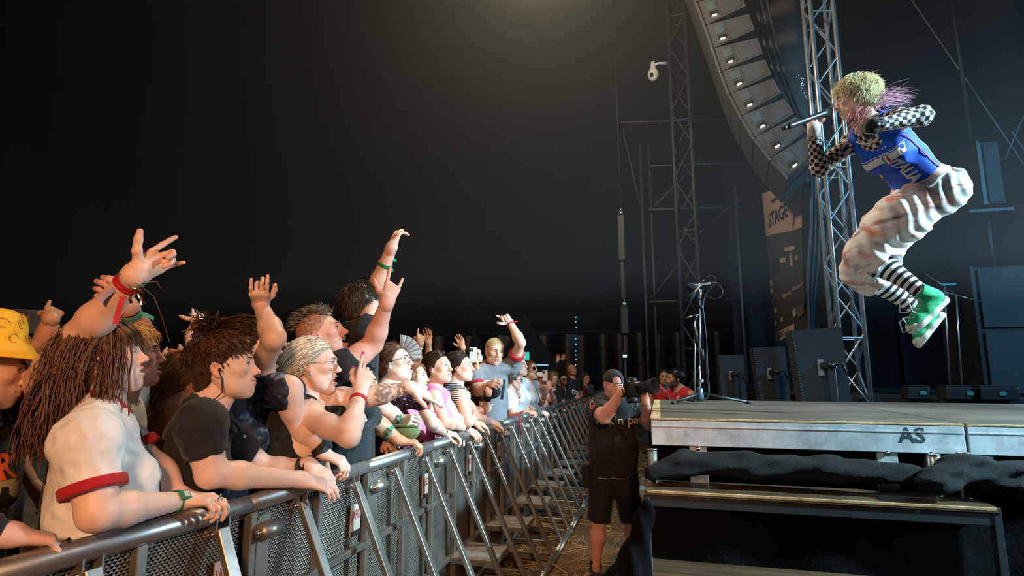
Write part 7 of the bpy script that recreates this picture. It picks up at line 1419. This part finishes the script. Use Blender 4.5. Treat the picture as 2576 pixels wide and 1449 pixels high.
f = vest(.018); f.box(N - ax*.27 + lf*.12 - fw*.16, (.5, .14, .30), 0, .004, np.stack([rt, fw, ax], 1), op='i'); f.box(N - ax*.27 - lf*.42, (.45, .5, .5), 0, .004, np.stack([rt, fw, ax], 1), op='s'); child(S, 'side_panel', Geo().add(*f.mesh(wrinkle(.007, 36, 8))), LBL)
# painted trousers
PT, nt, b_, N_, ln_ = nodes_mat('painted_trousers'); tc = N_('ShaderNodeTexCoord'); last = None
def blot(sc_, lo, hi, col, seed, prev):
    mp = N_('ShaderNodeMapping'); mp.inputs['Location'].default_value = (seed, seed*1.7, -seed); mp.inputs['Rotation'].default_value = (.3, .8, .5); mp.inputs['Scale'].default_value = (1, 1, 2.2); ln_(tc.outputs['Object'], mp.inputs['Vector']); n1 = N_('ShaderNodeTexNoise'); n1.inputs['Scale'].default_value = sc_; n1.inputs['Detail'].default_value = 2.; n1.inputs['Distortion'].default_value = .6; ln_(mp.outputs[0], n1.inputs['Vector']); mr = N_('ShaderNodeMapRange'); mr.inputs['From Min'].default_value = lo; mr.inputs['From Max'].default_value = hi; ln_(n1.outputs[0], mr.inputs[0]); mx = N_('ShaderNodeMix'); mx.data_type = 'RGBA'; ln_(mr.outputs[0], mx.inputs[0]); mx.inputs[7].default_value = (*col, 1)
    if prev is None: mx.inputs[6].default_value = (*srgb(240, 236, 232), 1)
    else: ln_(prev, mx.inputs[6])
    return mx.outputs[2]
last = blot(5.0, .52, .72, srgb(236, 140, 110), 3.1, None); last = blot(5.5, .55, .74, srgb(84, 82, 88), 7.7, last); last = blot(8., .60, .76, srgb(214, 84, 60), 12.3, last); ln_(last, b_.inputs['Base Color']); b_.inputs['Roughness'].default_value = .75
f = Fld(.0085); f.cone(N - ax*.435, pel - ax*.06, .136, .150, .05, flat=(fw, 1.3), clipa=True); f.ell(pel - fw*.04 - ax*.10, (.135, .135, .135), .06)
hm = []
for i in (0, 1):
    e = kn[i] + (an[i] - kn[i])*(.38 if i else .30); hm.append(e); f.path([hips[i] - ax*.07, hips[i]*.5 + kn[i]*.5, kn[i]], [.122, .138, .125], .07); f.cone(kn[i], e, .118, .116, .05, clipb=True)
for i in (0, 1): d_ = unit(an[i] - kn[i]); f.cone(hm[i] - d_*.05, hm[i] + d_*.03, .098, .106, .01, op='s')
def pw(X, Y, Z):
    a_ = (X*fw[0] + Y*fw[1] + Z*fw[2]); b_2 = (X*ax[0] + Y*ax[1] + Z*ax[2]); c_ = X*rt[0] + Y*rt[1] + Z*rt[2]
    return .0055*np.sin(b_2*44 + 5*np.sin(a_*8) + 3*np.sin(c_*9)) + .0035*np.sin(a_*70 + c_*50 + 4*np.sin(b_2*16))
TR = child(S, 'trousers', Geo().add(*f.mesh(pw)), PT); strap(S, 'waistband', [pel + ax*.03 + fw*.14 + rt*.06, pel + ax*.03 + fw*.12 + lf*.10, pel + ax*.03 + lf*.17, pel + ax*.03 - fw*.10 + lf*.12], .028, cloth('waist_white', (226, 220, 214)), TR, .004)
# striped socks
SOC, nt, b_, N_, ln_ = nodes_mat('striped_socks'); at_ = N_('ShaderNodeAttribute'); at_.attribute_name = 'uvw'; sx = N_('ShaderNodeSeparateXYZ'); ln_(at_.outputs['Vector'], sx.inputs[0]); w2 = N_('ShaderNodeMath'); w2.operation = 'FRACT'; ln_(sx.outputs['Y'], w2.inputs[0]); w3 = N_('ShaderNodeMath'); w3.operation = 'GREATER_THAN'; w3.inputs[1].default_value = .47; ln_(w2.outputs[0], w3.inputs[0]); mx = N_('ShaderNodeMix'); mx.data_type = 'RGBA'; ln_(w3.outputs[0], mx.inputs[0]); mx.inputs[6].default_value = (*srgb(28, 28, 34), 1); mx.inputs[7].default_value = (*srgb(232, 228, 230), 1); ln_(mx.outputs[2], b_.inputs['Base Color']); b_.inputs['Roughness'].default_value = .9
for i in (0, 1):
    f = Fld(.009); f.path([kn[i], kn[i]*.62 + an[i]*.38, an[i]*.9 + kn[i]*.1], [.062, .064, .042], .03); V, Q = f.mesh(); uv = np.zeros((len(V), 3)); limb_uv(V, kn[i], an[i], 0, -t_, uv, np.full(len(V), 9.), .040); me = Geo().add(V, Q).mesh('sock'); a_ = me.attributes.new('uvw', 'FLOAT_VECTOR', 'POINT'); a_.data.foreach_set('vector', uv.astype(np.float32).ravel()); me.materials.append(SOC); o = bpy.data.objects.new('striped_sock', me); COL.objects.link(o); o.parent = S.root; o.matrix_parent_inverse = Matrix.Translation(-Vector(S.root.location))
# high-top canvas shoes
SGR = mat('shoe_canvas_green', srgb(36, 172, 112), .75, bump=(300, .2)); SRUB = mat('shoe_rubber', srgb(222, 218, 206), .5, var=(30, .1)); LACE = mat('shoe_lace', srgb(226, 224, 222), .8); FOX = mat('foxing_line', srgb(30, 34, 50), .5)
def hightop(heel_px, toe_px, z, ank, sidev):
    hl, to = at(*heel_px, z), at(*toe_px, z + .02); d = unit(to - hl); L = np.linalg.norm(to - hl); up = unit((ank - hl) - d*(ank - hl).dot(d)); sd = np.cross(d, up); M = np.stack([sd, d, up], 1); W_ = lambda x, y, zz: hl + sd*x + d*y + up*zz
    f = Fld(.005); f.path([W_(0, L*.14, .062), W_(0, L*.40, .052), W_(0, L*.72, .040), W_(0, L*.88, .036)], [.040, .042, .036, .030], .03); f.cone(W_(0, L*.16, .075), W_(0, L*.27, .160), .048, .050, .03, clipb=True); f.box(W_(0, L*.5, -.22), (.3, L, .25), 0, .004, M, op='s')
    U = child(S, 'shoe_upper', Geo().add(*f.mesh(wrinkle(.003, 60, 5))), SGR)
    f = Fld(.005); f.path([W_(0, L*.10, .018), W_(0, L*.40, .018), W_(.004, L*.74, .018), W_(.004, L*.90, .018)], [.040, .040, .047, .040], .03); f.box(W_(0, L*.5, .515), (.3, L, .48), 0, .004, M, op='s'); f.box(W_(0, L*.5, -.50), (.3, L, .50), 0, .004, M, op='s'); SO = child(S, 'shoe_sole', Geo().add(*f.mesh()), SRUB)
    f = Fld(.005); f.ell(W_(.003, L*.86, .034), (.041, .045, .028), .01, M); f.box(W_(0, L*.5, -.22), (.3, L, .25), 0, .004, M, op='s'); child(S, 'toe_cap', Geo().add(*f.mesh()), SRUB)
    bvu = bvh_of(U)
    for k in range(8):
        y = .80 - k*.075; zt = .055 + k*.017; pts = []
        for x in (-.024, -.012, 0, .012, .024):
            q_ = W_(x, L*y + .06 if k < 4 else L*.60 + .02, zt + .05); dd = unit(W_(x, L*y*.6, zt*.6) - q_); h = bvu.ray_cast(Vector(q_), Vector(dd)); pts.append(np.array(h[0]) - dd*.003 if h[0] else W_(x, L*y, zt))
        obj('lace', g_tube(np.array(pts), .0032, 5), LACE, U)
    tp = W_(0, L*.46, .155); 
    for q_ in ((.03, .10, -.03), (-.03, .07, -.05)): obj('lace_bow', g_tube(np.array([tp, tp + sd*q_[0] + d*q_[1]*.5 + up*.02, tp + sd*q_[0] + d*q_[1] + up*q_[2], tp + sd*q_[0]*.5 + d*q_[1]*.7 + up*(q_[2] - .03)]), .0034, 5), LACE, U)
    an_ = np.linspace(0, 6.28, 26, endpoint=False); rg = []
    for a_ in an_:
        y = L*.5 + math.cos(a_)*(L*.5 + .028); x = math.sin(a_)*(.042 + .006*math.cos(a_ - .4)); rg.append(W_(x + .002, y, .031))
    obj('foxing_stripe', g_tube(np.array(rg), .0018, 5, False, closed=True), FOX, SO)
hightop((2384, 756), (2296, 838), ZS - .10, an[1] + (an[1] - kn[1])*.0 + u_*.02 - r_*.04, t_); hightop((2378, 796), (2318, 872), ZS + .09, an[0] - r_*.03 + u_*.03, t_)
# gloves / wraps, microphone in hand
child(S, 'wrist_wrap', g_tube([Wr[0] + (El[0] - Wr[0])*.16, Wr[0], Wr[0] + unit(u_*.9 + r_*.15)*.045], [.037, .036, .040], 16), cloth('wrap_white', (222, 212, 200)))
child(S, 'black_glove', g_tube([Wr[1] + (El[1] - Wr[1])*.14, Wr[1], Wr[1] + unit(at(2150, 322, ZS - .1) - Wr[1])*.075], [.038, .042, .045], 14), cloth('glove_black', (22, 24, 26)))
M_ = thing('handheld_microphone', 'black wireless microphone in the hand of the singer', 'microphone', MIC_B); L_ = np.linalg.norm(MIC_A - MIC_B); d_ = -md
obj('handle', g_lathe([(0, .03), (.0165, .03), (.0175, .06), (.0165, L_*.35), (.0175, L_ - .07), (.022, L_ - .055), (0, L_ - .055)], axis=d_, sides=18), BLK, M_); obj('grille', g_lathe([(.019, L_ - .058), (.025, L_ - .045), (.0265, L_ - .025), (.022, L_ - .004), (.010, L_ + .008), (0, L_ + .009)], axis=d_, sides=18), mat('mic_grille', (.02, .02, .02), .5, .6, bump=(400, 1.)), M_); obj('antenna_cap', g_lathe([(0, 0), (.0125, 0), (.0125, .03), (0, .03)], axis=d_, sides=14), mat('mic_cap', (.12, .12, .12), .35, .7), M_)
# ------------------------------------------------------------------ photographer in the pit
P = person('photographer in a black jersey and backwards cap aiming a camera beside the stage', (1543, 968), 4.72, 70, -14, 4, skin='pink', hair=('none', DBR), male=True, sc=1.0, w=1.16, fat=.7, byaw=78, vox=.010, hv=.0028, fv=.003, legs=True, low=(20, 20, 23), armr=1.22, brow=srgb(60, 44, 36), beard=(*srgb(120, 90, 76), .4), mouth='closed',
    top=dict(mat=cloth('jersey_black', (30, 26, 26)), sleeve=.62, off=.030, soff=.022, hem=.66, cut=.60, name='black_jersey', neck=.07, wr=.009, wf=60), arms=(dict(spx=(1502, 1030, 4.66), E=at(1520, 1050, 4.40), W=at(1565, 985, 4.30), u=(.75, .1, .35), n=(.1, -.2, 1), pose='grip', tune=((.3, .45, .5, .55), (.5, .4), .1)), dict(spx=(1612, 1030, 4.72), E=at(1632, 1065, 4.60), W=at(1622, 1005, 4.28), u=(-.1, -.15, .9), n=(.5, .5, -.3), pose='cup'))); PP['photo'] = P
P.root['label'] = 'photographer in a black jersey and backwards cap aiming a camera beside the stage'
f = Fld(.0065); f.ell(CRC + np.array((0, 0, .004)), CRR + .011, .02); f.box((0, .03, -.072), (.2, .3, .10), 0, .006, op='s'); f.ell((0, .085, .060), (.042, .05, .034), .006, op='s'); V, Q = f.mesh(); g_ = Geo().add(V, Q); g_.xf(P.Mh, P.H); child(P, 'backwards_cap', g_, cloth('cap_black', (34, 34, 38)))
g_ = g_tube([(-.062, .050, .034), (-.035, .078, .034), (0, .088, .033), (.035, .078, .034), (.062, .050, .034)], .008, 8, flat=.4); g_.xf(P.Mh, P.H); child(P, 'cap_strap', g_, cloth('cap_strap', (26, 30, 48)))
bv = bvh_of(P.top); r_, t_ = view_frame(P.N)
def press(nm, g_, px, m_, off=.005, u=None, v=(0, 0, 1)):
    h = bv.ray_cast(Vector(at(*px, 2.5)), Vector(ray(*px)))
    if h[0]: return decal(nm, g_, bv, np.array(h[0]), r_ if u is None else u, v, m_, P.top, off, .015)
press('jersey_lettering', text_geo('linkin park', .105, 0, .001), (1568, 1058), mat('print_gold_white', srgb(226, 214, 180), .6)); press('jersey_crest', poly([(-.028, .035), (.028, .035), (.028, -.01), (0, -.040), (-.028, -.01)]), (1597, 1019), mat('print_grey', srgb(150, 140, 130), .7)); press('crest_field', poly([(-.023, .018), (.023, .018), (.023, -.008), (0, -.032), (-.023, -.008)]), (1597, 1019), mat('jersey_ink', srgb(34, 30, 30), .7), .008)
press('flag_patch', poly([(.018*math.cos(a_), .030*math.sin(a_)) for a_ in np.linspace(0, 6.28, 16, endpoint=False)]), (1490, 1018), mat('print_white', srgb(220, 220, 222), .8), .006); press('flag_field', poly([(.014*math.cos(a_), .025*math.sin(a_)) for a_ in np.linspace(0, 6.28, 16, endpoint=False)]), (1490, 1018), mat('flag_black', srgb(20, 20, 22), .8), .009); press('flag_stripe', rect(-.012, .012, -.012, .004, 3), (1491, 1020), mat('flag_red', srgb(190, 40, 30), .8), .011)
strap(P, 'camera_strap', [loc(P, .08, .05, .0), loc(P, .02, .16, -.12), loc(P, -.08, .18, -.25)], .035, stm, P.top, .006); band(P, 0, .93, (30, 110, 70), wd=.018)
strap(P, 'shirt_hem', [loc(P, .19, .05, -.585), loc(P, .10, .18, -.590), loc(P, 0, .22, -.592), loc(P, -.1, .19, -.592)], .007, mat('hem_pale', srgb(150, 150, 150), .8), P.top, .003); f = Fld(.009); c_ = loc(P, .22, .0, -.58); f.box(c_, (.04, .07, .10), .02, .01); child(P, 'belt_pouch', Geo().add(*f.mesh()), BTEE)
# the camera
cc = at(1592, 978, 4.28); r_, t_ = view_frame(cc); ld = unit(r_*.80 + t_*.55 + np.array((0, 0, .12))); sdv = unit(np.cross(ld, (0, 0, 1))); upv = np.cross(sdv, ld); Mx = np.stack([sdv, ld, upv], 1); C_ = thing('photo_camera', 'black camera with a large lens held by the photographer', 'camera', cc)
body = obj('camera_body', g_box((0, 0, 0), (.075, .036, .058), Mx, .012), BLK, C_); obj('grip', g_box(Mx @ np.array((.062, .03, -.004)), (.018, .03, .05), Mx, .012), BLKR, C_); obj('viewfinder_hump', g_box(Mx @ np.array((0, -.004, .068)), (.034, .036, .018), Mx, .01), BLK, C_); obj('battery_grip', g_box(Mx @ np.array((0, 0, -.082)), (.072, .034, .026), Mx, .012), BLK, C_); obj('mode_dial', g_lathe([(0, .055), (.018, .055), (.018, .068), (0, .068)], Mx @ np.array((.05, 0, .0)), upv, 14), DKST, C_)
LE = obj('lens_barrel', g_lathe([(.038, .03), (.040, .05), (.042, .10), (.045, .105), (.045, .145), (.048, .15)], axis=ld, sides=26), BLK, C_); obj('lens_hood', g_lathe([(.048, .145), (.053, .15), (.062, .20), (.0605, .20), (.050, .152), (.046, .15)], axis=ld, sides=26), BLKR, C_); obj('front_element', g_lathe([(0, .158), (.02, .156), (.040, .148), (.046, .146)], axis=ld, sides=24), mat('lens_coating', (.03, .07, .09), .06, .3), LE); obj('hand_strap', g_tube([cc*0 + Mx @ np.array((.08, .02, .055)), Mx @ np.array((.10, -.03, .01)), Mx @ np.array((.08, -.02, -.06))], .012, 8, flat=.3), stm, C_)
# ------------------------------------------------------------------ stewards behind the deck
P = person('bearded security guard in a red vest looking left behind the stage deck', (1701, 952), 6.9, 172, -2, skin='tan', hair=('short', BLK_H, .018), male=True, beard=(*srgb(40, 30, 26), .9), vox=.013, hv=.0036, fv=.005, q=.6, byaw=140, top=dict(mat=cloth('vest_red', (196, 30, 40)), sleeve=0, arm=.06, off=.020, name='red_vest'), brow=BLK_H)
for sx in (.07, -.07): strap(P, 'reflective_stripe', [loc(P, sx, -.10, -.02), loc(P, sx*1.1, .0, .0), loc(P, sx*1.1, .11, -.06), loc(P, sx, .15, -.2)], .035, mat('reflective', srgb(190, 186, 180), .3), P.top, .005)
P = person('second security guard in a red vest dim behind the first', (1672, 948), 8.0, 90, 0, skin='olive', hair=('short', BLK_H), male=True, top=dict(mat=MATS['cloth_vest_red'], sleeve=0, name='red_vest'), **FAR)
# ------------------------------------------------------------------ stage haze under the tent roof
hz = bpy.data.materials.new('haze'); hz.use_nodes = True; nt = hz.node_tree; nt.nodes.remove(nt.nodes['Principled BSDF']); vs = nt.nodes.new('ShaderNodeVolumeScatter'); vs.inputs['Density'].default_value = .008; vs.inputs['Anisotropy'].default_value = .25; vs.inputs['Color'].default_value = (.95, .97, 1, 1)
nt.links.new(vs.outputs[0], nt.nodes['Material Output'].inputs['Volume'])
o = obj('haze', g_box((-4.5, 13.0, 7.4), (14.5, 9.0, 5.0)), hz, None, False); tag(o, 'thin stage haze hanging under the tent roof', 'haze', kind='stuff')
bpy.data.scenes.remove(TMP)
